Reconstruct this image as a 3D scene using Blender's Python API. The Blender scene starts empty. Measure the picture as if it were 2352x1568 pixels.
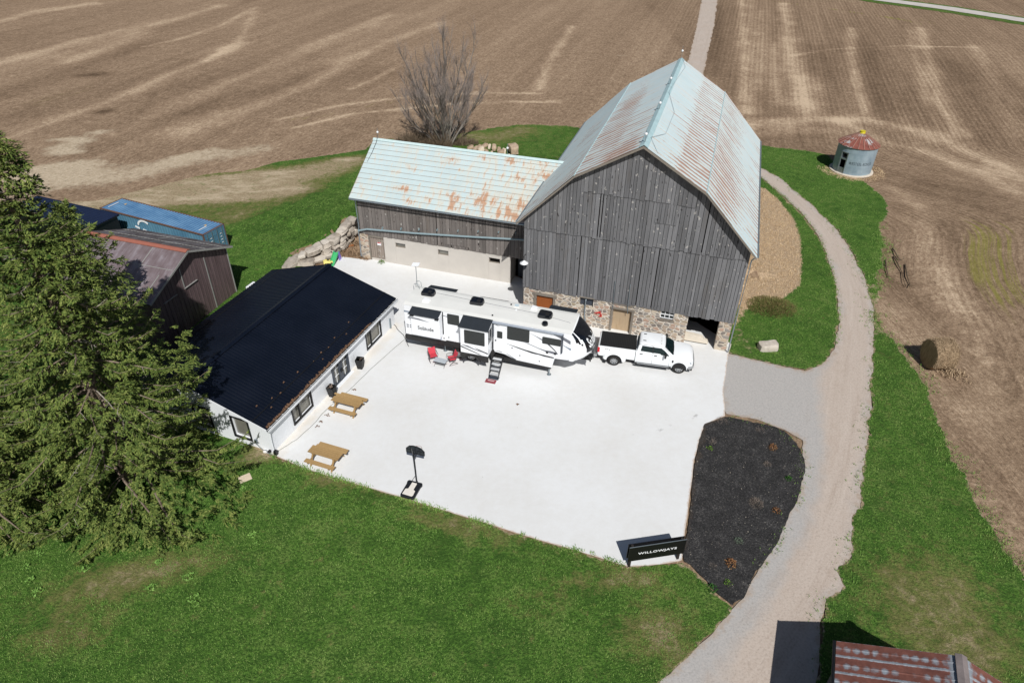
import bpy, bmesh, math, random
import numpy as np
from mathutils import Vector, Matrix
from mathutils.geometry import delaunay_2d_cdt
R_ = math.radians
S = bpy.context.scene
COL = S.collection
rnd = random.Random(7)
rng = np.random.default_rng(11)

# ------------------------------------------------------------------ camera
CAM_H, PITCH, ROLL, FPX = 28.584, 0.62, 0.0186, 1564.6   # drone camera, focal length in pixels of a 2352 px wide frame
_F = Vector((0, math.cos(PITCH), -math.sin(PITCH)))
_D = Vector((0, -math.sin(PITCH), -math.cos(PITCH)))
_X = Vector((1, 0, 0))
cx_ = math.cos(ROLL) * _X - math.sin(ROLL) * _D
cy_ = -(math.sin(ROLL) * _X + math.cos(ROLL) * _D)
cam_d = bpy.data.cameras.new("camera")
cam_d.sensor_width = 36
cam_d.lens = FPX / 2352 * 36
cam_d.clip_start = 0.5
cam_d.clip_end = 6000
cam = bpy.data.objects.new("camera", cam_d)
COL.objects.link(cam)
m = Matrix((cx_, cy_, -_F)).transposed().to_4x4()
m.translation = (0, 0, CAM_H)
cam.matrix_world = m
S.camera = cam

# ------------------------------------------------------------------ light
SUN_EL, SH_AZ = R_(47.3), R_(-11.7)          # shadows fall towards +y, a little to the left
sun_dir = Vector((math.sin(SH_AZ) * math.cos(SUN_EL), math.cos(SH_AZ) * math.cos(SUN_EL), -math.sin(SUN_EL)))
sd = bpy.data.lights.new("sun", 'SUN')
sd.energy = 5.0
sd.angle = R_(0.5)
sd.color = (1.0, 0.98, 0.945)
so = bpy.data.objects.new("sun", sd)
so.rotation_euler = sun_dir.to_track_quat('-Z', 'Y').to_euler()
so.location = (20, -40, 60)
COL.objects.link(so)
W = bpy.data.worlds.new("World")
S.world = W
W.use_nodes = True
nt = W.node_tree
bg = nt.nodes['Background']
sky = nt.nodes.new('ShaderNodeTexSky')
sky.sky_type = 'NISHITA'
sky.sun_disc = False
sky.sun_elevation = SUN_EL
sky.sun_rotation = math.atan2(-sun_dir.x, -sun_dir.y)
nt.links.new(sky.outputs[0], bg.inputs[0])
bg.inputs[1].default_value = 0.05
S.view_settings.view_transform = 'Standard'
S.view_settings.look = 'None'
S.view_settings.exposure = -0.27
S.view_settings.gamma = 1.0
S.render.engine = 'CYCLES'
S.cycles.max_bounces = 6
S.cycles.diffuse_bounces = 3
S.cycles.glossy_bounces = 3
S.cycles.transmission_bounces = 4
S.cycles.transparent_max_bounces = 6

# ------------------------------------------------------------------ helpers
def lin(r, g, b):
    f = lambda c: (c / 255 / 12.92) if c / 255 <= 0.04045 else ((c / 255 + 0.055) / 1.055) ** 2.4
    return (f(r), f(g), f(b), 1.0)

def tag(o, label=None, cat=None, group=None, kind=None):
    if label: o['label'] = label
    if cat: o['category'] = cat
    if group: o['group'] = group
    if kind: o['kind'] = kind
    return o

def thing(name, label, cat, loc=(0, 0, 0), rz=0.0, group=None):
    o = bpy.data.objects.new(name, None)
    o.empty_display_size = 0.3
    o.location = loc
    o.rotation_euler = (0, 0, rz)
    COL.objects.link(o)
    return tag(o, label, cat, group)

def copy_tree(o, parent=None):
    c = o.copy()
    COL.objects.link(c)
    if parent: c.parent = parent
    for ch in list(o.children): copy_tree(ch, c)
    return c

class MB:
    """collects faces for ONE mesh object"""
    def __init__(s): s.v = []; s.f = []; s.m = []; s.uv = {}; s.at = {}; s.cm = 0
    def face(s, pts, uv=None, at=None):
        n = len(s.v); s.v += [tuple(p) for p in pts]; k = len(s.f)
        s.f.append(tuple(range(n, n + len(pts)))); s.m.append(s.cm)
        if uv: s.uv[k] = uv
        if at is not None: s.at[k] = at
    def box(s, x0, x1, y0, y1, z0, z1, at=None, skip=''):
        p = [(x0, y0, z0), (x1, y0, z0), (x1, y1, z0), (x0, y1, z0), (x0, y0, z1), (x1, y0, z1), (x1, y1, z1), (x0, y1, z1)]
        s.hexa(p, at)
    def hexa(s, p, at=None):
        n = len(s.v); s.v += [tuple(q) for q in p]
        for f in ((0, 3, 2, 1), (4, 5, 6, 7), (0, 1, 5, 4), (1, 2, 6, 5), (2, 3, 7, 6), (3, 0, 4, 7)):
            if at is not None: s.at[len(s.f)] = at
            s.f.append(tuple(n + i for i in f)); s.m.append(s.cm)
    def obox(s, c, ax, ay, az, at=None):
        """box round centre c with half-axis vectors"""
        c, ax, ay, az = map(Vector, (c, ax, ay, az))
        s.hexa([c - ax - ay - az, c + ax - ay - az, c + ax + ay - az, c - ax + ay - az, c - ax - ay + az, c + ax - ay + az, c + ax + ay + az, c - ax + ay + az], at)
    def bar(s, a, b, w, h=None, up=(0, 0, 1), at=None):
        a, b = Vector(a), Vector(b); d = b - a
        u = Vector(up); x = d.cross(u)
        if x.length < 1e-5: x = d.cross(Vector((1, 0, 0)))
        x.normalize(); y = x.cross(d).normalized()
        s.obox((a + b) / 2, d / 2, x * w / 2, y * (h or w) / 2, at)
    def prism(s, poly, off, at=None):
        """planar polygon (3d pts) extruded by vector off"""
        off = Vector(off); a = [Vector(p) for p in poly]; b = [p + off for p in a]
        s.face(a, at=at); s.face(b[::-1], at=at)
        for i in range(len(a)):
            j = (i + 1) % len(a); s.face([a[j], a[i], b[i], b[j]], at=at)
    def tube(s, pts, r, n=8, caps=True, at=None):
        pts = [Vector(p) for p in pts]; k = len(pts)
        rr = r if isinstance(r, (list, tuple)) else [r] * k
        n0 = len(s.v); ref = Vector((0, 0, 1))
        for i, p in enumerate(pts):
            d = (pts[min(i + 1, k - 1)] - pts[max(i - 1, 0)]).normalized()
            x = d.cross(ref)
            if x.length < 0.05: x = d.cross(Vector((1, 0, 0)))
            x.normalize(); y = d.cross(x)
            for j in range(n):
                a = 2 * math.pi * j / n
                s.v.append(tuple(p + (x * math.cos(a) + y * math.sin(a)) * rr[i]))
        for i in range(k - 1):
            for j in range(n):
                a, b = n0 + i * n + j, n0 + i * n + (j + 1) % n
                if at is not None: s.at[len(s.f)] = at
                s.f.append((a, b, b + n, a + n)); s.m.append(s.cm)
        if caps:
            s.f.append(tuple(n0 + j for j in range(n))[::-1]); s.m.append(s.cm)
            s.f.append(tuple(n0 + (k - 1) * n + j for j in range(n))); s.m.append(s.cm)
    def lathe(s, prof, n=24, c=(0, 0, 0), axis='z', cap=True):
        """prof: (radius, height) list, revolved"""
        n0 = len(s.v); c = Vector(c)
        for r, h in prof:
            for j in range(n):
                a = 2 * math.pi * j / n; p = (r * math.cos(a), r * math.sin(a), h)
                if axis == 'y': p = (p[0], h, p[1])
                if axis == 'x': p = (h, p[0], p[1])
                s.v.append(tuple(c + Vector(p)))
        for i in range(len(prof) - 1):
            for j in range(n):
                a, b = n0 + i * n + j, n0 + i * n + (j + 1) % n
                s.f.append((a, b, b + n, a + n)); s.m.append(s.cm)
        for i in (0, len(prof) - 1):
            if cap and prof[i][0] > 1e-4:
                s.f.append(tuple(n0 + i * n + j for j in range(n))); s.m.append(s.cm)
    def loft(s, rings, close=True, cap=True):
        n0 = len(s.v); n = len(rings[0])
        for r in rings: s.v += [tuple(p) for p in r]
        for i in range(len(rings) - 1):
            for j in range(n if close else n - 1):
                a, b = n0 + i * n + j, n0 + i * n + (j + 1) % n
                s.f.append((a, b, b + n, a + n)); s.m.append(s.cm)
        if cap:
            s.f.append(tuple(n0 + j for j in range(n))[::-1]); s.m.append(s.cm)
            k = n0 + (len(rings) - 1) * n
            s.f.append(tuple(k + j for j in range(n))); s.m.append(s.cm)
    def pieces(s):
        n = len(s.v); par = list(range(n))
        def f(i):
            while par[i] != i: par[i] = par[par[i]]; i = par[i]
            return i
        for q in s.f:
            a = f(q[0])
            for i in q[1:]: par[f(i)] = a
        grp = {}
        for k, q in enumerate(s.f): grp.setdefault(f(q[0]), []).append(k)
        if len(grp) < 2 or len(grp) > 60: return None
        boxes = []
        for ks in grp.values():
            p = np.array([s.v[i] for k in ks for i in s.f[k]]); boxes.append([p.min(0) - .03, p.max(0) + .03, ks])
        ch = True
        while ch:
            ch = False; out = []
            for b in boxes:
                for o in out:
                    if np.all(b[0] <= o[1]) and np.all(o[0] <= b[1]):
                        o[0] = np.minimum(o[0], b[0]); o[1] = np.maximum(o[1], b[1]); o[2] = o[2] + b[2]; ch = True; break
                else: out.append(b)
            boxes = out
        return [b[2] for b in boxes] if len(boxes) > 1 else None
    KEEP = {'lap_seam', 'course_seam', 'needle_litter', 'bin_wall', 'roof_rib', 'front_siding', 'side_siding', 'siding', 'glazing_bar', 'window_frame', 'door_marking', 'bed_cover_rib', 'stone_wall'}
    def build(s, name, mats, parent=None, smooth=False, bevel=0.0, segs=2, fix=True, autos=None, split=True):
        if split and parent is not None and name not in MB.KEEP:
            pcs = s.pieces()
            if pcs and len(pcs) <= 30 :
                res = None
                for ks in sorted(pcs, key=lambda k: -len(k)):
                    m_ = MB(); mp = {}
                    for k in ks:
                        for i in s.f[k]:
                            if i not in mp: mp[i] = len(m_.v); m_.v.append(s.v[i])
                        if k in s.uv: m_.uv[len(m_.f)] = s.uv[k]
                        if k in s.at: m_.at[len(m_.f)] = s.at[k]
                        m_.f.append(tuple(mp[i] for i in s.f[k])); m_.m.append(s.m[k])
                    o = m_.build(name, mats, parent, smooth, bevel, segs, fix, autos, False); res = res or o
                return res
        me = bpy.data.meshes.new(name)
        me.from_pydata(s.v, [], s.f)
        if not isinstance(mats, (list, tuple)): mats = [mats]
        for q in mats: me.materials.append(q)
        me.polygons.foreach_set('material_index', s.m)
        if s.uv:
            l = me.uv_layers.new(name='UVMap')
            for k, uv in s.uv.items():
                for li, c in zip(me.polygons[k].loop_indices, uv): l.data[li].uv = c
        if s.at:
            a = me.attributes.new('tone', 'FLOAT', 'FACE')
            vals = np.full(len(s.f), 0.5, np.float32)
            for k, t in s.at.items(): vals[k] = t
            a.data.foreach_set('value', vals)
        if fix:
            bm = bmesh.new(); bm.from_mesh(me)
            if smooth or bevel: bmesh.ops.remove_doubles(bm, verts=bm.verts, dist=1e-4)
            bmesh.ops.recalc_face_normals(bm, faces=bm.faces)
            bm.to_mesh(me); bm.free()
        if smooth: me.polygons.foreach_set('use_smooth', [True] * len(me.polygons))
        me.update()
        o = bpy.data.objects.new(name, me)
        COL.objects.link(o)
        if parent is not None: o.parent = parent
        if smooth and autos:
            md = o.modifiers.new('edges', 'EDGE_SPLIT'); md.split_angle = R_(autos)
        if bevel:
            md = o.modifiers.new('bevel', 'BEVEL'); md.width = bevel; md.segments = segs; md.limit_method = 'ANGLE'; md.angle_limit = R_(35)
        return o

# ------------------------------------------------------------------ material helpers
class NT:
    def __init__(s, name):
        s.mat = bpy.data.materials.new(name); s.mat.use_nodes = True
        s.t = s.mat.node_tree; s.b = s.t.nodes['Principled BSDF']
    def n(s, typ, **kw):
        q = s.t.nodes.new(typ)
        for k, v in kw.items(): setattr(q, k, v)
        return q
    def link(s, a, b): s.t.links.new(a, b)
    def val(s, x, sock):
        if hasattr(x, 'is_output'): s.link(x, sock)
        else: sock.default_value = x
    def coord(s, which='Object'): return s.n('ShaderNodeTexCoord').outputs[which]
    def mapping(s, vec, scale=(1, 1, 1), rot=(0, 0, 0), loc=(0, 0, 0)):
        q = s.n('ShaderNodeMapping'); s.link(vec, q.inputs[0])
        q.inputs['Scale'].default_value = scale; q.inputs['Rotation'].default_value = rot; q.inputs['Location'].default_value = loc
        return q.outputs[0]
    def noise(s, vec, scale, detail=3.0, rough=0.55, dist=0.0):
        q = s.n('ShaderNodeTexNoise'); s.link(vec, q.inputs['Vector'])
        q.inputs['Scale'].default_value = scale; q.inputs['Detail'].default_value = detail
        q.inputs['Roughness'].default_value = rough; q.inputs['Distortion'].default_value = dist
        return q.outputs['Fac']
    def voro(s, vec, scale, feature='F1', out='Distance', rand=1.0):
        q = s.n('ShaderNodeTexVoronoi', feature=feature); s.link(vec, q.inputs['Vector'])
        q.inputs['Scale'].default_value = scale; q.inputs['Randomness'].default_value = rand
        return q.outputs[out]
    def ramp(s, fac, stops, interp='LINEAR'):
        q = s.n('ShaderNodeValToRGB'); s.link(fac, q.inputs[0]); cr = q.color_ramp; cr.interpolation = interp
        while len(cr.elements) < len(stops): cr.elements.new(0.5)
        for e, (p, c) in zip(cr.elements, stops):
            e.position = p; e.color = c if len(c) == 4 else (*c, 1)
        return q.outputs[0]
    def step(s, fac, lo, hi):
        q = s.n('ShaderNodeMapRange', interpolation_type='SMOOTHSTEP'); s.val(fac, q.inputs[0])
        s.val(lo, q.inputs[1]); s.val(hi, q.inputs[2]); return q.outputs[0]
    def math(s, op, a, b=0.0):
        q = s.n('ShaderNodeMath', operation=op); s.val(a, q.inputs[0]); s.val(b, q.inputs[1]); return q.outputs[0]
    def mix(s, fac, a, b, mode='MIX'):
        q = s.n('ShaderNodeMix', data_type='RGBA', blend_type=mode)
        s.val(fac, q.inputs[0]); s.val(a, q.inputs[6]); s.val(b, q.inputs[7]); return q.outputs[2]
    def attr(s, name, out='Fac'): return s.n('ShaderNodeAttribute', attribute_name=name).outputs[out]
    def bump(s, h, strength, dist):
        q = s.n('ShaderNodeBump'); s.link(h, q.inputs['Height']); q.inputs['Strength'].default_value = strength
        q.inputs['Distance'].default_value = dist; s.link(q.outputs[0], s.b.inputs['Normal'])
    def done(s, col=None, rough=0.7, metal=0.0, spec=0.5):
        if col is not None: s.val(col, s.b.inputs['Base Color'])
        s.val(rough, s.b.inputs['Roughness']); s.b.inputs['Metallic'].default_value = metal
        s.b.inputs['Specular IOR Level'].default_value = spec
        return s.mat

def sc(c, k): return (c[0] * k, c[1] * k, c[2] * k, 1)

def plain(name, c, rough=0.5, var=0.12, scale=4.0, metal=0.0, spec=0.5, bump=0.0, bs=30.0):
    """one colour with a little uneven wear"""
    t = NT(name); co = t.coord()
    n = t.noise(co, scale, 4, 0.6)
    col = t.ramp(n, [(0.25, sc(c, 1 - var)), (0.75, sc(c, 1 + var))])
    if bump: t.bump(t.noise(co, bs, 3), bump, 0.02)
    return t.done(col, rough, metal, spec)

def wall_holes(mb, u0, u1, z0, z1, v0, v1, holes):
    """wall slab between v0 and v1 with rectangular openings (ua,ub,za,zb)"""
    us = sorted({u0, u1, *[h[0] for h in holes], *[h[1] for h in holes]})
    zs = sorted({z0, z1, *[h[2] for h in holes], *[h[3] for h in holes]})
    us = [u for u in us if u0 <= u <= u1]; zs = [z for z in zs if z0 <= z <= z1]
    for a, b in zip(us, us[1:]):
        run = None
        for c, d in zip(zs, zs[1:]):
            mu, mz = (a + b) / 2, (c + d) / 2
            if any(h[0] < mu < h[1] and h[2] < mz < h[3] for h in holes):
                if run: mb.box(a, b, v0, v1, run[0], run[1]); run = None
            else: run = (run[0], d) if run else (c, d)
        if run: mb.box(a, b, v0, v1, run[0], run[1])

def letters(text, parent, mat, origin, xdir, ydir, width=None, height=None, depth=0.006, name='lettering', bold=0.0, shear=0.0, spacing=1.0, wrap=None):
    """writing as real raised letters; origin is the middle of the line"""
    cu = bpy.data.curves.new(name, 'FONT'); cu.body = text; cu.size = 1.0; cu.extrude = depth / 2
    cu.offset = bold; cu.shear = shear; cu.space_character = spacing; cu.align_x = 'CENTER'; cu.align_y = 'CENTER'; cu.resolution_u = 3
    tmp = bpy.data.objects.new(name, cu); COL.objects.link(tmp)
    bpy.context.view_layer.update()
    me = bpy.data.meshes.new_from_object(tmp.evaluated_get(bpy.context.evaluated_depsgraph_get()))
    bpy.data.objects.remove(tmp); bpy.data.curves.remove(cu)
    co = np.array([v.co for v in me.vertices])
    lo, hi = co.min(0), co.max(0); c = (lo + hi) / 2
    sx = width / (hi[0] - lo[0]) if width else 1
    sy = height / (hi[1] - lo[1]) if height else sx
    X, Y = Vector(xdir).normalized(), Vector(ydir).normalized(); Z = X.cross(Y)
    for v in me.vertices:
        a, b, d = (v.co.x - c[0]) * sx, (v.co.y - c[1]) * sy, v.co.z
        if wrap: v.co = wrap(a, b, d)
        else: v.co = Vector(origin) + X * a + Y * b + Z * d
    me.materials.clear(); me.materials.append(mat); me.name = name
    o = bpy.data.objects.new(name, me); COL.objects.link(o); o.parent = parent
    return o

# ------------------------------------------------------------------ plan of the place
def frame(x, y, a):
    c, s_ = math.cos(a), math.sin(a)
    return lambda u, v: (x + u * c - v * s_, y + u * s_ + v * c)
BARN = (0.1804, 43.2725, -0.2864)
HOUSE = (-13.722, 28.117, 1.2176)
RVF = (-7.39, 38.81, -0.2774)

def plan(px, py, z=0.0):
    """point of the survey photo -> place on level z"""
    du, dv = px - 1176, py - 784
    c, s_ = math.cos(ROLL), math.sin(ROLL)
    u, v = (c * du + s_ * dv) / FPX, (-s_ * du + c * dv) / FPX
    d = (u, math.cos(PITCH) - v * math.sin(PITCH), -math.sin(PITCH) - v * math.cos(PITCH))
    t = (z - CAM_H) / d[2]
    return np.array([d[0] * t, d[1] * t])

WALL_TOP_PX = [((819, 495.8), 2.0), ((797.1, 510.6), 1.9), ((785.1, 523.7), 1.8), ((775.2, 534.6), 1.7), ((759.9, 545.6), 1.55), ((743.5, 554.3), 1.4), ((724.4, 564.2), 1.2), ((703.1, 574), .95), ((683.4, 578.4), .75), ((667, 598.1), .4)]
WALL_TOP = np.array([[*plan(*p, z), z] for p, z in WALL_TOP_PX])
_b = frame(*BARN)
_ext = np.array([[*_b(7.9, 12.0), 2.0], [*_b(-10, 11.0), 2.0], [*_b(-14.2, 9.2), 2.0]])
_hl = np.vstack([_ext, WALL_TOP, [[WALL_TOP[-1][0] - 4, WALL_TOP[-1][1] - 3, 0.0]]])

def terr(P):
    """ground height: a bank held up behind the dry stone wall, flat elsewhere"""
    P = np.atleast_2d(P).astype(float); best = np.full(len(P), 1e9); zt = np.zeros(len(P)); side = np.zeros(len(P))
    for a, b in zip(_hl, _hl[1:]):
        d = b[:2] - a[:2]; L = d @ d
        t = np.clip(((P - a[:2]) @ d) / L, 0, 1)
        q = a[:2] + t[:, None] * d; r = P - q; ds = np.hypot(r[:, 0], r[:, 1])
        cr = d[0] * r[:, 1] - d[1] * r[:, 0]; k = ds < best
        best[k] = ds[k]; zt[k] = (a[2] + t * (b[2] - a[2]))[k]; side[k] = cr[k]
    h = zt * np.clip(1 - best / 13, 0, 1) ** 2 * (3 - 2 * np.clip(1 - best / 13, 0, 1))
    k = np.clip((best - 0.25) / 0.3, 0, 1)
    return np.where(side < 0, h * k, 0.0)

def G(px, py):
    z = 0.0
    for _ in range(8):
        p = plan(px, py, z); z = float(terr(p)[0])
    return p
def GP(pts): return np.array([G(*p) for p in pts])

def seg_dist(P, poly, closed=False):
    best = np.full(len(P), 1e9)
    q = np.vstack([poly, poly[:1]]) if closed else poly
    for a, b in zip(q, q[1:]):
        d = b - a; t = np.clip(((P - a) @ d) / max(d @ d, 1e-9), 0, 1)
        r = P - (a + t[:, None] * d); best = np.minimum(best, np.hypot(r[:, 0], r[:, 1]))
    return best
def inside(P, poly):
    x, y = P[:, 0], P[:, 1]; c = np.zeros(len(P), bool); j = len(poly) - 1
    for i in range(len(poly)):
        xi, yi = poly[i]; xj, yj = poly[j]
        if yi != yj: c ^= ((yi > y) != (yj > y)) & (x < (xj - xi) * (y - yi) / (yj - yi) + xi)
        j = i
    return c
def sdist(P, poly):
    d = seg_dist(P, poly, True); return np.where(inside(P, poly), d, -d)
def sstep(x, a, b):
    t = np.clip((x - a) / (b - a), 0, 1); return t * t * (3 - 2 * t)
def vnoise(P, s, seed=0):
    """cheap value noise for shapes of patches and edges"""
    r = np.random.default_rng(seed); T = r.random((64, 64)); q = P * s; i = np.floor(q).astype(int); f = q - i; f = f * f * (3 - 2 * f)
    a, b = i[:, 0] % 64, i[:, 1] % 64; a1, b1 = (a + 1) % 64, (b + 1) % 64
    return (T[a, b] * (1 - f[:, 0]) * (1 - f[:, 1]) + T[a1, b] * f[:, 0] * (1 - f[:, 1]) + T[a, b1] * (1 - f[:, 0]) * f[:, 1] + T[a1, b1] * f[:, 0] * f[:, 1])
def fnoise(P, s, seed=0, o=4):
    return sum(vnoise(P, s * 2 ** k, seed + k) * 0.5 ** k for k in range(o)) / (2 - 0.5 ** (o - 1))

def ragged(poly, step=0.35, amp=0.15, seed=0):
    out = []
    for a, b in zip(poly, np.roll(poly, -1, 0)):
        n = max(1, int(np.hypot(*(b - a)) / step))
        for i in range(n): out.append(a + (b - a) * i / n)
    out = np.array(out)
    t = np.roll(out, -1, 0) - np.roll(out, 1, 0); L = np.hypot(t[:, 0], t[:, 1]) + 1e-9
    nrm = np.stack([-t[:, 1] / L, t[:, 0] / L], 1)
    k = (fnoise(out, 0.9, seed, 3) - 0.5) * 2 * amp * 1.5 + (np.random.default_rng(seed).random(len(out)) - 0.5) * amp * 0.7
    return out + nrm * k[:, None]

def sheet(name, poly, zoff, mat, spacing=0.6, step=0.35, amp=0.15, seed=0, attrs=None, kind='structure', base=None):
    """a ground sheet following the terrain, with an uneven edge"""
    edge = ragged(poly, step, amp, seed) if amp > 0 else poly
    lo, hi = edge.min(0), edge.max(0)
    g = np.stack(np.meshgrid(np.arange(lo[0], hi[0], spacing), np.arange(lo[1], hi[1], spacing)), -1).reshape(-1, 2)
    g = g + (np.random.default_rng(seed + 5).random(g.shape) - 0.5) * spacing * 0.3
    d = sdist(g, edge); g = g[d > spacing * 0.35]
    P = np.vstack([edge, g]); n = len(edge)
    vs, _, fs, _, _, _ = delaunay_2d_cdt([Vector(p) for p in P], [(i, (i + 1) % n) for i in range(n)], [], 1, 1e-4)
    V = np.array([(v.x, v.y) for v in vs]); z = terr(V) + zoff
    me = bpy.data.meshes.new(name)
    me.from_pydata([(a, b, c) for (a, b), c in zip(V, z)], [], [tuple(f) for f in fs])
    me.materials.append(mat)
    at = {'edge': sdist(V, edge)}
    if attrs: at.update(attrs(V))
    for k, v in at.items():
        q = me.attributes.new(k, 'FLOAT', 'POINT'); q.data.foreach_set('value', np.asarray(v, np.float32))
    bm = bmesh.new(); bm.from_mesh(me)
    for f in bm.faces:
        if f.normal.z < 0: f.normal_flip()
    bm.to_mesh(me); bm.free()
    o = bpy.data.objects.new(name, me); COL.objects.link(o)
    return tag(o, kind=kind)
# ------------------------------------------------------------------ ground materials
GR_D, GR_M, GR_L = lin(60, 92, 38), lin(99, 139, 57), lin(150, 174, 94)
STRAW, SOIL = lin(208, 182, 152), lin(122, 101, 78)

def grass_material(name):
    t = NT(name); co = t.coord()
    big = t.noise(co, 0.16, 4, 0.6); mid = t.noise(co, 1.1, 5, 0.65); fine = t.noise(co, 7.0, 4, 0.75)
    g = t.ramp(t.math('ADD', t.math('MULTIPLY', big, 0.35), t.math('MULTIPLY', mid, 0.65)), [(0.34, sc(GR_D, .9)), (0.5, GR_M), (0.66, sc(GR_L, 0.9))])
    g = t.mix(t.math('MULTIPLY', t.step(t.noise(co, 0.45, 5, 0.7), 0.5, 0.62), 0.45), g, sc(GR_D, .95))
    g = t.mix(t.step(fine, 0.35, 0.72), sc(GR_D, 0.8), g)
    g = t.mix(t.step(t.noise(co, 16.0, 2, 0.6), 0.6, 0.8), g, GR_L)
    g = t.mix(t.math('MULTIPLY', t.step(t.noise(t.mapping(co, (1, 1, 1), loc=(3, 8, 1)), 1.5, 6, 0.8), 0.58, 0.7), 0.55), g, lin(150, 134, 92))
    g = t.mix(t.math('MULTIPLY', t.step(t.noise(t.mapping(co, (1, 1, 1), loc=(8, 1, 2)), 2.4, 5, 0.8), 0.6, 0.7), 0.6), g, lin(136, 168, 74))
    # worn, thin grass with soil showing, where 'bare' says so
    b = t.math('ADD', t.attr('bare'), t.math('MULTIPLY', t.math('SUBTRACT', t.noise(co, 1.3, 6, 0.8), 0.5), 1.6))
    soil = t.ramp(t.noise(co, 5, 4, 0.7), [(0.3, lin(138, 117, 92)), (0.7, lin(200, 181, 152))])
    thin = t.mix(t.math('MULTIPLY', t.noise(co, 3.5, 5, 0.75), 1.0), g, lin(138, 124, 82))
    g = t.mix(t.step(b, 0.12, 0.5), g, thin)
    g = t.mix(t.math('MULTIPLY', t.step(b, 0.42, 0.9), 0.88), g, soil)
    sand = t.math('ADD', t.attr('bare'), t.math('MULTIPLY', t.math('SUBTRACT', t.noise(t.mapping(co, (1, 2.2, 1), (0, 0, 0.3)), 0.22, 8, 0.75), 0.5), 3.2))
    g = t.mix(t.math('MULTIPLY', t.step(sand, 0.85, 1.35), 0.85), g, t.ramp(fine, [(0.3, lin(188, 168, 140)), (0.7, lin(216, 200, 174))]))
    fleck = t.math('MULTIPLY', t.step(t.noise(t.mapping(co, (1, 2.4, 1), (0, 0, 0.3), (4, 7, 0)), 0.7, 7, 0.8), 0.56, 0.64), t.step(t.attr('bare'), 0.5, 0.8))
    g = t.mix(t.math('MULTIPLY', fleck, 0.75), g, lin(92, 116, 52))
    d = t.math('ADD', t.attr('dry'), t.math('MULTIPLY', t.math('SUBTRACT', t.noise(co, 1.6, 5, 0.7), 0.5), 0.8))
    st = t.ramp(t.noise(t.mapping(co, (6, 3, 1), (0, 0, 0.5)), 1.5, 5, 0.75), [(0.25, sc(lin(130, 108, 74), 0.8)), (0.55, sc(STRAW, 0.85)), (0.8, STRAW)])
    g = t.mix(t.step(d, 0.4, 0.62), g, st)
    e = t.math('ADD', t.attr('edge'), t.math('MULTIPLY', t.math('SUBTRACT', t.noise(co, 2.2, 4, 0.7), 0.5), 1.0))
    g = t.mix(t.step(e, 0.10, -0.08), g, soil)
    t.bump(t.math('ADD', t.math('MULTIPLY', fine, 1.0), t.math('MULTIPLY', t.noise(co, 20, 3, 0.7), 0.5)), 0.9, 0.12)
    return t.done(g, 0.95, spec=0.1)
M_GRASS = grass_material('grass_blades')

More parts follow.
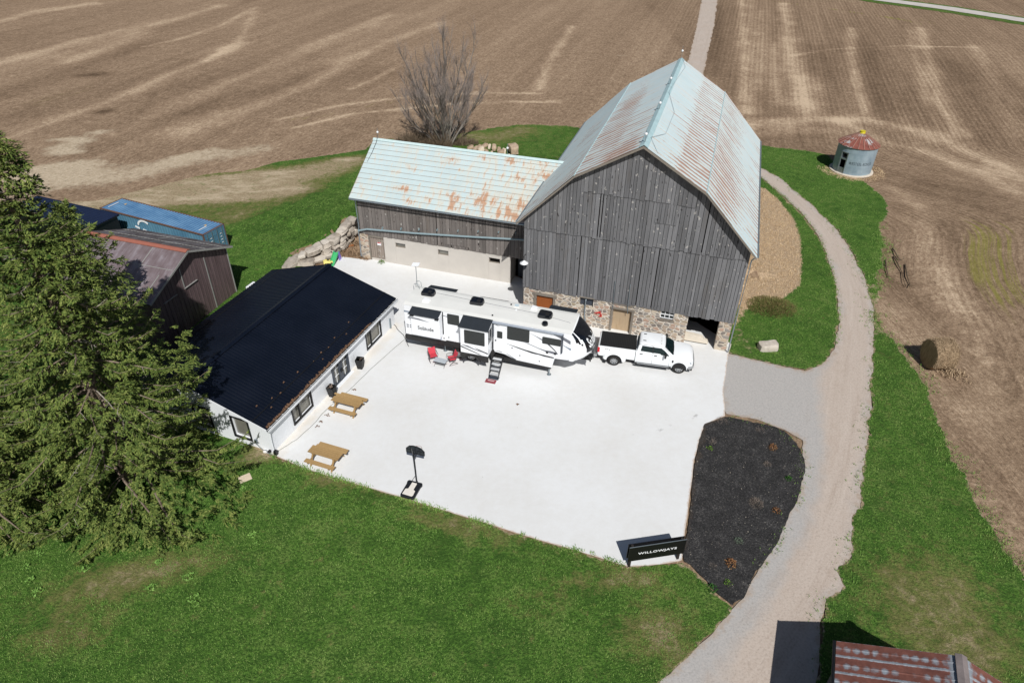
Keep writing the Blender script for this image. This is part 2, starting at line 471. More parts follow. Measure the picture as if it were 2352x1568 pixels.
def field_material():
    t = NT('crop_stubble'); co = t.coord()
    cmb = t.n('ShaderNodeCombineXYZ'); t.link(t.attr('rowc'), cmb.inputs[0]); t.link(t.attr('rowt'), cmb.inputs[1]); rc = cmb.outputs[0]
    rows = t.noise(t.mapping(rc, (1.5, 0.03, 1)), 1.0, 4, 0.75)
    wide = t.noise(t.mapping(rc, (0.11, 0.016, 1), loc=(3, 1, 0)), 1.0, 3, 0.5)
    mot = t.noise(co, 0.5, 6, 0.68); fine = t.noise(co, 4.5, 4, 0.8)
    tone = t.attr('tone')
    sep = t.n('ShaderNodeSeparateXYZ'); t.link(rc, sep.inputs[0])
    dr = t.math('SINE', t.math('MULTIPLY', sep.outputs[0], 2 * math.pi / 0.76))
    f = t.math('ADD', tone, t.math('MULTIPLY', t.math('SUBTRACT', rows, 0.5), t.math('ADD', 0.16, t.math('MULTIPLY', t.attr('drill'), 0.2))))
    f = t.math('ADD', f, t.math('MULTIPLY', t.math('SUBTRACT', wide, 0.5), 0.45))
    lines = t.noise(t.mapping(rc, (0.42, 0.012, 1), loc=(7, 2, 0)), 1.0, 5, 0.8)
    f = t.math('ADD', f, t.math('MULTIPLY', t.math('SUBTRACT', lines, 0.5), t.math('ADD', 0.36, t.math('MULTIPLY', t.attr('drill'), 0.2))))
    f = t.math('ADD', f, t.math('MULTIPLY', t.math('SUBTRACT', mot, 0.5), 0.4))
    f = t.math('ADD', f, t.math('MULTIPLY', t.math('SUBTRACT', fine, 0.5), 0.95))
    grit = t.noise(t.mapping(rc, (2.2, 1.1, 1)), 1.0, 4, 0.85)
    f = t.math('ADD', f, t.math('MULTIPLY', t.math('SUBTRACT', grit, 0.5), 1.05))
    f = t.math('ADD', f, t.math('MULTIPLY', dr, t.math('MULTIPLY', t.attr('drill'), 0.055)))
    c = t.ramp(f, [(0.05, lin(92, 75, 59)), (0.34, lin(128, 107, 87)), (0.6, lin(157, 134, 111)), (0.95, lin(205, 182, 155))])
    gr = t.math('ADD', t.attr('weeds'), t.math('MULTIPLY', t.math('SUBTRACT', t.noise(t.mapping(rc, (2.3, 0.05, 1)), 1.0, 4, 0.8), 0.5), 2.4))
    c = t.mix(t.math('MULTIPLY', t.step(gr, 0.45, 0.95), 0.6), c, lin(134, 134, 52))
    c = t.mix(t.step(t.math('ADD', t.attr('chalk'), t.math('MULTIPLY', t.math('SUBTRACT', t.noise(co, 0.9, 6, 0.8), 0.5), 1.5)), 0.4, 1.0), c, t.ramp(t.noise(co, 3, 4, 0.7), [(0.3, lin(172, 154, 130)), (0.7, lin(206, 190, 166))]))
    fl = t.noise(t.mapping(rc, (3.4, 1.6, 1), loc=(5, 5, 0)), 1.0, 2, 0.6)
    c = t.mix(t.math('MULTIPLY', t.step(fl, 0.62, 0.72), 0.36), c, lin(196, 174, 146))
    c = t.mix(t.math('MULTIPLY', t.step(fl, 0.39, 0.3), 0.45), c, lin(82, 68, 55))
    t.bump(t.math('ADD', fine, t.math('MULTIPLY', rows, 0.8)), 0.8, 0.12)
    return t.done(c, 0.95, spec=0.1)
M_FIELD = field_material()

def drive_material():
    t = NT('packed_gravel'); co = t.coord()
    n = t.noise(co, 0.45, 5, 0.65); f = t.noise(co, 9, 3, 0.8)
    tone = t.math('ADD', t.attr('tan'), t.math('MULTIPLY', t.math('SUBTRACT', n, 0.5), 0.9))
    c = t.mix(t.step(tone, 0.2, 0.8), lin(174, 171, 168), lin(188, 174, 162))
    sv = t.n('ShaderNodeCombineXYZ'); t.link(t.attr('acr'), sv.inputs[0]); t.link(t.attr('alg'), sv.inputs[1])
    st1 = t.noise(t.mapping(sv.outputs[0], (2.4, 0.10, 1)), 1.0, 5, 0.75); st2 = t.noise(t.mapping(sv.outputs[0], (0.9, 0.16, 1), loc=(4, 2, 0)), 1.0, 5, 0.7)
    c = t.mix(t.math('MULTIPLY', t.step(st1, 0.5, 0.68), t.math('MULTIPLY', t.attr('tan'), 0.45)), c, lin(160, 143, 129))
    c = t.mix(t.math('MULTIPLY', t.step(st1, 0.48, 0.34), t.math('MULTIPLY', t.attr('tan'), 0.4)), c, lin(204, 192, 181))
    c = t.mix(t.math('MULTIPLY', t.step(st2, 0.52, 0.7), t.math('MULTIPLY', t.attr('tan'), 0.35)), c, lin(170, 150, 134))
    c = t.mix(t.math('MULTIPLY', t.step(t.math('ADD', t.attr('rut'), t.math('MULTIPLY', t.math('SUBTRACT', t.noise(co, 0.6, 5, 0.7), 0.5), 1.2)), 0.2, 1.2), 0.5), c, lin(166, 148, 133))
    c = t.mix(t.math('MULTIPLY', t.step(f, 0.42, 0.75), 0.35), c, lin(206, 196, 187))
    c = t.mix(t.math('MULTIPLY', t.step(f, 0.5, 0.28), 0.4), c, lin(132, 122, 114))
    e = t.math('ADD', t.attr('edge'), t.math('MULTIPLY', t.math('SUBTRACT', t.noise(co, 1.8, 4, 0.7), 0.5), 1.6))
    c = t.mix(t.math('MULTIPLY', t.step(e, 0.35, -0.1), 0.6), c, lin(168, 148, 128))
    t.bump(f, 0.35, 0.03)
    return t.done(c, 0.95, spec=0.1)
M_DRIVE = drive_material()

def pad_material():
    t = NT('pale_concrete'); co = t.coord()
    n = t.noise(co, 0.22, 5, 0.6); f = t.noise(co, 2.5, 5, 0.7)
    c = t.ramp(t.math('ADD', t.math('MULTIPLY', n, 0.6), t.math('MULTIPLY', f, 0.4)), [(0.3, lin(216, 215, 212)), (0.6, lin(226, 227, 227))])
    warm = t.attr('dirt')
    c = t.mix(t.math('MULTIPLY', t.step(t.math('ADD', warm, t.math('MULTIPLY', t.math('SUBTRACT', t.noise(co, 1.2, 5, 0.7), 0.5), 0.9)), 0.4, 1.0), 0.55), c, lin(214, 202, 184))
    sp = t.step(t.noise(t.mapping(co, (1, 1, 1)), 5.5, 2, 0.5), 0.735, 0.77)
    pt = t.step(t.noise(co, 0.35, 2), 0.5, 0.62)
    c = t.mix(t.math('MULTIPLY', t.math('MULTIPLY', sp, pt), 0.32), c, lin(150, 140, 128))
    c = t.mix(t.math('MULTIPLY', t.step(t.math('ADD', t.attr('skid'), t.math('MULTIPLY', t.math('SUBTRACT', t.noise(co, 2.2, 4, 0.8), 0.5), 1.5)), 0.5, 1.0), 0.7), c, lin(140, 136, 134))
    e = t.math('ADD', t.attr('edge'), t.math('MULTIPLY', t.math('SUBTRACT', t.noise(co, 3, 3, 0.7), 0.5), 0.25))
    c = t.mix(t.math('MULTIPLY', t.step(e, 0.1, 0.02), 0.7), c, lin(196, 176, 158))
    return t.done(c, 0.85, spec=0.2)
M_PAD = pad_material()

def mulch_material():
    t = NT('dark_mulch'); co = t.coord()
    f = t.noise(co, 11, 3, 0.8); n = t.noise(co, 1.2, 4, 0.6)
    c = t.ramp(t.math('ADD', t.math('MULTIPLY', f, 0.7), t.math('MULTIPLY', n, 0.3)), [(0.32, lin(28, 28, 29)), (0.55, lin(62, 61, 61)), (0.75, lin(122, 119, 116))])
    e = t.math('ADD', t.attr('green'), t.math('MULTIPLY', t.math('SUBTRACT', t.noise(co, 2.2, 5, 0.75), 0.5), 1.1))
    c = t.mix(t.math('MULTIPLY', t.step(e, 0.5, 0.85), 0.8), c, t.ramp(f, [(0.3, lin(48, 62, 30)), (0.7, lin(110, 112, 58))]))
    ed = t.math('ADD', t.attr('brown'), t.math('MULTIPLY', t.math('SUBTRACT', t.noise(co, 2.0, 5, 0.75), 0.5), 0.8))
    c = t.mix(t.math('MULTIPLY', t.step(ed, 0.45, 0.9), 0.6), c, lin(92, 78, 64))
    c = t.mix(t.step(t.noise(co, 13, 1, 0.5), 0.745, 0.775), c, lin(186, 176, 160))
    t.bump(f, 0.9, 0.07)
    return t.done(c, 0.95, spec=0.15)
M_MULCH = mulch_material()
M_ROAD = plain('pale_road_gravel', lin(196, 190, 184), 0.95, 0.12, 0.5, spec=0.1)

# ------------------------------------------------------------------ the field: one sheet to the horizon
def axis(lo, hi, step, far, k=1.35):
    a = list(np.arange(lo, hi, step)); s_ = step
    while a[-1] < far: s_ *= k; a.append(a[-1] + s_)
    s_ = step
    while a[0] > -far: s_ *= k; a.insert(0, a[0] - s_)
    return np.array(a)
xs = axis(-135, 140, 0.85, 2500); ys = axis(8, 205, 0.85, 2500)
X, Y = np.meshgrid(xs, ys)
FP = np.stack([X.ravel(), Y.ravel()], 1)
ROWA = 0.2864
fc = FP[:, 0] * math.cos(ROWA) - FP[:, 1] * math.sin(ROWA)
ft = FP[:, 0] * math.sin(ROWA) + FP[:, 1] * math.cos(ROWA)
fan = np.clip(FP[:, 0] - 35, 0, 60) / 60 * np.clip(150 - FP[:, 1], 0, 90) / 90
fc = fc + fan * 0.12 * (150 - FP[:, 1])
_q = np.array([plan(1561.9 + x * .41025, 214.4 + y * .41025) for x, y in [(1500, 520), (1640, 640), (1672, 740), (1660, 900), (1690, 1050), (1760, 1170), (1830, 1270), (1960, 1500), (2060, 1700), (2150, 2000)]])[::-1]
_xl = np.interp(FP[:, 1], _q[:, 1], _q[:, 0])
_w = sstep(FP[:, 0], 26, 34) * (1 - sstep(FP[:, 1], 58, 84))
fc = fc * (1 - _w) + (FP[:, 0] - _xl) * _w; ft = ft * (1 - _w) + FP[:, 1] * _w
near = (np.abs(FP[:, 0]) < 180) & (FP[:, 1] > -10) & (FP[:, 1] < 260)
zl = lambda pts: GP([(x * .427, y * .427) for x, y in pts])
zr = lambda pts: GP([(1347.5 + x * .42709, y * .42709) for x, y in pts])
zw = lambda pts: GP([(1561.9 + x * .41025, 214.4 + y * .41025) for x, y in pts])
TRACKS = [  # pale lines of crop residue and wheel tracks: line, half width in m, amount
    (zl([(0, 340), (300, 250), (600, 180), (900, 110), (1200, 30)]), 2.6, .20), (zl([(30, 750), (300, 640), (600, 540), (900, 400), (1100, 330), (1300, 230)]), 1.6, .26),
    (zl([(600, 720), (900, 590), (1200, 450), (1500, 330), (1800, 200), (2100, 80)]), 2.2, .17), (zl([(1000, 700), (1400, 560), (1700, 440), (1850, 330), (2100, 220), (2352, 130)]), 2.6, .22),
    (zl([(1500, 640), (1800, 570), (2100, 530), (2400, 500), (2900, 500)]), .55, .34), (zl([(1600, 680), (1900, 610), (2200, 580), (2500, 550), (3000, 545)]), .55, .34),
    (zl([(0, 110), (200, 60), (500, 20)]), 2.2, .2), (zl([(780, 250), (1000, 200), (1200, 130), (1370, 40)]), .8, .22), (zl([(640, 700), (760, 600), (830, 500)]), .6, -.18),
    (zl([(1880, 480), (2000, 430), (2150, 350)]), .5, .25), (zl([(2900, 480), (2945, 350), (3000, 260), (3080, 140)]), 1.0, .26), (zl([(1100, 330), (1300, 200), (1370, 60)]), 1.0, .16),
    (zl([(0, 500), (200, 440), (500, 330), (800, 230)]), 2.4, -.2), (zl([(300, 830), (900, 620), (1300, 520), (1700, 380)]), 2.0, -.18), (zl([(100, 640), (420, 560), (760, 430), (1000, 330)]), 2.0, -.16),
    (zl([(1100, 610), (1350, 540), (1600, 480), (1900, 400), (2000, 380)]), 4.0, -.2), (zl([(1000, 460), (1300, 380), (1600, 300)]), 3.0, -.15),
    (zr([(830, 0), (840, 300), (850, 600)]), 1.0, .26), (zr([(870, 0), (885, 250), (905, 600)]), 1.1, .14), (zr([(1060, 20), (1090, 250), (1150, 480), (1200, 600)]), 1.9, .3), (zr([(1420, 150), (1430, 300), (1460, 480), (1500, 600)]), 1.0, .28),
    (zr([(1790, 150), (1850, 350), (1900, 560), (2010, 720)]), 1.4, .28), (zr([(1730, 160), (1780, 350), (1830, 560)]), .9, .2), (zr([(2080, 250), (2200, 450), (2330, 720)]), 2.0, .18), (zr([(1000, 240), (1010, 420), (1040, 560)]), .9, .18),
    (zr([(940, 50), (940, 250), (930, 480)]), .7, .16), (zr([(1100, 300), (1300, 265), (1700, 245), (2100, 255)]), .5, .2), (zr([(1370, 290), (1600, 262), (2000, 250)]), .4, .15), (zr([(1200, 560), (1160, 430)]), 3.5, .2),
    (zr([(890, 670), (1200, 640), (1500, 640), (1800, 700), (2100, 830), (2352, 960)]), 2.0, .3), (zr([(890, 720), (1200, 690), (1480, 720)]), 1.2, .16), (zr([(1240, 250), (1260, 400), (1290, 590)]), 2.4, -.22),
    (zr([(1540, 250), (1600, 420), (1700, 600)]), 3.0, -.2), (zr([(1950, 330), (2060, 560), (2180, 760)]), 3.5, -.22), (zr([(700, 30), (690, 200), (700, 400)]), 1.6, -.24), (zr([(2250, 420), (2352, 600)]), 3, -.15),
    (zw([(900, 150), (1150, 270), (1400, 330), (1650, 430), (1926, 560)]), 1.6, .24), (zw([(1180, 520), (1330, 620), (1420, 800), (1460, 1000), (1530, 1200)]), 1.3, .2), (zw([(1480, 1000), (1600, 1200), (1680, 1400), (1740, 1600), (1700, 1800)]), 1.4, .16),
    (zw([(1280, 560), (1400, 520), (1600, 560), (1750, 700)]), 1.8, -.16), (zw([(1500, 700), (1560, 900), (1650, 1100)]), 1.2, -.14), (zw([(1180, 1180), (1300, 1300), (1370, 1450)]), 2.0, .12), (zw([(1200, 1000), (1300, 1150)]), 2.0, -.12),
]
tone = np.full(len(FP), 0.44)
weeds = np.zeros(len(FP)); chalk = np.zeros(len(FP))
Pn = FP[near]; tn = np.zeros(near.sum()); wn = np.zeros(near.sum()); cn = np.zeros(near.sum())
for ln, w, a in TRACKS:
    d = seg_dist(Pn, ln) + (fnoise(Pn, 0.25, 3) - 0.5) * w * 1.6
    tn += (1.15 if a > 0 else .6) * a * np.exp(-(d / (w * (.8 if a > 0 else 1.2))) ** 2)
tn += 0.06 * (Pn[:, 0] < 30)
def blob(c, rx, ry, a=0.0):
    c = G(*c); q = Pn - c; ca, sa = math.cos(a), math.sin(a)
    return np.exp(-(((q[:, 0] * ca + q[:, 1] * sa) / rx) ** 2 + ((-q[:, 0] * sa + q[:, 1] * ca) / ry) ** 2))
for c, rx, ry, a in [((60, 400), 9, 3.5, .3), ((130, 392), 10, 2.5, .3)]: cn += .5 * blob(c, rx, ry, a)
for c, rx, ry, a in [((230, 302), 2.0, 1.2, .3), ((190, 322), 2.2, 1.1, .3), ((142, 338), 2.6, 1.4, .3), ((150, 350), 2.8, 1.2, .3), ((142, 318), 2.5, .9, .3)]: cn += 0.95 * blob(c, rx, ry, a)
for ln, w, a in [(zl([(40, 1060), (300, 990), (700, 950), (1000, 860), (1400, 800)]), 2.8, .75), (zl([(150, 940), (300, 890), (500, 860)]), 1.6, .5), (zl([(950, 850), (1150, 800)]), 1.2, .4), (zr([(160, 295), (215, 300)]), .8, .7), (zr([(170, 266), (230, 268)]), .6, .5)]:
    cn += a * np.exp(-(seg_dist(Pn, ln) / w) ** 2)
for c, rx, ry, v in [((213, 171), 2.4, 1.3, -.45), ((240, 255), 1.3, .9, -.4), ((110, 130), 6, 3, .1)]: tn += v * blob(c, rx, ry, .3)
tn += 0.22 * np.exp(-(seg_dist(Pn, zl([(380, 330), (560, 255), (760, 180)])) / 2.2) ** 2)
for ln, w, a in [(zl([(200, 560), (330, 510), (480, 470)]), 2.5, .42), (zl([(0, 440), (200, 330), (330, 260)]), 3, .22), (zl([(1560, 640), (1750, 620), (2100, 545)]), 1.0, .5), (zl([(1700, 660), (1900, 620)]), 1.0, .35), (zl([(600, 560), (900, 450), (1100, 370)]), 1.4, .2),
                 (zw([(1700, 740), (1660, 900), (1690, 1050), (1760, 1170), (1830, 1270)]), 1.1, .52), (zw([(1620, 680), (1620, 860), (1640, 1030)]), 1.2, .32), (zw([(1850, 740), (1850, 900), (1870, 1080), (1926, 1180)]), 1.4, .5), (zw([(1760, 800), (1770, 1000), (1830, 1150)]), 1.0, .32), (zw([(1220, 640), (1270, 540)]), 2.0, .25),
                 (zr([(960, 0), (1300, 45), (1700, 105), (1800, 130)]), 1.0, .55), (zr([(1640, 90), (1700, 150)]), 2.5, .3), (zr([(1800, 105), (1860, 125)]), 1.6, .5), (zr([(2000, 190), (2300, 230)]), 2.0, .2), (zr([(1750, 330), (1700, 420)]), 3.0, .15)]:
    wn += a * np.exp(-(seg_dist(Pn, ln) / w) ** 2)
tone[near] += tn; weeds[near] = wn; chalk[near] = cn
me = bpy.data.meshes.new('field')
ny, nx = X.shape
Z = np.zeros(len(FP)); Z[near] = terr(Pn)
Z = Z - 0.07
me.vertices.add(len(FP)); me.vertices.foreach_set('co', np.column_stack([FP, Z]).astype(np.float32).ravel())
i = np.arange(ny - 1)[:, None] * nx + np.arange(nx - 1)[None]
q = np.stack([i, i + 1, i + nx + 1, i + nx], -1).reshape(-1, 4)
me.loops.add(q.size); me.loops.foreach_set('vertex_index', q.ravel().astype(np.int32))
me.polygons.add(len(q)); me.polygons.foreach_set('loop_start', (np.arange(len(q)) * 4).astype(np.int32)); me.polygons.foreach_set('loop_total', np.full(len(q), 4, np.int32))
me.update(); me.validate()
for k, v in (('tone', tone), ('weeds', weeds), ('chalk', chalk), ('rowc', fc), ('rowt', ft), ('drill', np.clip((FP[:, 0] - 20) / 25, 0, 1))):
    a = me.attributes.new(k, 'FLOAT', 'POINT'); a.data.foreach_set('value', v.astype(np.float32))
me.materials.append(M_FIELD)
tag(bpy.data.objects.new('field', me), kind='structure'); COL.objects.link(bpy.data.objects['field'])

# ------------------------------------------------------------------ sheets on it
zm3 = lambda pts: [(1470 + x * .375, 1163.75 + y * .375) for x, y in pts]
DRIVE_R = [(1700, 366), (1751, 387), (1792, 407), (1824, 436), (1874, 477), (1915, 518), (1948, 563), (1972, 608), (1993, 649), (2005, 690), (2009, 740), (2009, 789), (2007, 858), (2002, 930), (1994, 1010), (1984, 1090)] + zm3([(1340, 0), (1315, 150), (1290, 300), (1240, 400), (1285, 500), (1135, 560), (1110, 690), (1090, 1080), (1090, 1300)])
DRIVE_L = zm3([(-60, 1300), (110, 1078), (300, 900), (450, 760), (550, 640), (640, 560), (700, 430), (800, 250), (930, 0)]) + [(1835, 1130), (1846, 1070), (1846, 1010)]
APRON = [(1800, 985), (1740, 965), (1668, 950), (1655, 900), (1655, 820), (1672, 812), (1760, 831), (1850, 852), (1886, 838), (1907, 817)]
DRIVE_U = [(1919, 789), (1926, 743), (1925, 690), (1915, 633), (1898, 584), (1878, 538), (1845, 493), (1792, 444), (1748, 407), (1700, 380)]
drive_poly = GP(DRIVE_R + DRIVE_L + APRON + DRIVE_U)
mid_tr = GP([(1748, 397), (1820, 452), (1880, 510), (1930, 590), (1958, 670), (1965, 760), (1962, 860), (1955, 950), (1945, 1050), (1920, 1160), (1880, 1260), (1830, 1350), (1760, 1450), (1680, 1568)])
apr_c = GP([(1680, 880), (1760, 900), (1850, 930)]); shd = GP([(1850, 1000), (1850, 1080), (1815, 1180), (1760, 1290), (1680, 1410), (1570, 1525)])
def drive_attrs(V):
    tan = sstep(sdist(V, GP(DRIVE_R + [(1590, 1568), (1690, 1440), (1775, 1310), (1840, 1170), (1875, 1020), (1880, 870)] + DRIVE_U)), -1.2, 1.5)
    tan = tan * (1 - 0.8 * np.exp(-(seg_dist(V, shd) / 1.1) ** 2))
    d = seg_dist(V, mid_tr); rut = 0.75 * np.exp(-((d - 0.95) / 0.28) ** 2) + 0.35 * np.exp(-(d / 0.5) ** 2)
    rut += 0.6 * np.exp(-(seg_dist(V, GP([(1890, 820), (1870, 846), (1840, 858)])) / 0.8) ** 2)
    return {'tan': tan, 'rut': rut, 'acr': seg_dist(V, mid_tr) * np.where(V[:, 0] > np.interp(V[:, 1], mid_tr[::-1][:, 1], mid_tr[::-1][:, 0]), 1, -1) + 20, 'alg': V[:, 1] + V[:, 0] * .3}
sheet('gravel_drive', drive_poly, -0.015, M_DRIVE, 0.6, 0.3, 0.08, 1, drive_attrs)

PADP = [(604, 1040), (622, 1043), (700, 1075), (820, 1112), (940, 1146), (1030, 1175), (1200, 1228), (1350, 1272), (1441, 1301), (1500, 1297), (1560, 1289), (1567, 1286), (1573, 1230), (1580, 1170), (1594, 1060), (1606, 1010), (1620, 975), (1665, 955), (1665, 930), (1661, 900), (1668, 850), (1672, 815), (1680, 790), (1600, 740), (1420, 690), (1200, 640), (1100, 600), (900, 588), (845, 597), (790, 590), (775, 588), (757, 606), (735, 615), (700, 640), (640, 720)]
PADW = [tuple(G(*p)) for p in PADP]; house_f = frame(*HOUSE)
PADW += [house_f(12, 5), house_f(1, 5), house_f(0.35, 1)]
skids = [GP([(1440, 1000), (1520, 985), (1590, 960), (1625, 940)]), GP([(1345, 940), (1480, 938), (1600, 915)]), GP([(1560, 1000), (1640, 975)])]
def pad_attrs(V):
    hw = np.array([house_f(0.3, 0.0), house_f(14.5, 0.0)]); d1 = seg_dist(V, hw)
    bw = np.array([_b(-13, 4.2), _b(-2, 4.2)]); d2 = seg_dist(V, bw)
    dirt = 0.85 * np.exp(-(d1 / 0.9) ** 2) + 0.35 * np.exp(-(d2 / 2.5) ** 2) + 0.5 * np.exp(-(seg_dist(V, GP([(1672, 815), (1560, 790)])) / .8) ** 2)
    return {'dirt': dirt, 'skid': sum((0.9 if i == 0 else 0.45) * np.exp(-(seg_dist(V, s_) / 0.13) ** 2) for i, s_ in enumerate(skids))}
sheet('concrete_pad', np.array(PADW), 0.012, M_PAD, 0.45, 0.4, 0.03, 2, pad_attrs)

MULCH = [(1567, 1292), (1575, 1230), (1582, 1170), (1596, 1060), (1608, 1010), (1621, 975), (1666, 956), (1700, 962), (1760, 975), (1800, 990), (1830, 1018), (1846, 1055), (1843, 1100), (1830, 1150), (1810, 1200), (1785, 1245), (1755, 1290), (1725, 1340), (1705, 1372), (1682, 1394), (1655, 1372), (1636, 1350), (1606, 1318), (1585, 1300)]
def mulch_attrs(V):
    out = GP([(1666, 956), (1760, 975), (1830, 1018), (1846, 1055), (1830, 1150), (1785, 1245), (1740, 1310)])
    return {'green': 0.5 * np.exp(-(seg_dist(V, out) / 0.45) ** 2), 'brown': 0.7 * np.exp(-(seg_dist(V, GP([(1570, 1260), (1590, 1090), (1620, 975), (1665, 956)])) / 0.5) ** 2)}
sheet('mulch_bed', GP(MULCH), 0.03, M_MULCH, 0.5, 0.25, 0.12, 3, mulch_attrs)

# --- lawns
LAWN = [(1441, 1302), (1350, 1273), (1200, 1229), (1030, 1176), (940, 1147), (820, 1113), (700, 1076), (622, 1044)]
LAWN_W = [tuple(G(*p)) for p in LAWN] + [house_f(0.4, 0.4), house_f(1.5, 3), house_f(14, 3), (-15, 49.5)]
LAWN_W += [tuple(p) for p in (WALL_TOP[::-1][:, :2] + np.array([-0.25, 0.35]))] + [_b(-15.0, 9), _b(-14, 12), tuple(G(905, 318)), tuple(G(860, 322)), tuple(G(838, 344)), tuple(G(780, 352)), tuple(G(720, 361)), tuple(G(640, 371)), tuple(G(560, 393)), tuple(G(470, 400)), tuple(G(350, 430)), tuple(G(220, 462)), (-60, 60), (-60, 30), (-45, 5), (-20, 2), (2, 6)]
LAWN_W += [tuple(G(*p)) for p in zm3([(-60, 1300), (110, 1080), (300, 905), (450, 765), (550, 640)]) + [(1680, 1396), (1655, 1376), (1634, 1352), (1604, 1320), (1568, 1292), (1500, 1299)]]
LAWN_W = np.array(LAWN_W)
brownish = [((250, 1340), 4.0, 1.3, .3, .5), ((150, 1460), 2.5, 1.0, .2, .45), ((590, 1050), 1.2, .7, .3, .75), ((600, 1020), .9, .6, 0, .7), ((430, 1290), 3.5, .8, .2, .3), ((1400, 1330), 2.4, .6, .1, .4), ((1500, 1440), 2.5, 1.5, .5, .4), ((1560, 1500), 1.0, 2.0, .6, .4), ((740, 1110), 2.0, .5, -.3, .4), ((980, 1190), 2.5, .5, -.3, .42), ((1100, 1230), 2.5, .6, -.3, .36), ((1240, 1380), 2, 1, .3, .3), ((1480, 1330), 1.2, .5, 0, .4),
            ((430, 428), 9, 2.4, .25, .95), ((330, 455), 8, 2.4, .25, .95), ((560, 410), 5, 1.8, .25, .85), ((540, 445), 6, 1.6, .2, .7), ((600, 440), 5, 2, .2, .5), ((770, 378), 5, 1.6, .3, .42), ((700, 400), 6, 1.5, .3, .33), ((790, 365), 2.4, .9, .2, .45), ((560, 500), 4, 2.5, .2, .25)]
lush = GP([(830, 385), (760, 428), (690, 462), (600, 488), (528, 520), (540, 640), (600, 660), (668, 605), (700, 575), (820, 490)])
def lawn_attrs(V):
    bare = np.zeros(len(V))
    for c, rx, ry, a, k in brownish:
        p = G(*c); q = V - p; ca, sa = math.cos(a), math.sin(a)
        bare += k * np.exp(-(((q[:, 0] * ca + q[:, 1] * sa) / rx) ** 2 + ((-q[:, 0] * sa + q[:, 1] * ca) / ry) ** 2))
    back = sstep(V[:, 1], 54, 60)
    bare = np.maximum(bare, 0) + back * 0.30 - back * 0.5 * sstep(sdist(V, lush), -1.5, 1.5) - 0.35 * np.exp(-(seg_dist(V, GP([(640, 372), (720, 362), (838, 346)])) / 1.2) ** 2) - .3 * np.exp(-(seg_dist(V, GP([(400, 425), (470, 408), (560, 393)])) / .8) ** 2)
    strip = 0.35 * np.exp(-(seg_dist(V, GP(LAWN)) / 0.3) ** 2)
    return {'bare': np.minimum(bare, 1.0) + strip, 'dry': np.zeros(len(V))}
sheet('lawn', LAWN_W, -0.005, M_GRASS, 0.55, 0.3, 0.10, 4, lawn_attrs)

VERGE = [(1330, 292), (1240, 286), (1180, 287), (1120, 296), (1060, 306), (1010, 330), (1060, 350), (1240, 372), (1300, 400)]
VERGE_W = [tuple(G(*p)) for p in VERGE[:6]] + [_b(-14, 13), _b(-1, 13), _b(3, 22), _b(8, 25)]
def back_attrs(V):
    return {'bare': 0.42 * np.exp(-(seg_dist(V, GP([(1060, 310), (1130, 318), (1200, 300)])) / 2.0) ** 2) + 0.15, 'dry': np.zeros(len(V))}
sheet('rear_grass', np.array(VERGE_W), 0.0, M_GRASS, 0.7, 0.4, 0.25, 5, back_attrs)

OUT1 = [(1738, 333), (1790, 339), (1850, 345), (1905, 357), (1925, 385), (1990, 420), (2030, 452), (2040, 488), (2020, 518), (2032, 560), (2030, 596), (2016, 630), (2017, 668), (2012, 700), (2016, 740), (2052, 785), (2080, 820), (2110, 858), (2150, 945), (2170, 1020), (2220, 1100), (2260, 1180), (2310, 1260), (2360, 1325), (2440, 1500), (2440, 1640), (1890, 1640)]
verge = GP(OUT1 + [(x - 1, y) for x, y in DRIVE_R[::-1]])
def verge_attrs(V):
    bare = np.full(len(V), .10) - .1 * sstep(V[:, 1], 45, 55)
    for c, rx, ry, k in [((2130, 1400), 3.0, 2.4, .30), ((2230, 1500), 2.8, 1.8, .32), ((2060, 1330), 1.2, 1.2, .22), ((2180, 1320), 1.4, 1.8, .25), ((1925, 400), 1.8, 1.0, .3)]:
        q = V - G(*c); bare += k * np.exp(-((q[:, 0] / rx) ** 2 + (q[:, 1] / ry) ** 2))
    bn = G(1960, 395); d = np.hypot(V[:, 0] - bn[0], V[:, 1] - bn[1])
    return {'bare': bare, 'dry': 0.75 * np.exp(-((d - 1.6) / 1.4) ** 2)}
sheet('drive_verge', verge, 0.0, M_GRASS, 0.6, 0.22, 0.2, 6, verge_attrs)

INNER = [(1700, 384), (1748, 409), (1792, 446), (1843, 495), (1876, 540), (1896, 586), (1913, 635), (1923, 690), (1924, 743), (1917, 787), (1905, 815), (1884, 836), (1850, 850), (1760, 829), (1674, 811), (1660, 790)]
INNER_W = [tuple(G(*p)) for p in INNER] + [_b(14.9, 3), _b(14.9, 20)]
dryp = GP([(1700, 420), (1760, 432), (1795, 462), (1826, 500), (1842, 545), (1846, 600), (1842, 655), (1800, 690), (1740, 690), (1690, 745), (1690, 600)])
def inner_attrs(V):
    s_ = sdist(V, dryp); low = np.exp(-(seg_dist(V, GP([(1690, 760), (1720, 800)])) / 1.6) ** 2)
    q = V - G(1770, 700)
    return {'dry': sstep(s_, -0.5, 0.8) * 0.95 + 0.45 * low, 'bare': 0.42 * np.exp(-((q[:, 0] / 2.2) ** 2 + (q[:, 1] / 2.0) ** 2))}
sheet('bank_grass', np.array(INNER_W), 0.0, M_GRASS, 0.5, 0.3, 0.18, 7, inner_attrs)

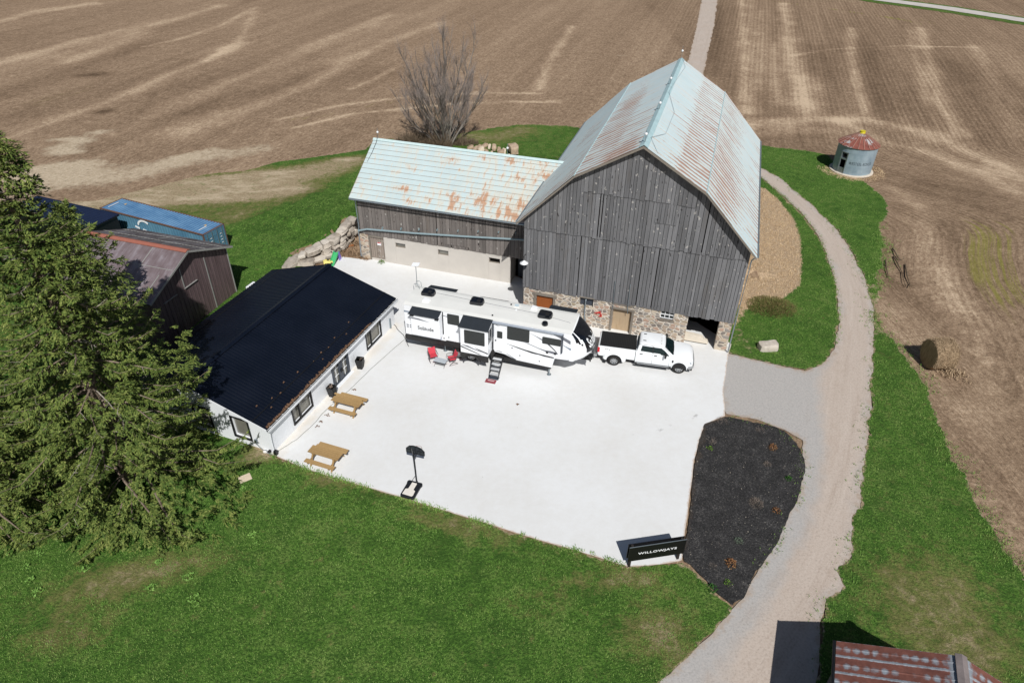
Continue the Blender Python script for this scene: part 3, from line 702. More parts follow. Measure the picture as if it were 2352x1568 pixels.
M_LANE = M_DRIVE
lane = GP([(1618, -30), (1652, -30), (1640, 60), (1624, 130), (1606, 210), (1560, 230), (1578, 150), (1600, 60)])
def lane_attrs(V):
    c = GP([(1634, -20), (1620, 60), (1600, 140), (1585, 220)]); d = seg_dist(V, c)
    return {'tan': np.full(len(V), 0.75), 'rut': 0.55 * np.exp(-((d - 1.0) / 0.5) ** 2), 'acr': d * 1.0, 'alg': V[:, 1]}
sheet('dirt_lane', lane, -0.02, M_LANE, 1.2, 0.5, 0.16, 8, lane_attrs)
def strip(a, w0, w1):
    a = np.array(a); t = np.gradient(a, axis=0); t /= np.linalg.norm(t, axis=1)[:, None]; n = np.stack([-t[:, 1], t[:, 0]], 1)
    return np.vstack([a + n * w1, (a + n * w0)[::-1]])
RD = [G(1960, -14), G(2020, -1), G(2180, 20), G(2352, 47), G(2480, 67)]
sheet('road', strip(RD, -2.6, 2.6), 0.03, M_ROAD, 2.0, 1.5, 0.15, 9)
zero = lambda V: {'dry': np.full(len(V), 0.1), 'bare': np.full(len(V), 0.22)}
sheet('roadside_grass', strip(RD, -6.2, 4.6), -0.02, M_GRASS, 1.6, 1.0, 0.5, 10, zero)
# ------------------------------------------------------------------ building materials
def wood_material(name, base, var=0.5, knots=True, warm=None, sx=9.0, sz=0.35):
    t = NT(name); co = t.coord(); tone = t.attr('tone')
    gr = t.noise(t.mapping(co, (sx, sx, sz)), 2.2, 5, 0.75)
    bl = t.noise(t.mapping(co, (1.2, 1.2, 0.5)), 0.8, 4, 0.6)
    f = t.math('ADD', t.math('MULTIPLY', gr, 0.5), t.math('ADD', t.math('ADD', 0.085, t.math('MULTIPLY', tone, 0.25)), t.math('MULTIPLY', bl, 0.3)))
    c = t.ramp(f, [(0.3, sc(base, 1 - var)), (0.6, base), (0.9, sc(base, 1 + var * 1.1))])
    if warm: c = t.mix(t.math('MULTIPLY', t.step(t.noise(t.mapping(co, (1.5, 1.5, 0.4)), 0.9, 4, 0.7), 0.52, 0.75), 0.55), c, warm)
    if knots:
        k = t.noise(t.mapping(co, (4.6, 4.6, 3.4)), 1.0, 1.5, 0.5)
        c = t.mix(t.math('MULTIPLY', t.step(k, 0.675, 0.72), 0.65), c, sc(lin(206, 202, 196), 0.8))
        c = t.mix(t.math('MULTIPLY', t.step(t.noise(t.mapping(co, (7, 7, 2.4), loc=(9, 2, 4)), 1.0, 1.5, 0.5), 0.69, 0.74), 0.8), c, lin(34, 31, 30))
    t.bump(gr, 0.35, 0.01)
    return t.done(c, 0.9, spec=0.15)
M_BOARD = wood_material('weathered_grey_board', lin(113, 113, 115), warm=lin(104, 99, 95))
M_BOARD_B = wood_material('weathered_brown_grey_board', lin(116, 110, 106), warm=lin(112, 100, 90))
M_OLDDOOR = wood_material('old_plank_door', lin(150, 138, 128), 0.4)
M_BEAM = wood_material('grey_beam', lin(140, 132, 122), 0.35, False)
M_DARK = plain('dark_inside', lin(22, 20, 19), 0.95, 0.2, spec=0.05)

def stone_material(name, scale=2.0, tall=1.35, mortar=lin(206, 194, 178), kind=0):
    t = NT(name); co = t.coord()
    w = t.n('ShaderNodeVectorMath', operation='ADD'); t.link(t.mapping(co, (1, 1, tall)), w.inputs[0])
    nz = t.n('ShaderNodeTexNoise'); t.link(co, nz.inputs['Vector']); nz.inputs['Scale'].default_value = 2.6
    sc_ = t.n('ShaderNodeVectorMath', operation='SCALE'); t.link(nz.outputs['Color'], sc_.inputs[0]); sc_.inputs['Scale'].default_value = 0.22
    t.link(sc_.outputs[0], w.inputs[1]); v = w.outputs[0]
    edge = t.voro(v, scale, 'DISTANCE_TO_EDGE', 'Distance', 0.95)
    cell = t.n('ShaderNodeTexVoronoi'); t.link(v, cell.inputs['Vector']); cell.inputs['Scale'].default_value = scale; cell.inputs['Randomness'].default_value = 0.95
    sp = t.n('ShaderNodeSeparateColor'); t.link(cell.outputs['Color'], sp.inputs[0])
    c = t.ramp(sp.outputs[0], [(0.0, lin(104, 98, 96)), (0.18, lin(158, 138, 120)), (0.36, lin(186, 166, 144)), (0.5, lin(134, 130, 128)), (0.64, lin(178, 144, 126)), (0.78, lin(204, 190, 170)), (0.9, lin(156, 140, 118)), (1.0, lin(94, 88, 84))], 'CONSTANT')
    c = t.mix(t.math('MULTIPLY', t.noise(co, 9, 5, 0.7), 0.5), c, sc(lin(196, 184, 168), 0.9), 'MIX')
    gap = t.math('ADD', edge, t.math('MULTIPLY', t.math('SUBTRACT', t.noise(co, 5, 3, 0.6), 0.5), 0.09))
    m_ = t.step(gap, 0.055, 0.12)
    c = t.mix(m_, t.ramp(t.noise(co, 4, 4, 0.7), [(0.3, sc(mortar, 0.78)), (0.7, mortar)]), c)
    t.bump(t.math('ADD', m_, t.math('MULTIPLY', t.noise(co, 8, 4, 0.7), 0.5)), 0.7, 0.06)
    return t.done(c, 0.92, spec=0.15)
M_STONE = stone_material('fieldstone_masonry', 2.7, 1.7, lin(226, 217, 204))
M_STONE_BIG = stone_material('fieldstone_pier', 2.1, 1.7)

def roof_material(name, paint, rustc, rsx, rsy, amp=1.9, soft=0.08, fade=None, rib=0):
    """painted sheet metal; attribute-free: rust amount comes from the vertex attribute 'rust', UV in metres (u along the ridge, v down the slope)"""
    t = NT(name); uv = t.coord('UV'); ru = t.attr('rust')
    n1 = t.noise(t.mapping(uv, (rsx, rsy, 1)), 1.0, 4, 0.7); n2 = t.noise(t.mapping(uv, (0.35, 0.3, 1)), 1.0, 4, 0.6)
    n3 = t.noise(uv, 6.0, 4, 0.75)
    c = t.ramp(t.math('ADD', t.math('MULTIPLY', n2, 0.6), t.math('MULTIPLY', n1, 0.4)), [(0.3, sc(paint, 0.86)), (0.65, paint)])
    if fade: c = t.mix(t.math('MULTIPLY', t.step(t.noise(t.mapping(uv, (0.5, 0.16, 1), loc=(4, 4, 0)), 1.0, 4, 0.65), 0.42, 0.7), 0.7), c, fade)
    r = t.math('ADD', ru, t.math('ADD', t.math('MULTIPLY', t.math('SUBTRACT', n1, 0.5), amp), t.math('MULTIPLY', t.math('SUBTRACT', n3, 0.5), 0.35)))
    if rib:
        su = t.n('ShaderNodeSeparateXYZ'); t.link(uv, su.inputs[0]); wv = t.math('SINE', t.math('ADD', t.math('MULTIPLY', su.outputs[0], 2 * math.pi / rib), t.math('MULTIPLY', n2, 5.0)))
        r = t.math('ADD', r, t.math('MULTIPLY', wv, 0.26))
    st = t.math('MULTIPLY', t.step(r, 0.5, 0.5 + soft * 2), 0.85)
    c = t.mix(st, c, t.ramp(t.math('ADD', t.math('MULTIPLY', n3, 0.6), t.math('MULTIPLY', n1, 0.4)), [(0.3, sc(rustc, 0.72)), (0.7, sc(rustc, 1.25))]))
    st2 = t.math('MULTIPLY', t.step(r, 0.33, 0.5), 0.35)
    c = t.mix(t.math('MULTIPLY', st2, t.math('SUBTRACT', 1.0, st)), c, lin(214, 190, 160))
    return t.done(c, t.mix(st, (0.38,) * 3 + (1,), (0.85,) * 3 + (1,)), 0.0, 0.4)
TURQ = lin(198, 214, 217)
M_ROOF_BARN = roof_material('turquoise_rusty_sheet', TURQ, lin(150, 100, 78), 4.0, 0.3, amp=1.5, rib=.57, fade=lin(196, 206, 208))
M_ROOF_WING = roof_material('turquoise_rusty_shingle', lin(196, 213, 215), lin(178, 126, 88), 3.0, 0.8, amp=1.9, soft=0.12, fade=lin(204, 206, 196))
M_SEAM = plain('rust_seam', lin(140, 112, 92), 0.8, 0.3, 3)
M_TRIM_T = plain('turquoise_ridge', lin(176, 204, 208), 0.45, 0.12, 2)
M_GALV = plain('galvanised_metal', lin(150, 160, 166), 0.4, 0.12, 3, 0.6)
M_WHITE = plain('white_paint', lin(236, 238, 240), 0.5, 0.03, 1.5)
M_BLACK = plain('black_paint', lin(20, 21, 24), 0.45, 0.2, 3)
M_DGREY = plain('dark_grey_paint', lin(62, 68, 78), 0.5, 0.12, 3)
M_IRON = plain('dark_iron', lin(52, 48, 46), 0.7, 0.25, 5)
M_GLASS = plain('dark_window_glass', lin(40, 48, 50), 0.06, 0.2, 1.2, spec=0.8)
M_GLASS_H = plain('grey_room_glass', lin(120, 118, 110), 0.05, 0.3, 0.9, spec=0.8)

def ribbed(mb_v, o, du, dv, lu, lv, period, hgt, duty=0.35, nv=4, wave=False):
    """sheet of ribs running down the slope -> arrays (verts, faces, uv).  o corner, du along ridge, dv down slope (unit), nrm from du x dv"""
    o, du, dv = Vector(o), Vector(du), Vector(dv); n = dv.cross(du)
    if n.z < 0: n = -n
    prof = []; u = 0.0
    while u < lu - 1e-6:
        if wave: prof += [(u, 0.0), (u + period * .25, hgt * .5), (u + period * .5, hgt), (u + period * .75, hgt * .5)]
        else: prof += [(u, 0.0), (u + period * (1 - duty), 0.0), (u + period * (1 - duty * .75), hgt), (u + period * (1 - duty * .25), hgt)]
        u += period
    prof = [(min(a, lu), b) for a, b in prof] + [(lu, 0.0)]
    n0 = len(mb_v.v); k = len(prof)
    for j in range(nv + 1):
        for a, b in prof: mb_v.v.append(tuple(o + du * a + dv * (lv * j / nv) + n * b))
    for j in range(nv):
        for i in range(k - 1):
            a = n0 + j * k + i; kf = len(mb_v.f)
            mb_v.f.append((a, a + 1, a + 1 + k, a + k)); mb_v.m.append(mb_v.cm)
            u0, u1 = prof[i][0], prof[i + 1][0]; v0, v1 = lv * j / nv, lv * (j + 1) / nv
            mb_v.uv[kf] = ((u0, v0), (u1, v0), (u1, v1), (u0, v1))

def rust_attr(o, fn):
    me = o.data; U = np.empty(len(me.loops) * 2, np.float32); me.uv_layers[0].data.foreach_get('uv', U); U = U.reshape(-1, 2).astype(float)
    a = me.attributes.new('rust', 'FLOAT', 'CORNER')
    a.data.foreach_set('value', fn(U[:, 0], U[:, 1]).astype(np.float32))

def boards(mb, u0, u1, zb, zt, v, w=0.24, th=0.03, face=-1, gap=0.026, seed=0, rag=0.05, axis='u', gaps=()):
    """upright boards; zb/zt are functions of u (top may slope)"""
    r = random.Random(seed); u = u0
    while u < u1 - 0.03:
        ww = min(w * r.uniform(0.75, 1.3), u1 - u); a, b = u + gap / 2, u + ww - gap / 2
        if any(abs(u - g) < 0.12 for g in gaps): a += 0.045
        d = v + face * (th + r.uniform(0, 0.014)); bot = zb((a + b) / 2) - r.uniform(-rag, rag)
        t = r.random()
        pa = [(a, d, bot), (b, d, bot), (b, d, zt(b)), (a, d, zt(a))]
        pb = [(a, v, bot), (b, v, bot), (b, v, zt(b)), (a, v, zt(a))]
        if axis == 'v': pa = [(y, x, z) for x, y, z in pa]; pb = [(y, x, z) for x, y, z in pb]
        mb.hexa([pa[0], pa[1], pb[1], pb[0], pa[3], pa[2], pb[2], pb[3]], t)
        u += ww

# ------------------------------------------------------------------ the big barn
barn = thing('barn', 'big weathered grey board barn with a rusty pale turquoise gambrel roof and a fieldstone base', 'barn', (BARN[0], BARN[1], 0), BARN[2])
BW, BL, BE, BK, BR, KK = 16.04, 23.115, 7.9, 11.79, 14.25, 3.825
def gz(u):
    u = min(max(u, 0), BW); u = min(u, BW - u)
    return BE + (BK - BE) * u / KK if u < KK else BK + (BR - BK) * (u - KK) / (BW / 2 - KK)
# stone base with openings
mb = MB()
D1, D2, W1, W2 = (1.5, 2.78, 0, 1.98), (7.28, 8.62, 0, 1.95), (4.78, 5.78, 1.7, 2.46), (10.64, 11.6, 1.78, 2.46)
wall_holes(mb, 0.5, 12.6, -0.2, 2.5, 0.5, 1.05, [D1, D2, W1, W2])
mb.box(0.5, 1.05, 1.05, BL - .5, -0.2, 2.5); mb.box(15.05, 15.6, 1.15, BL - .5, -0.2, 2.5); mb.box(0.5, 15.6, BL - 1, BL - .5, -.2, 2.5)
mb.build('stone_foundation', M_STONE, barn)
mb = MB(); mb.box(14.72, 15.58, 0.46, 1.15, -0.2, 2.42); mb.build('stone_pier', M_STONE_BIG, barn, bevel=0.03)
# siding: three lapped tiers on the front, plain sides and back
mb = MB(); hw = rnd.Random if False else None
boards(mb, 0.42, 15.66, lambda u: 2.47 - 0.004 * u, lambda u: min(7.42, gz(u) - .14), 0.47, 0.25, seed=3, gaps=(4.5, 8.7, 9.9))
boards(mb, 0.42, 15.66, lambda u: 7.32, lambda u: gz(u) - 0.12, 0.41, 0.25, seed=4, gaps=(5.7, 12.6))
boards(mb, 4.45, 11.75, lambda u: 10.62 - 0.02 * (u - 4.4), lambda u: gz(u) - 0.12, 0.36, 0.26, seed=5)
boards(mb, 9.3, 10.7, lambda u: 9.1, lambda u: 10.5, 0.365, 0.2, seed=8, rag=.02)
mb.build('front_siding', M_BOARD, barn)
mb = MB()
boards(mb, 0.5, BL - .5, lambda u: 2.45, lambda u: 8.25, 15.62, 0.26, face=1, seed=6, axis='v')
boards(mb, 0.5, BL - .5, lambda u: 2.45, lambda u: 8.25, 0.44, 0.26, face=-1, seed=7, axis='v')
boards(mb, 0.45, 15.6, lambda u: 1.0, lambda u: gz(u) - .12, BL - 0.45, 0.26, face=1, seed=9)
mb.build('side_siding', M_BOARD, barn)
mb = MB()
poly = [(0.55, 2.5), (15.5, 2.5), (15.5, 8.2), (12.2, 11.6), (8.02, 14.05), (3.83, 11.6), (0.55, 8.2)]
mb.prism([(a, 0.5, b) for a, b in poly], (0, 0.03, 0)); mb.prism([(a, BL - .5, b) for a, b in poly], (0, -0.03, 0))
mb.build('dark_backing', M_DARK, barn)  # near-black sheets behind the boards, put in for the unlit inside
# lintel beams and a sill shadow board
mb = MB()
mb.box(1.2, 3.05, 0.42, 0.6, 1.98, 2.2); mb.box(1.3, 1.5, 0.44, 0.6, 0, 1.98); mb.box(2.78, 2.96, 0.44, 0.6, 0, 1.98)
mb.box(7.05, 8.85, 0.4, 0.62, 1.95, 2.1); mb.box(7.25, 8.75, 0.46, 0.62, 2.28, 2.42); mb.box(8.64, 8.8, 0.42, 0.6, 0, 1.95); mb.box(7.12, 7.27, .44, .6, 0, 1.95)
mb.box(4.7, 5.86, 0.42, 0.6, 2.42, 2.52); mb.box(10.55, 11.7, 0.4, 0.6, 1.68, 1.78)
mb.box(12.45, 15.6, 0.5, 0.75, 2.42, 2.6)
mb.build('lintel', M_BEAM, barn, bevel=0.015)
M_ORANGE = wood_material('orange_plywood', lin(152, 88, 48), 0.25, False, sx=4)
M_PLY = wood_material('stained_plywood', lin(182, 160, 132), 0.16, False, warm=lin(140, 108, 76), sx=3)
mb = MB(); mb.box(1.51, 2.77, 0.62, 0.67, 0.02, 1.97); d = mb.build('door', M_ORANGE, barn); d['label'] = 'orange plywood door'
mb = MB(); mb.box(2.62, 2.7, 0.58, 0.62, 0.95, 1.1); mb.build('handle', M_WHITE, d)
mb = MB(); mb.box(7.29, 8.61, 0.72, 0.77, 0.02, 1.92); d = mb.build('door', M_PLY, barn); d['label'] = 'pale plywood door with a brown stain'
mb = MB(); mb.box(4.79, 5.77, 0.7, 0.74, 1.71, 2.45); d = mb.build('window', M_DGREY, barn)
mb = MB(); mb.tube([(5.2, .72, 2.4), (5.22, .5, 2.2), (5.22, .4, 1.7), (5.25, .38, 1.0), (5.4, .36, .2)], 0.05, 8); mb.build('hose_pipe', M_GALV, d)
mb = MB(); mb.box(10.65, 11.59, 0.64, 0.67, 1.79, 2.45); w_ = mb.build('window', M_GLASS, barn)
mb = MB()
for a in (10.64, 10.94, 11.26, 11.55): mb.box(a, a + .05, 0.58, 0.64, 1.79, 2.45)
for z in (1.79, 2.09, 2.4): mb.box(10.64, 11.6, 0.585, 0.635, z, z + .05)
mb.build('window_frame', M_WHITE, w_)
# broken half wall in the opening
mb = MB(); mb.prism([(12.45, .75, 0.14), (13.9, .75, 0.14), (14.3, .75, .14), (14.2, .75, .36), (13.95, .75, .42), (13.85, .75, .6), (13.55, .75, .66), (12.45, .75, .72)], (0, .35, 0))
mb.build('broken_half_wall', plain('old_concrete', lin(216, 206, 190), .9, .1, 2), barn, bevel=.02)
mb = MB(); mb.box(0.6, 15.5, 1.1, BL - .6, -.1, -.02); mb.build('barn_floor', M_DARK, barn)
mb = MB(); mb.tube([(8.35, .38, 1.75), (8.3, .36, 2.5), (8.28, .36, 4.2)], .025, 6); mb.tube([(7.25, .34, 1.95), (7.2, .34, 4.3)], .022, 6); mb.build('conduit', M_GALV, barn)
# roof: two slopes a side, each of two courses of sheets
def slope(p_hi, p_lo, side, name, rustfn, seed):
    a = Vector((p_hi[0], -.16, p_hi[1])); b = Vector((p_lo[0], -.16, p_lo[1])); d = (b - a); L = d.length; d.normalize()
    m_ = MB()
    ribbed(m_, a + d * (L * .5 - .08) + Vector((0, 0, 0)), (0, 1, 0), d, BL + .16, L * .5 + .08, 0.19, 0.022, nv=8, wave=True)
    k = len(m_.f)
    for i in range(k): m_.uv[i] = tuple((u, v + L * .5 - .08) for u, v in m_.uv[i])
    nrm = d.cross(Vector((0, 1, 0)))
    if nrm.z < 0: nrm = -nrm
    ribbed(m_, a + nrm * 0.02, (0, 1, 0), d, BL + .16, L * .5, 0.19, 0.022, nv=8, wave=True)
    o = m_.build(name, M_ROOF_BARN, barn, fix=False)
    rust_attr(o, rustfn)
    s_ = MB(); s_.prism([a - nrm * .03, b - nrm * .03, b - nrm * .09, a - nrm * .09], (0, BL + .16, 0)); s_.build('roof_deck', M_BEAM, barn)
    return o
def band(v, a, b, s_=.25): return 1 / (1 + np.exp(-(v - a) / s_)) * 1 / (1 + np.exp((v - b) / s_))
Lu = math.hypot(BW / 2 - KK, BR - BK); Ll = math.hypot(KK, BE - BK)
pt = lambda u: (u, gz(u))
slope(pt(BW / 2), pt(BW - KK), 1, 'roof_slope', lambda u, v: 0.12 + 0.42 * band(v, Lu * .5, 99, .06) * (1 - 0.35 * u / BL) + 0.22 * band(v, .3, Lu * .5, .3) * np.exp(-u / 6) + .1 * np.exp(-((v - Lu * .42) / .4) ** 2), 1)
slope(pt(BW - KK), pt(BW), 1, 'roof_slope', lambda u, v: 0.32 + 0.12 * np.sin(v * 1.1 + .4) + 0.12 * np.exp(-((u - 7) / 5) ** 2) + .16 * band(v, 1.0, 3.4, .4) * np.exp(-((u - 3) / 3.5) ** 2), 2)
slope(pt(BW / 2), pt(KK), -1, 'roof_slope', lambda u, v: 0.14 + 0.38 * band(v, Lu * .5, 99, .1) * np.exp(-u / 10) + 0.62 * band(v, .5, Lu * .52, .2) * np.exp(-(u / 4.2) ** 2) + .42 * band(v, 2.2, 4.2, .3) * np.exp(-((u - 14) / 4) ** 2) + .22 * np.exp(-((u - 7) / 3) ** 2), 3)
slope(pt(KK), pt(0), -1, 'roof_slope', lambda u, v: 0.08 + 0.4 * np.exp(-u / 5) + .3 * np.exp(-((u - 13) / 2.5) ** 2 - ((v - 2.2) / 1.2) ** 2) + .15 * band(v, 0, 1.2) * np.exp(-((u - 6) / 5) ** 2), 4)
mb = MB()
for s_ in (-1, 1): mb.prism([(BW / 2, -.18, BR + .07), (BW / 2 + s_ * .26, -.18, BR - .09), (BW / 2 + s_ * .26, -.18, BR - .06), (BW / 2, -.18, BR + .1)], (0, BL + .2, 0))
mb.build('ridge_cap', M_TRIM_T, barn)
mb = MB()
for u in (KK, BW - KK): mb.tube([(u, -.17, gz(u) + .03), (u, BL + .01, gz(u) + .03)], .035, 6)
mb.build('knee_flashing', M_TRIM_T, barn)
mb = MB()
pr = [(0, BE), (KK, BK), (BW / 2, BR), (BW - KK, BK), (BW, BE)]
for v0 in (-.163, BL - .03):
    for (a, b), (c, d) in zip(pr, pr[1:]): mb.prism([(a, v0, b - .02), (c, v0, d - .02), (c, v0, d - .17), (a, v0, b - .17)], (0, .035, 0))
mb.build('rake_board', M_BEAM, barn)
mb = MB()
for u in (-.07, BW + .07): mb.tube([(u, .1, BE - .06), (u, BL - .1, BE - .06)], .07, 8)
mb.tube([(BW + .02, .3, BE - .1), (15.8, .4, 7.4), (15.75, .42, 2.6), (15.72, .3, .1)], .045, 8)
mb.build('eaves_gutter', M_GALV, barn)
def rod(parent, p, h):
    b_ = MB(); b_.tube([p, (p[0], p[1], p[2] + h)], .016, 6); r_ = b_.build('lightning_rod', M_GALV, parent)
    b_ = MB(); b_.lathe([(0.0, -.1), (.07, -.07), (.1, 0), (.07, .07), (.0, .1)], 12, (p[0], p[1], p[2] + h * .62)); b_.build('glass_ball', M_WHITE, r_, smooth=True)
for v, h in ((.35, .8), (7.4, .7), (14.2, .7), (BL - .2, 1.0)): rod(barn, (BW / 2, v, BR + .08), h)
mb = MB(); pts = [(BW / 2 + .12, BL - .3, BR + .12), (BW / 2 + .55, BL - 2, BR - .18), (BW / 2 + .2, 14, BR + .05), (BW / 2 + .15, 12, BR + .06), (BW / 2 + .95, 9, BR - .5), (BW / 2 + .9, 4, BR - .48), (BW / 2 + .2, 1.5, BR + .02), (BW / 2 + .9, .1, BR - .5), (BW / 2 + 3, -.03, BR - 1.85)]
mb.tube(pts, .011, 5); mb.build('lightning_cable', M_GALV, barn)
mb = MB(); mb.tube([(.62, .4, 5.25), (.62, .1, 5.4), (.62, -.05, 5.25), (.62, -.05, 4.95)], .022, 6); la = mb.build('lamp_arm', M_IRON, barn)
mb = MB(); mb.lathe([(.05, .16), (.1, .1), (.3, -.02), (.31, -.06)], 18, (.62, -.05, 4.82)); mb.build('lamp_shade', M_WHITE, la, smooth=True)
M_RED = plain('red_paint', lin(196, 44, 38), .5, .15)
mb = MB()
for k in range(3): mb.tube([(5.95 + .1 * k, .46 - .02 * k, 1.3), (6.2 + .1 * k, .4, 1.42 + .08 * k), (6.5, .42, 1.3 - .1 * k), (6.3, .44, 1.1)], .035, 6)
o = mb.build('hung_hose', M_RED, barn)

# ------------------------------------------------------------------ the low wing
wing = thing('barn_wing', 'low grey board barn wing with a pale turquoise shingle roof and a pale concrete base', 'barn wing', (BARN[0], BARN[1], 0), BARN[2])
M_CONC = plain('pale_render', lin(196, 190, 182), .9, .07, .9, bump=.2, bs=12)
mb = MB()
win = [(-11.92, -11.0, 1.6, 2.02), (-8.09, -7.16, 1.56, 2.03), (-3.65, -2.68, 1.6, 2.06)]
wall_holes(mb, -12.98, -1.78, -.2, 2.38, 4.65, 4.95, win)
mb.box(-1.95, -1.78, 4.95, 6.2, -.2, 2.38)
mb.build('concrete_wall', M_CONC, wing, bevel=.02)
mb = MB(); mb.box(-15.25, -14.28, 4.68, 5.2, -.2, 2.4); mb.build('stone_pier', M_STONE_BIG, wing, bevel=.04)
mb = MB(); mb.box(-15.2, -14.9, 5.2, 14.0, -.2, 2.4); mb.box(-15.2, .4, 13.7, 14.0, -.2, 2.4); mb.build('stone_foundation', M_STONE, wing)
mb = MB(); boards(mb, -14.26, -13.02, lambda u: .22, lambda u: 2.2, 4.75, .2, seed=21, rag=.01); d = mb.build('plank_door', M_OLDDOOR, wing)
mb = MB(); mb.box(-13.62, -13.27, 4.69, 4.705, 1.5, 1.78); s_ = mb.build('notice_board', M_WHITE, d)
mb = MB(); mb.box(-13.6, -13.29, 4.683, 4.689, 1.69, 1.77); mb.build('red_header', M_RED, s_)
mb = MB(); mb.box(-14.28, -13.0, 4.62, 4.9, 2.2, 2.4); mb.box(-14.4, -14.27, 4.64, 4.9, 0, 2.3); mb.build('door_frame', M_BEAM, wing)
mb = MB(); mb.box(-14.28, -12.98, 4.68, 5.0, -.1, .2); mb.build('door_step', M_CONC, wing)
mb = MB(); boards(mb, -15.0, .42, lambda u: 2.42, lambda u: 5.95, 4.64, .27, seed=22, gaps=(-8.2, -6.9, -5.5, -4.9), rag=.04)
boards(mb, 4.65, 14.0, lambda u: 2.42, lambda u: 5.75 + (min(u, 18.6 - u) - 4.2) * .598 - .1, -15.05, .27, face=-1, seed=23, axis='v')
boards(mb, -15.0, .42, lambda u: 2.42, lambda u: 5.8, 14.0, .27, face=1, seed=24)
mb.build('siding', M_BOARD_B, wing)
mb = MB(); boards(mb, -7.5, -5.2, lambda u: 2.6 + .1, lambda u: 5.35, 4.6, .27, seed=29, gaps=(-6.9, -5.6), rag=.05, gap=.02); mb.build('loft_hatch', M_BOARD_B, wing)
mb = MB(); mb.box(-14.9, .4, 4.72, 4.76, 2.4, 5.9); mb.box(-1.75, .45, 6.0, 6.1, 0, 2.6); mb.build('dark_backing', M_DARK, wing)  # dark sheets standing in for the unlit space behind boards and door
mb = MB(); mb.box(-1.5, -.45, 5.9, 5.98, 0, 1.9); d = mb.build('recessed_door', M_DGREY, wing)
for i, (a, b, c, e) in enumerate(win):
    mb = MB(); mb.box(a + .05, b - .05, 4.86, 4.88, c + .05, e - .05); p_ = mb.build('window', (M_GLASS_H, M_GLASS_H, M_DARK)[i], wing)
    mb = MB(); mb.box(a, b, 4.78, 4.9, c, c + .05); mb.box(a, b, 4.78, 4.9, e - .05, e); mb.box(a, a + .05, 4.78, 4.9, c, e); mb.box(b - .05, b, 4.78, 4.9, c, e); mb.build('window_frame', M_BEAM, p_)
# shingle roof in lapped courses
E0, R0 = (4.08, 5.808), (9.3, 8.94)
def shingles(e, r, name, fn, rows=12):
    m_ = MB(); U0, U1 = -15.4, 1.1
    dv = Vector((0, e[0] - r[0], e[1] - r[1])); L = dv.length; dv.normalize(); n = Vector((0, -dv.z, dv.y))
    if n.z < 0: n = -n
    for i in range(rows):
        a, b = L * i / rows, L * (i + 1) / rows + .03
        for k in range(40):
            ua, ub = U0 + (U1 - U0) * k / 40, U0 + (U1 - U0) * (k + 1) / 40
            o_ = Vector((0, r[0], r[1]))
            p = lambda u, t, h: Vector((u, 0, 0)) + o_ + dv * t + n * h
            m_.face([p(ua, a, 0), p(ub, a, 0), p(ub, b, .012), p(ua, b, .012)], uv=((ua, a), (ub, a), (ub, b), (ua, b)))
        m_.face([p(U0, b, .012), p(U1, b, .012), p(U1, b, -.02), p(U0, b, -.02)], uv=((U0, b),) * 4)
    o = m_.build(name, M_ROOF_WING, wing, fix=False); rust_attr(o, fn)
    s_ = MB(); s_.prism([Vector((U0, r[0], r[1])) - n * .05, Vector((U0, e[0], e[1])) - n * .05, Vector((U0, e[0], e[1])) - n * .13, Vector((U0, r[0], r[1])) - n * .13], (U1 - U0, 0, 0)); s_.build('roof_deck', M_BEAM, wing)
    s_ = MB()
    for i in range(1, rows): s_.obox(Vector(((U0 + U1) / 2, r[0], r[1])) + dv * (L * i / rows + .02) + n * .02, ((U1 - U0) / 2 - .01, 0, 0), dv * .012, n * .004)
    s_.build('course_seam', M_SEAM, wing)
def wr(u, v):
    x = (u + 15.4) / 16.5; q = np.stack([u * .9, np.floor(v / 0.5) * 3.1], 1); g = vnoise(q, 1.0, 5)
    return 0.23 + 0.22 * sstep(x, .3, 1.0) + .42 * sstep(g, .66, .97) + .16 * sstep(v, 2.5, 5.5) * x
shingles(E0, R0, 'roof_slope', wr)
shingles((14.4, 5.88), R0, 'roof_slope', wr)
mb = MB()
for s_ in (-1, 1): mb.prism([(-15.42, 9.3, 9.0), (-15.42, 9.3 + s_ * .2, 8.88), (-15.42, 9.3 + s_ * .2, 8.91), (-15.42, 9.3, 9.03)], (16.6, 0, 0))
mb.build('ridge_cap', M_ROOF_WING if False else plain('pale_ridge', lin(196, 216, 216), .5, .1), wing)
mb = MB(); mb.tube([(-15.35, 4.0, 5.73), (.0, 4.0, 5.73)], .06, 8)
mb.tube([(-15.3, 4.02, 5.7), (-15.1, 4.5, 5.4), (-15.1, 4.55, 3.0), (-15.15, 4.5, 2.7), (-15.15, 4.45, .3)], .05, 8); mb.build('eaves_gutter', M_GALV, wing)
mb = MB(); mb.tube([(-15.1, 4.4, 2.75), (-14.3, 4.42, 3.0), (-10, 4.42, 3.32), (-5.6, 4.42, 3.74), (-.2, 4.42, 4.3)], .075, 8)
for u in (-12.9, -11.2, -9.6, -8.0, -6.2, -4.5, -2.8, -1.4): mb.box(u, u + .06, 4.4, 4.6, 3.0 + .14 * (u + 14.3) * .93, 3.2 + .14 * (u + 14.3) * .86)
mb.build('drain_pipe', plain('blue_grey_pipe', lin(138, 158, 164), .4, .08), wing)
mb = MB()
for v in (4.2, 14.4): mb.prism([(-15.42, v, 5.9), (-15.42, 9.3, 8.96), (-15.42, 9.3, 8.8), (-15.42, v, 5.74)], (.03, 0, 0))
mb.build('rake_board', M_BEAM, wing)
rod(wing, (-15.0, 9.3, 8.98), .9); rod(wing, (-3.6, 9.3, 8.98), .9)
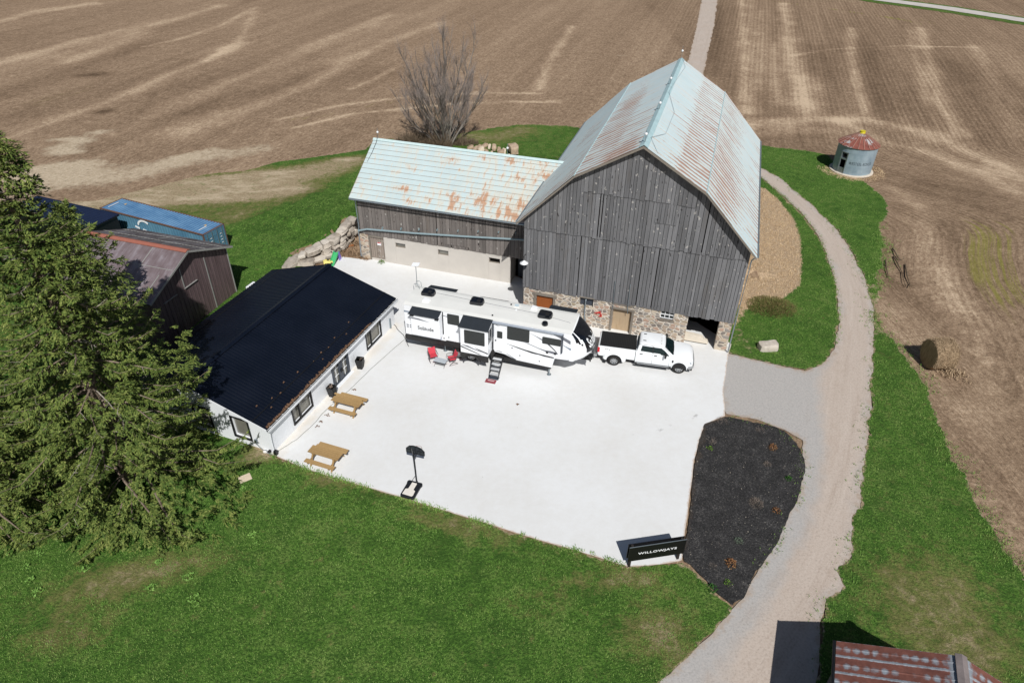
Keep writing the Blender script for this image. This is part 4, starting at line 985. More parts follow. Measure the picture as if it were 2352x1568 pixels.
mb = MB(); mb.tube([(-15, 9.3, 9.3), (-14.98, 8.9, 8.85), (-15.0, 8.0, 8.25), (-15.1, 7.2, 7.72)], .014, 5); mb.build('lightning_cable', M_IRON, wing)

# ------------------------------------------------------------------ white house
house = thing('white_house', 'low white house with a ribbed black metal roof and black framed windows', 'house', (HOUSE[0], HOUSE[1], 0), HOUSE[2])
HL, HW, HE, HR = 15.055, 10.886, 2.11, 3.76
M_WALLW = plain('white_render', lin(238, 241, 245), .6, .025, 1.0)
def black_roof():
    t = NT('black_ribbed_metal'); co = t.coord()
    n = t.noise(co, .5, 4, .6)
    c = t.ramp(n, [(.3, lin(8, 14, 26)), (.7, lin(11, 18, 32))])
    return t.done(c, t.ramp(n, [(.3, (.36,) * 3), (.7, (.46,) * 3)]), 0, .45)
M_BROOF = black_roof()
holes_s = [(10.85, 12.8, .28, 1.62), (2.4, 4.28, .42, 1.78), (6.62, 8.55, -.05, 1.86)]
mb = MB(); wall_holes(mb, .3, HL - .3, -.3, HE - .02, .15, .35, holes_s); mb.box(.3, HL - .3, HW - .35, HW - .15, -.3, HE - .02)
mb.build('long_wall', M_WALLW, house)
hole_g = [(1.58, 2.74, .5, 1.97), (4.3, 5.5, .5, 1.97)]
mb = MB()
for u0, hs in ((.3, hole_g), (HL - .5, [])):
    t_ = MB(); wall_holes(t_, .35, HW - .35, -.3, HE - .02, 0, .2, hs)
    mb2 = [(y + u0, x, z) for x, y, z in t_.v]; n0 = len(mb.v); mb.v += mb2; mb.f += [tuple(i + n0 for i in f) for f in t_.f]; mb.m += t_.m
    mb.prism([(u0, .35, HE - .02), (u0, HW - .35, HE - .02), (u0, HW / 2, HR - .08)], (.2, 0, 0))
mb.build('gable_wall', M_WALLW, house)
mb = MB(); mb.box(.5, HL - .5, .35, HW - .35, -.05, 0.0); mb.build('house_floor', plain('room_floor', lin(150, 140, 128), .6), house)
mb = MB(); mb.box(.6, HL - .6, 2.3, 2.34, 0, 2.0); mb.build('room_partition', plain('room_wall', lin(196, 194, 188), .8), house)
mb = MB(); mb.box(1.5, 1.53, .6, 10, 0, 2.0); mb.build('room_partition', plain('room_wall_far', lin(196, 190, 180), .8), house)
def glass():
    t = NT('clear_pane'); t.b.inputs['Transmission Weight'].default_value = 1.0; t.b.inputs['IOR'].default_value = 1.05
    return t.done((.8, .82, .8, 1), 0.0)
M_PANE = glass()
def win_s(a, b, c, d, split):
    m_ = MB(); v0, v1 = .1, .2
    for x0, x1, z0, z1 in ((a - .03, b + .03, c - .06, c + .03), (a - .03, b + .03, d - .03, d + .05), (a - .05, a + .04, c - .06, d + .05), (b - .04, b + .05, c - .06, d + .05), (split - .04, split + .04, c, d)): m_.box(x0, x1, v0, v1, z0, z1)
    w = m_.build('window', M_BLACK, house)
    m_ = MB(); m_.box(a + .04, b - .04, .25, .256, c + .03, d - .03); m_.build('pane', M_GLASS_H, w)
    m_ = MB(); m_.box(a, b, .2, .35, c + .03, c + .06); m_.build('sill', M_WALLW, w)
    return w
win_s(*holes_s[0], 11.45); w_ = win_s(*holes_s[1], 3.05)
for (a, b, c, d) in hole_g:
    m_ = MB()
    for y0, y1, z0, z1 in ((a - .05, b + .05, c - .07, c + .02), (a - .05, b + .05, d - .02, d + .06), (a - .06, a + .03, c, d), (b - .03, b + .06, c, d)): m_.box(.24, .34, y0, y1, z0, z1)
    w = m_.build('window', M_BLACK, house)
    m_ = MB(); m_.box(.44, .446, a, b, c, d); m_.build('pane', M_GLASS_H, w)
    m_ = MB(); m_.box(.345, .436, a + .005, b - .005, c + .022, c + .06); m_.box(.345, .436, b - .07, b - .005, c + .065, d); m_.build('sill', M_WALLW, w)
a, b, c, d = holes_s[2]
m_ = MB(); v0, v1 = .1, .2
for x0, x1, z0, z1 in ((a, b, c, c + .2), (a, b, d - .12, d), (a, a + .2, c, d), (b - .2, b, c, d), ((a + b) / 2 - .2, (a + b) / 2 + .2, c, d)): m_.box(x0, x1, v0, v1, z0, z1)
dd = m_.build('double_door', M_DGREY, house)
for x0, x1 in ((a + .2, (a + b) / 2 - .2), ((a + b) / 2 + .2, b - .2)):
    m_ = MB(); m_.box(x0, x1, .21, .216, c + .2, d - .12); m_.build('pane', M_GLASS_H, dd)
    m_ = MB(); xm = (x0 + x1) / 2; m_.box(xm - .013, xm + .013, .17, .205, c + .2, d - .12)
    for k in (1, 2):
        z = c + .2 + (d - c - .32) * k / 3; m_.box(x0, xm - .014, .17, .205, z - .013, z + .013); m_.box(xm + .014, x1, .17, .205, z - .013, z + .013)
    m_.build('glazing_bar', M_WHITE, dd)
m_ = MB(); m_.box((a + b) / 2 - .09, (a + b) / 2 - .05, .03, .1, .75, 1.0); m_.box((a + b) / 2 + .05, (a + b) / 2 + .09, .03, .1, .75, 1.0); m_.build('handle', M_BLACK, dd)
m_ = MB(); m_.box(a - .1, b + .1, -.12, .12, -.1, .05); m_.build('door_step', M_WALLW, house)
sl = math.hypot(HW / 2, HR - HE)
for s_, name in ((0, 'roof_slope'), (1, 'roof_slope')):
    dv = Vector((0, -HW / 2 if s_ == 0 else HW / 2, HE - HR)).normalized()
    m_ = MB(); ribbed(m_, (0, HW / 2, HR), (1, 0, 0), dv, HL, sl, .23, .007 if s_ == 0 else .03, nv=2)
    m_.build(name, M_BROOF, house, fix=False)
    n_ = Vector((0, -dv.z, dv.y)); n_ = n_ if n_.z > 0 else -n_
    m_ = MB(); o_ = Vector((.02, HW / 2, HR)) - n_ * .02; m_.prism([o_, o_ + dv * sl, o_ + dv * sl - n_ * .1, o_ - n_ * .1], (HL - .04, 0, 0)); m_.build('roof_deck', M_BLACK, house)
    m_ = MB(); m_.obox(Vector((HL / 2, HW / 2, HR)) + dv * (sl - .95) + n_ * .022, (HL / 2, 0, 0), dv * .03, n_ * .012); m_.build('lap_seam', M_BLACK, house)
m_ = MB()
for s_ in (-1, 1): m_.prism([(-.02, HW / 2, HR + .05), (-.02, HW / 2 + s_ * .22, HR - .02), (-.02, HW / 2 + s_ * .22, HR + .02), (-.02, HW / 2, HR + .09)], (HL + .04, 0, 0))
m_.build('ridge_cap', M_BROOF, house)
m_ = MB(); m_.box(.0, HL, -.12, -.1, HE - .13, HE - .02); m_.box(0, HL, -.1, .0, HE - .15, HE - .13); m_.build('gutter', M_BLACK, house)
m_ = MB(); m_.box(.0, HL, -.155, -.125, HE - .2, HE - .05); m_.box(0, HL, -.12, .15, HE - .2, HE - .16); m_.build('fascia', M_WALLW, house)
m_ = MB()
for k in range(26): m_.box(.3 + k * .57, .33 + k * .57, -.15, .02, HE - .045, HE - .03)
m_.build('gutter_bracket', M_WHITE, house)
m_ = MB()
for y0, y1, z0, z1 in ((0, HW / 2, HE, HR), (HW / 2, HW, HR, HE)):
    for u in (-.02, HL - .01): m_.prism([(u, y0, z0 - .03), (u, y1, z1 - .03), (u, y1, z1 - .2), (u, y0, z0 - .2)], (.03, 0, 0))
m_.build('rake_trim', M_WALLW, house)
m_ = MB(); m_.tube([(.2, -.08, HE - .15), (.22, .02, HE - .35), (.22, .06, .3), (.22, -.1, .05)], .045, 8); dp = m_.build('downspout', M_WALLW, house)
m_ = MB(); m_.box(.12, .3, -.16, .02, 0, .32); m_.box(.1, .26, .3, .42, -.1, .2); m_.build('downspout_boot', M_BLACK, dp)
m_ = MB(); m_.box(.2, .3, 1.18, 1.34, .42, .68); m_.tube([(.22, 1.26, .42), (.2, 1.1, .25), (.15, .8, .1), (.1, .5, .25), (.05, .4, .1), (.1, .1, .06)], .02, 6); m_.build('meter_box', M_GALV, house)
m_ = MB(); m_.box(14.0, 14.12, .06, .15, .1, .9); m_.build('outdoor_tap_box', M_GALV, house)
# old needles lying along the eave and loose on the sheets
def litter():
    t = NT('dry_needle_litter'); co = t.coord(); return t.done(t.ramp(t.noise(co, 9, 4, .7), [(.3, lin(70, 55, 44)), (.7, lin(134, 104, 82))]), .95, spec=.1)
M_LIT = litter()
dvs = Vector((0, -HW / 2, HE - HR)).normalized(); ns = Vector((0, dvs.z, -dvs.y)); ns = ns if ns.z > 0 else -ns
m_ = MB(); u = .1; rr = random.Random(5)
while u < 11.5:
    wd = .07 + .10 * math.sin(min(1, (u + 2) / 5) * 1.5) * (1 if u < 8 else max(.2, (11.5 - u) / 3.5)); k = wd * rr.uniform(.7, 1.3); du_ = rr.uniform(.12, .26)
    o_ = Vector((u, 0, HE)) + ns * .012
    m_.prism([o_ + dvs * .0, o_ + Vector((du_, 0, 0)), o_ + Vector((du_ * .8, 0, 0)) - dvs * k, o_ + Vector((du_ * .2, 0, 0)) - dvs * k * rr.uniform(.7, 1.1)], ns * .025); u += du_ * .93
for q in ((2.0, 1.1), (1.4, .7), (2.6, .95), (4.6, 1.15), (6.0, .95), (6.9, 1.0), (7.6, .9), (8.6, 1.1), (6.5, .6), (10.5, 1.2), (3.4, 1.3), (9.4, .7), (1.0, 1.4)):
    s_ = rr.uniform(.04, .11); o_ = Vector((q[0], 0, HE)) - dvs * q[1] + ns * .024
    m_.prism([o_, o_ + Vector((s_ * 1.6, 0, 0)), o_ + Vector((s_ * 1.4, 0, 0)) - dvs * s_, o_ + Vector((s_ * .2, 0, 0)) - dvs * s_ * .6], ns * .03)
lit_ = m_.build('needle_litter', M_LIT, house, split=False); lit_.parent = None; lit_.matrix_world = Matrix.Translation((HOUSE[0], HOUSE[1], 0)) @ Matrix.Rotation(HOUSE[2], 4, 'Z'); tag(lit_, 'brown conifer litter lying along the eave of the black roof', 'litter', kind='stuff')

# ------------------------------------------------------------------ brown shed
shed = thing('brown_shed', 'brown metal shed with a streaked grey brown roof and an orange ridge behind the spruces', 'shed', (-24.058, 37.907, 0), 1.28)
SW, SL, SE, SR = 8.88, 9.107, 3.94, 5.75
def streak_roof(name, a, b, c_):
    t = NT(name); uv = t.coord('UV'); n = t.noise(t.mapping(uv, (2.2, .35, 1)), 1, 5, .7); n2 = t.noise(t.mapping(uv, (.7, .8, 1)), 1, 4, .6)
    f = t.math('ADD', t.math('MULTIPLY', n, .6), t.math('MULTIPLY', n2, .4))
    return t.done(t.ramp(f, [(.3, a), (.5, b), (.68, c_)]), .55, .2, .4)
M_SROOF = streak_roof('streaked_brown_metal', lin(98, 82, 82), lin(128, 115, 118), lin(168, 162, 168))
M_SROOF2 = streak_roof('streaked_brown_metal_shadier', lin(74, 64, 64), lin(98, 92, 94), lin(160, 160, 166))  # copy for the far slope, its shade put into darker colours
def rib_wall():
    t = NT('brown_ribbed_cladding'); co = t.coord(); n = t.noise(t.mapping(co, (3, 8, .4)), 1, 4, .6)
    return t.done(t.ramp(n, [(.3, lin(88, 73, 74)), (.7, lin(112, 95, 96))]), .6, 0, .3)
M_SWALL = rib_wall(); M_FLASH = plain('grey_flashing', lin(150, 150, 146), .5, .1)
mb = MB(); mb.prism([(.35, .4, -.1), (SW - .35, .4, -.1), (SW - .35, .4, SE + .05), (SW / 2, .4, SR - .1), (.35, .4, SE + .05)], (0, .1, 0)); mb.prism([(.35, SL - .4, -.1), (SW - .35, SL - .4, -.1), (SW - .35, SL - .4, SE + .05), (SW / 2, SL - .4, SR - .1), (.35, SL - .4, SE + .05)], (0, -.1, 0))
for k in range(24):
    u = .45 + k * .35; mb.box(u, u + .05, .375, .4, -.1, min(SE + .05 + min(u, SW - u) * .38, SR) - .12)
mb.build('gable_wall', M_SWALL, shed)
mb = MB(); mb.box(.35, .45, .5, SL - .5, -.1, SE); mb.box(SW - .45, SW - .35, .5, SL - .5, -.1, SE); mb.build('side_wall', M_SWALL, shed)
mb = MB(); mb.bar((SW * .40, .36, 3.1), (SW * .55, .36, 3.1), .12, .03); mb.bar((SW * .16, .36, 3.1), (SW * .31, .36, 3.1), .12, .03); mb.box(SW * .40, SW * .41, .35, .375, 3.2, 4.7); mb.box(SW * .68, SW * .69, .35, .375, 0, 4.3); mb.box(SW - .42, SW - .34, .33, .375, 0, SE); mb.build('flashing_strip', M_FLASH, shed)
for s_ in (0, 1):
    eu = -.0 if s_ == 0 else SW; a = Vector((SW / 2, 0, SR)); d = Vector((eu - SW / 2, 0, SE - SR)); L = d.length; d.normalize()
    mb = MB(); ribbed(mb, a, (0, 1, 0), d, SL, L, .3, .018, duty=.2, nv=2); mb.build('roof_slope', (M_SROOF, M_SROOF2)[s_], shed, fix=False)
    n_ = d.cross(Vector((0, 1, 0))); n_ = n_ if n_.z > 0 else -n_
    mb = MB(); mb.prism([a - n_ * .02, a + d * L - n_ * .02, a + d * L - n_ * .12, a - n_ * .12], (0, SL, 0)); mb.build('roof_deck', M_BLACK, shed)
    mb = MB()
    for k in (1, 2): mb.obox(a + d * (L * k / 2.6) + Vector((0, SL / 2, 0)) + n_ * .012, (0, SL / 2 - .05, 0), d * .02, n_ * .012)
    for k in range(5): mb.obox(a + d * (L * (.25 if k % 2 else .7)) + Vector((0, .8 + k * 1.9, 0)) + n_ * .02, (0, .03, 0), d * (L * .2), n_ * .008)
    mb.build('lap_seam', M_FLASH, shed)
    mb = MB(); mb.prism([a - n_ * .0, a + d * L, a + d * L - n_ * .14, a - n_ * .14], (0, -.03, 0)); mb.build('rake_trim', M_FLASH, shed)
mb = MB()
for s_ in (-1, 1): mb.prism([(SW / 2, -.03, SR + .05), (SW / 2 + s_ * .24, -.03, SR - .04), (SW / 2 + s_ * .24, -.03, SR), (SW / 2, -.03, SR + .09)], (0, SL + .06, 0))
mb.build('ridge_cap', plain('orange_brown_cap', lin(158, 98, 82), .6, .1), shed)

# ------------------------------------------------------------------ blue shipping container and its dark neighbour
cont = thing('shipping_container', 'faded blue corrugated shipping container with rusty corners beyond the brown shed', 'shipping container', (-37.274, 56.346, -.35), -.4135)
def blue(name, a, b):
    t = NT(name); co = t.coord(); n = t.noise(t.mapping(co, (.6, 1.2, .6)), 1, 5, .65); c = t.ramp(n, [(.3, a), (.7, b)])
    r = t.noise(co, 1.5, 5, .75); c = t.mix(t.step(r, .68, .76), c, lin(92, 66, 56)); return t.done(c, .55, 0, .4)
M_BLUE = blue('faded_blue_paint', lin(76, 118, 158), lin(112, 152, 186)); M_BLUE2 = blue('faded_blue_side', lin(70, 112, 138), lin(96, 138, 160))
M_RUST = plain('rusty_steel', lin(104, 76, 62), .85, .3, 5)
CL, CW, CH = 12.19, 2.44, 2.59
mb = MB(); u = .1
prof = []
while u < CL - .1: prof += [(u, 0), (u + .11, 0), (u + .16, -.05), (u + .27, -.05)]; u += .32
prof.append((CL - .1, 0))
for (a, h), (b, g) in zip(prof, prof[1:]): mb.face([(a, .08, CH - .02 + h), (b, .08, CH - .02 + g), (b, CW - .08, CH - .02 + g), (a, CW - .08, CH - .02 + h)])
mb.m = [1 if i % 4 == 2 else 0 for i in range(len(mb.f))]; mb.build('container_roof', [M_BLUE, blue('grimy_blue_valley', lin(46, 78, 116), lin(70, 106, 144))], cont, fix=False)
mb = MB()
for (a, h), (b, g) in zip(prof, prof[1:]):
    mb.face([(a, .05 - h, .15), (b, .05 - g, .15), (b, .05 - g, CH - .08), (a, .05 - h, CH - .08)]); mb.face([(a, CW - .05 + h, .15), (b, CW - .05 + g, .15), (b, CW - .05 + g, CH - .08), (a, CW - .05 + h, CH - .08)])
mb.face([(.05, .06, .15), (.05, CW - .06, .15), (.05, CW - .06, CH - .05), (.05, .06, CH - .05)])
mb.build('side_panel', M_BLUE2, cont)
mb = MB()
for y in (0, CW - .1): mb.box(0, CL, y, y + .1, CH - .1, CH - .0); mb.box(0, CL, y, y + .1, 0, .16)
for x in (0, CL - .12):
    for y in (.002, CW - .122): mb.box(x, x + .12, y, y + .12, .1, CH + .003)
    mb.box(x + .002, x + .118, .1, CW - .1, CH - .11, CH - .003); mb.box(x, x + .12, .1, CW - .1, .0, .15)
mb.build('corner_frame', M_RUST, cont)
for k in (0, 1):
    y0 = .13 + k * 1.1; mb = MB(); mb.box(CL - .06, CL - .01, y0, y0 + 1.08, .16, CH - .12)
    for j in range(5): mb.box(CL - .01, CL + .012, y0 + .04, y0 + 1.04, .22 + j * .45, .25 + j * .45 + .02)
    dr = mb.build('container_door', M_BLUE2, cont)
    for j in (0, 1):
        m_ = MB(); m_.tube([(CL + .04, y0 + .22 + j * .55, .15), (CL + .04, y0 + .22 + j * .55, CH - .1)], .025, 6); m_.build('lock_rod', M_GALV, dr)
    m_ = MB()
    for j in range(4): m_.box(CL + .013, CL + .016, y0 + .5, y0 + .68, 1.05 + j * .28, 1.12 + j * .28)
    m_.build('door_marking', M_WHITE, dr)
mb = MB(); pts = []
for i in range(9):
    a = math.pi * (.95 - i / 8 * .7); pts.append((5.2 + .75 * math.cos(a), -.0 + .03, 1.75 + .62 * math.sin(a)))
for p, q in zip(pts, pts[1:]): mb.bar(p, q, .03, .17, up=(0, 0, 1))
mb.bar((4.0, .03, 1.62), (4.5, .03, 1.52), .03, .16); mb.bar((4.9, .03, 1.5), (5.3, .03, 1.42), .03, .13); mb.build('side_marking', M_WHITE, cont)
mb = MB(); mb.box(.5, .58, .5, 1.6, CH - .01, CH + .004); mb.box(11.2, 11.27, .5, 1.4, CH - .01, CH + .004); mb.build('roof_marking', M_WHITE, cont)
mb = MB(); mb.prism([(1.3, 1.5, CH - .012), (1.55, 1.5, CH - .012), (1.42, 1.75, CH - .012)], (0, 0, .016)); mb.prism([(10.9, 1.4, CH - .012), (11.15, 1.4, CH - .012), (11.0, 1.65, CH - .012)], (0, 0, .016)); mb.build('warning_triangle', plain('yellow_sticker', lin(214, 170, 80), .6), cont)

dk = thing('navy_shed', 'long dark navy ribbed metal shed half hidden behind the tall spruce', 'shed', (-36.66, 51.66, 0), math.atan2(53.778 - 57.243, -34.243 + 43.22) )
c_, s_ = math.cos(-math.atan2(53.778 - 57.243, -34.243 + 43.22)), math.sin(-math.atan2(53.778 - 57.243, -34.243 + 43.22))
mb = MB(); NLn, NW = 9.8, 3.25
M_NAVY = plain('navy_metal', lin(26, 36, 62), .4, .15, 1)
dk.location = (-44.3 - .25, 55.3 - .75, 0)
ribbed(mb, (0, 0, 2.72), (0, 1, 0), (1, 0, 0), NW, NLn, .24, .05, duty=.5, nv=2); mb.build('roof_sheet', M_NAVY, dk, fix=False)
mb = MB(); mb.box(.15, NLn - .15, .15, NW - .15, -.1, 2.6); mb.build('shed_wall', M_BLACK, dk)
mb = MB(); mb.box(0, NLn, 0, NW, 2.6, 2.7); mb.build('roof_deck', M_BLACK, dk)

# ------------------------------------------------------------------ grain bin
bn = thing('grain_bin', 'small round galvanised grain bin with a rusty cone roof and a yellow cap', 'grain bin', (38.156, 74.786, 0), 0)
RB = 2.062
va = math.atan2(-74.786, -38.156)              # bearing of the viewer from the bin
def galv_blue():
    t = NT('blue_grey_galvanised'); co = t.coord(); n = t.noise(t.mapping(co, (1, 1, .6)), 1.2, 4, .6)
    c = t.ramp(n, [(.3, lin(132, 152, 166)), (.7, lin(168, 186, 196))]); r = t.noise(t.mapping(co, (3, 3, .5)), 1.2, 4, .7)
    c = t.mix(t.math('MULTIPLY', t.step(r, .64, .74), .5), c, lin(140, 116, 104)); return t.done(c, .5, .25, .5)
M_GB = galv_blue()
A0 = va - .52                                  # door bearing
mb = MB(); n = 64
for i in range(n):
    a, b = 2 * math.pi * i / n, 2 * math.pi * (i + 1) / n; mid = (a + b) / 2; dlt = (mid - A0 + math.pi) % (2 * math.pi) - math.pi
    if abs(dlt) < .2:
        segs_ = [(2.45, 3.17)]
    else: segs_ = [(.12, .92), (.94, 1.74), (1.76, 2.46), (2.48, 3.17)]
    for z0, z1 in segs_: mb.face([(RB * math.cos(a), RB * math.sin(a), z0), (RB * math.cos(b), RB * math.sin(b), z0), (RB * math.cos(b), RB * math.sin(b), z1), (RB * math.cos(a), RB * math.sin(a), z1)])
    if abs(dlt) >= .2:
        for z in (.92, 1.74, 2.46): mb.face([((RB + .012) * math.cos(a), (RB + .012) * math.sin(a), z - .02), ((RB + .012) * math.cos(b), (RB + .012) * math.sin(b), z - .02), ((RB + .012) * math.cos(b), (RB + .012) * math.sin(b), z + .05), ((RB + .012) * math.cos(a), (RB + .012) * math.sin(a), z + .05)])
mb.build('bin_wall', M_GB, bn)
mb = MB(); mb.lathe([(0, .0), (RB + .28, .0), (RB + .28, .1), (RB + .2, .13), (0, .13)], 40); mb.build('concrete_base', plain('bin_base_concrete', lin(206, 194, 178), .9, .1), bn)
def bin_roof():
    t = NT('rusty_cone_roof'); co = t.coord(); n = t.noise(t.mapping(co, (1, 1, 1)), 1.6, 4, .65); z = t.n('ShaderNodeSeparateXYZ'); t.link(co, z.inputs[0])
    f = t.math('ADD', t.math('MULTIPLY', z.outputs[2], .9), t.math('MULTIPLY', n, .9)); m1 = t.step(f, 4.05, 4.25)
    m2 = t.step(t.noise(co, .9, 4, .7), .56, .64)
    c = t.mix(t.math('MAXIMUM', m1, m2), t.ramp(n, [(.3, lin(112, 66, 58)), (.7, lin(146, 88, 76))]), lin(172, 172, 174)); return t.done(c, .75, 0, .3)
M_BINROOF = bin_roof()
mb = MB(); ns_ = 22
for i in range(ns_):
    a, b = 2 * math.pi * i / ns_, 2 * math.pi * (i + 1) / ns_; m1 = (a + b) / 2
    ro, rz = RB + .14, 3.1; P = lambda r, t_, z: (r * math.cos(t_), r * math.sin(t_), z)
    mb.face([P(ro, a, rz), P(ro, b, rz), P(.32, b, 4.24), P(.32, a, 4.24)])
mb.build('cone_roof', M_BINROOF, bn)
mb = MB()
for i in range(ns_):
    a = 2 * math.pi * i / ns_; P = lambda r, z: Vector((r * math.cos(a), r * math.sin(a), z)); mb.bar(P(RB + .15, 3.12), P(.33, 4.26), .05, .07)
mb.build('roof_rib', plain('rib_metal', lin(158, 122, 108), .7, .4, 2), bn)
mb = MB(); mb.lathe([(.36, 4.2), (.3, 4.26), (.27, 4.42), (.3, 4.44), (.3, 4.5), (0, 4.52)], 20); mb.build('roof_cap', plain('yellow_cap', lin(206, 190, 40), .5, .15), bn, smooth=True, autos=40)
dirv = Vector((math.cos(A0), math.sin(A0), 0)); tv = Vector((-math.sin(A0), math.cos(A0), 0))
mb = MB(); c0 = dirv * (RB - .02)
for s_ in (-1, 1): mb.obox(c0 + tv * (.38 * s_) + Vector((0, 0, 1.3)), dirv * .07, tv * .05, (0, 0, 1.18))
mb.obox(c0 + Vector((0, 0, 2.45)), dirv * .07, tv * .43, (0, 0, .05)); mb.obox(c0 + Vector((0, 0, 1.72)), dirv * .05, tv * .34, (0, 0, .08))
for z in (.2, .42, .64): mb.obox(c0 + Vector((0, 0, z)), dirv * .03, tv * .34, (0, 0, .1))
df = mb.build('door_frame', M_GALV, bn)
mb = MB(); mb.obox(c0 - dirv * .1 + Vector((0, 0, 2.1)), dirv * .02, tv * .34, (0, 0, .33)); mb.build('upper_hatch', M_DGREY, df)
mb = MB(); mb.lathe([(0, 0), (.17, 0), (.17, .03), (0, .03)], 16, (0, 0, 0)); o = mb.build('round_hole', M_DARK, df)
o.matrix_local = Matrix.Translation(c0 - dirv * .06 + Vector((0, 0, 2.1))) @ dirv.to_track_quat('Z', 'Y').to_matrix().to_4x4()
mb = MB(); mb.obox(c0 - dirv * .35 + Vector((0, 0, 1.3)), dirv * .02, tv * .5, (0, 0, 1.2)); mb.build('dark_opening', M_DARK, df)
AL = va + .42
def wrapb(a, b, d):
    an = AL + a / RB
    return Vector(((RB + .012 + d) * math.cos(an), (RB + .012 + d) * math.sin(an), 1.42 + b))
letters('WESTEEL-ROSCO', bn, M_DGREY, (0, 0, 0), (1, 0, 0), (0, 1, 0), width=2.55, height=.32, name='bin_lettering', wrap=wrapb, spacing=1.15)

# ------------------------------------------------------------------ shed cut by the lower right corner
cs = thing('roadside_shed', 'small shed with a patchy rust red and grey sheet roof in the lower right corner', 'shed', (13.21, 15.388, 0), -.396)
KW, KL, KE, KR = 7.729, 7.0, 3.184, 4.806
def patch_roof():
    t = NT('rust_red_sheet'); uv = t.coord('UV'); n = t.noise(uv, 1.6, 5, .7); sp = t.n('ShaderNodeSeparateXYZ'); t.link(uv, sp.inputs[0])
    # bare zinc showing in rows of round spots and along the sheet laps
    fv = t.math('SUBTRACT', t.math('FRACT', t.math('DIVIDE', sp.outputs[0], .72)), .5); fu = t.math('SUBTRACT', t.math('FRACT', t.math('DIVIDE', sp.outputs[1], .33)), .5)
    d = t.math('SQRT', t.math('ADD', t.math('POWER', t.math('MULTIPLY', fv, .72), 2.0), t.math('POWER', t.math('MULTIPLY', fu, .33), 2.0)))
    wob = t.math('MULTIPLY', t.math('SUBTRACT', t.noise(uv, 4.5, 3, .7), .5), .25)
    spots = t.math('MULTIPLY', t.step(t.math('ADD', d, wob), .17, .05), t.step(t.noise(uv, .9, 3), .38, .55))
    lap = t.step(t.math('ADD', t.math('ABSOLUTE', t.math('SUBTRACT', t.math('FRACT', t.math('DIVIDE', t.math('ADD', sp.outputs[0], .05), .72)), .5)), t.math('MULTIPLY', t.math('SUBTRACT', t.noise(uv, 6, 3, .7), .5), .14)), .40, .46)
    edge = t.step(t.math('ADD', sp.outputs[1], t.math('MULTIPLY', t.noise(uv, 3, 3, .7), .7)), .85, .65)
    m_ = t.math('MAXIMUM', t.math('MAXIMUM', spots, lap), edge)
    c = t.mix(m_, t.ramp(n, [(.3, lin(96, 60, 52)), (.7, lin(136, 88, 76))]), t.ramp(t.noise(uv, 3, 4), [(.3, lin(124, 130, 138)), (.7, lin(156, 164, 172))]))
    return t.done(c, .6, 0, .4)
M_PATCH = patch_roof()
for s_ in (0, 1):
    a = Vector((KW / 2, 0, KR)); d = Vector(((0 if s_ == 0 else KW) - KW / 2, 0, KE - KR)); L = d.length; d.normalize()
    mb = MB(); ribbed(mb, a, (0, -1, 0), d, KL, L, .36, .02, duty=.2, nv=3); mb.build('roof_slope', M_PATCH, cs, fix=False)
    n_ = d.cross(Vector((0, 1, 0))); n_ = n_ if n_.z > 0 else -n_
    mb = MB(); mb.prism([a - n_ * .02, a + d * L - n_ * .02, a + d * L - n_ * .1, a - n_ * .1], (0, -KL, 0)); mb.build('roof_deck', M_DARK, cs)
mb = MB()
for s_ in (-1, 1): mb.prism([(KW / 2, .03, KR + .05), (KW / 2 + s_ * .2, .03, KR - .03), (KW / 2 + s_ * .2, .03, KR + .01), (KW / 2, .03, KR + .09)], (0, -KL - .06, 0))
mb.build('ridge_cap', M_PATCH if False else plain('rusty_ridge', lin(132, 122, 120), .7, .3, 1.5), cs)
mb = MB(); mb.tube([(-.06, .0, KE - .05), (-.06, -KL, KE - .05)], .06, 8); mb.build('gutter', M_BLACK, cs)
mb = MB(); mb.prism([(.3, -.3, -.1), (KW - .3, -.3, -.1), (KW - .3, -.3, KE), (KW / 2, -.3, KR - .12), (.3, -.3, KE)], (0, -KL + .6, 0)); mb.build('shed_wall', M_BOARD, cs)
# ------------------------------------------------------------------ fifth wheel trailer
M_RVW = plain('white_gelcoat', lin(240, 242, 245), .3, .02, .8); M_ROOFW = plain('white_membrane', lin(228, 228, 224), .6, .04, 1.2)
M_SKIRT = plain('black_skirt', lin(34, 33, 33), .5, .2, 2); M_TINT = plain('tinted_window', lin(34, 38, 37), .12, .12, .6, spec=.6)
M_TOPPER = plain('charcoal_fabric', lin(46, 51, 57), .8, .08, 3, spec=.2); M_CAPB = plain('black_gloss', lin(16, 19, 26), .16, .2, 2, spec=.7)
M_G1 = plain('silver_graphic', lin(112, 114, 122), .35, .06); M_G2 = plain('charcoal_graphic', lin(40, 40, 44), .35, .08); M_G3 = plain('slate_blue_graphic', lin(128, 140, 156), .35, .06)
rv = thing('camper_trailer', 'long white fifth wheel camper trailer with black windows parked before the barn', 'camper trailer', (RVF[0], RVF[1], 0), RVF[2])
def panel(mb, pts, v, th=.006):
    """flat panel in the (u,z) side plane, facing the near side"""
    mb.prism([(u, v, z) for u, z in pts], (0, -th, 0))
def rrect(u0, u1, z0, z1, r=.07, n=4):
    out = []
    for cx, cz, a0 in ((u1 - r, z1 - r, 0), (u0 + r, z1 - r, 90), (u0 + r, z0 + r, 180), (u1 - r, z0 + r, 270)):
        for i in range(n + 1):
            a = R_(a0 + 90 * i / n); out.append((cx + r * math.cos(a), cz + r * math.sin(a)))
    return out
mb = MB(); side = [(0, 1.39), (2.98, 1.38), (3.0, 1.46), (6.4, 1.44), (6.49, 1.26), (7.2, 1.2), (8.0, .9), (10.45, .82), (10.6, 1.62), (11.6, 1.69), (11.6, 3.8), (0, 3.8)]
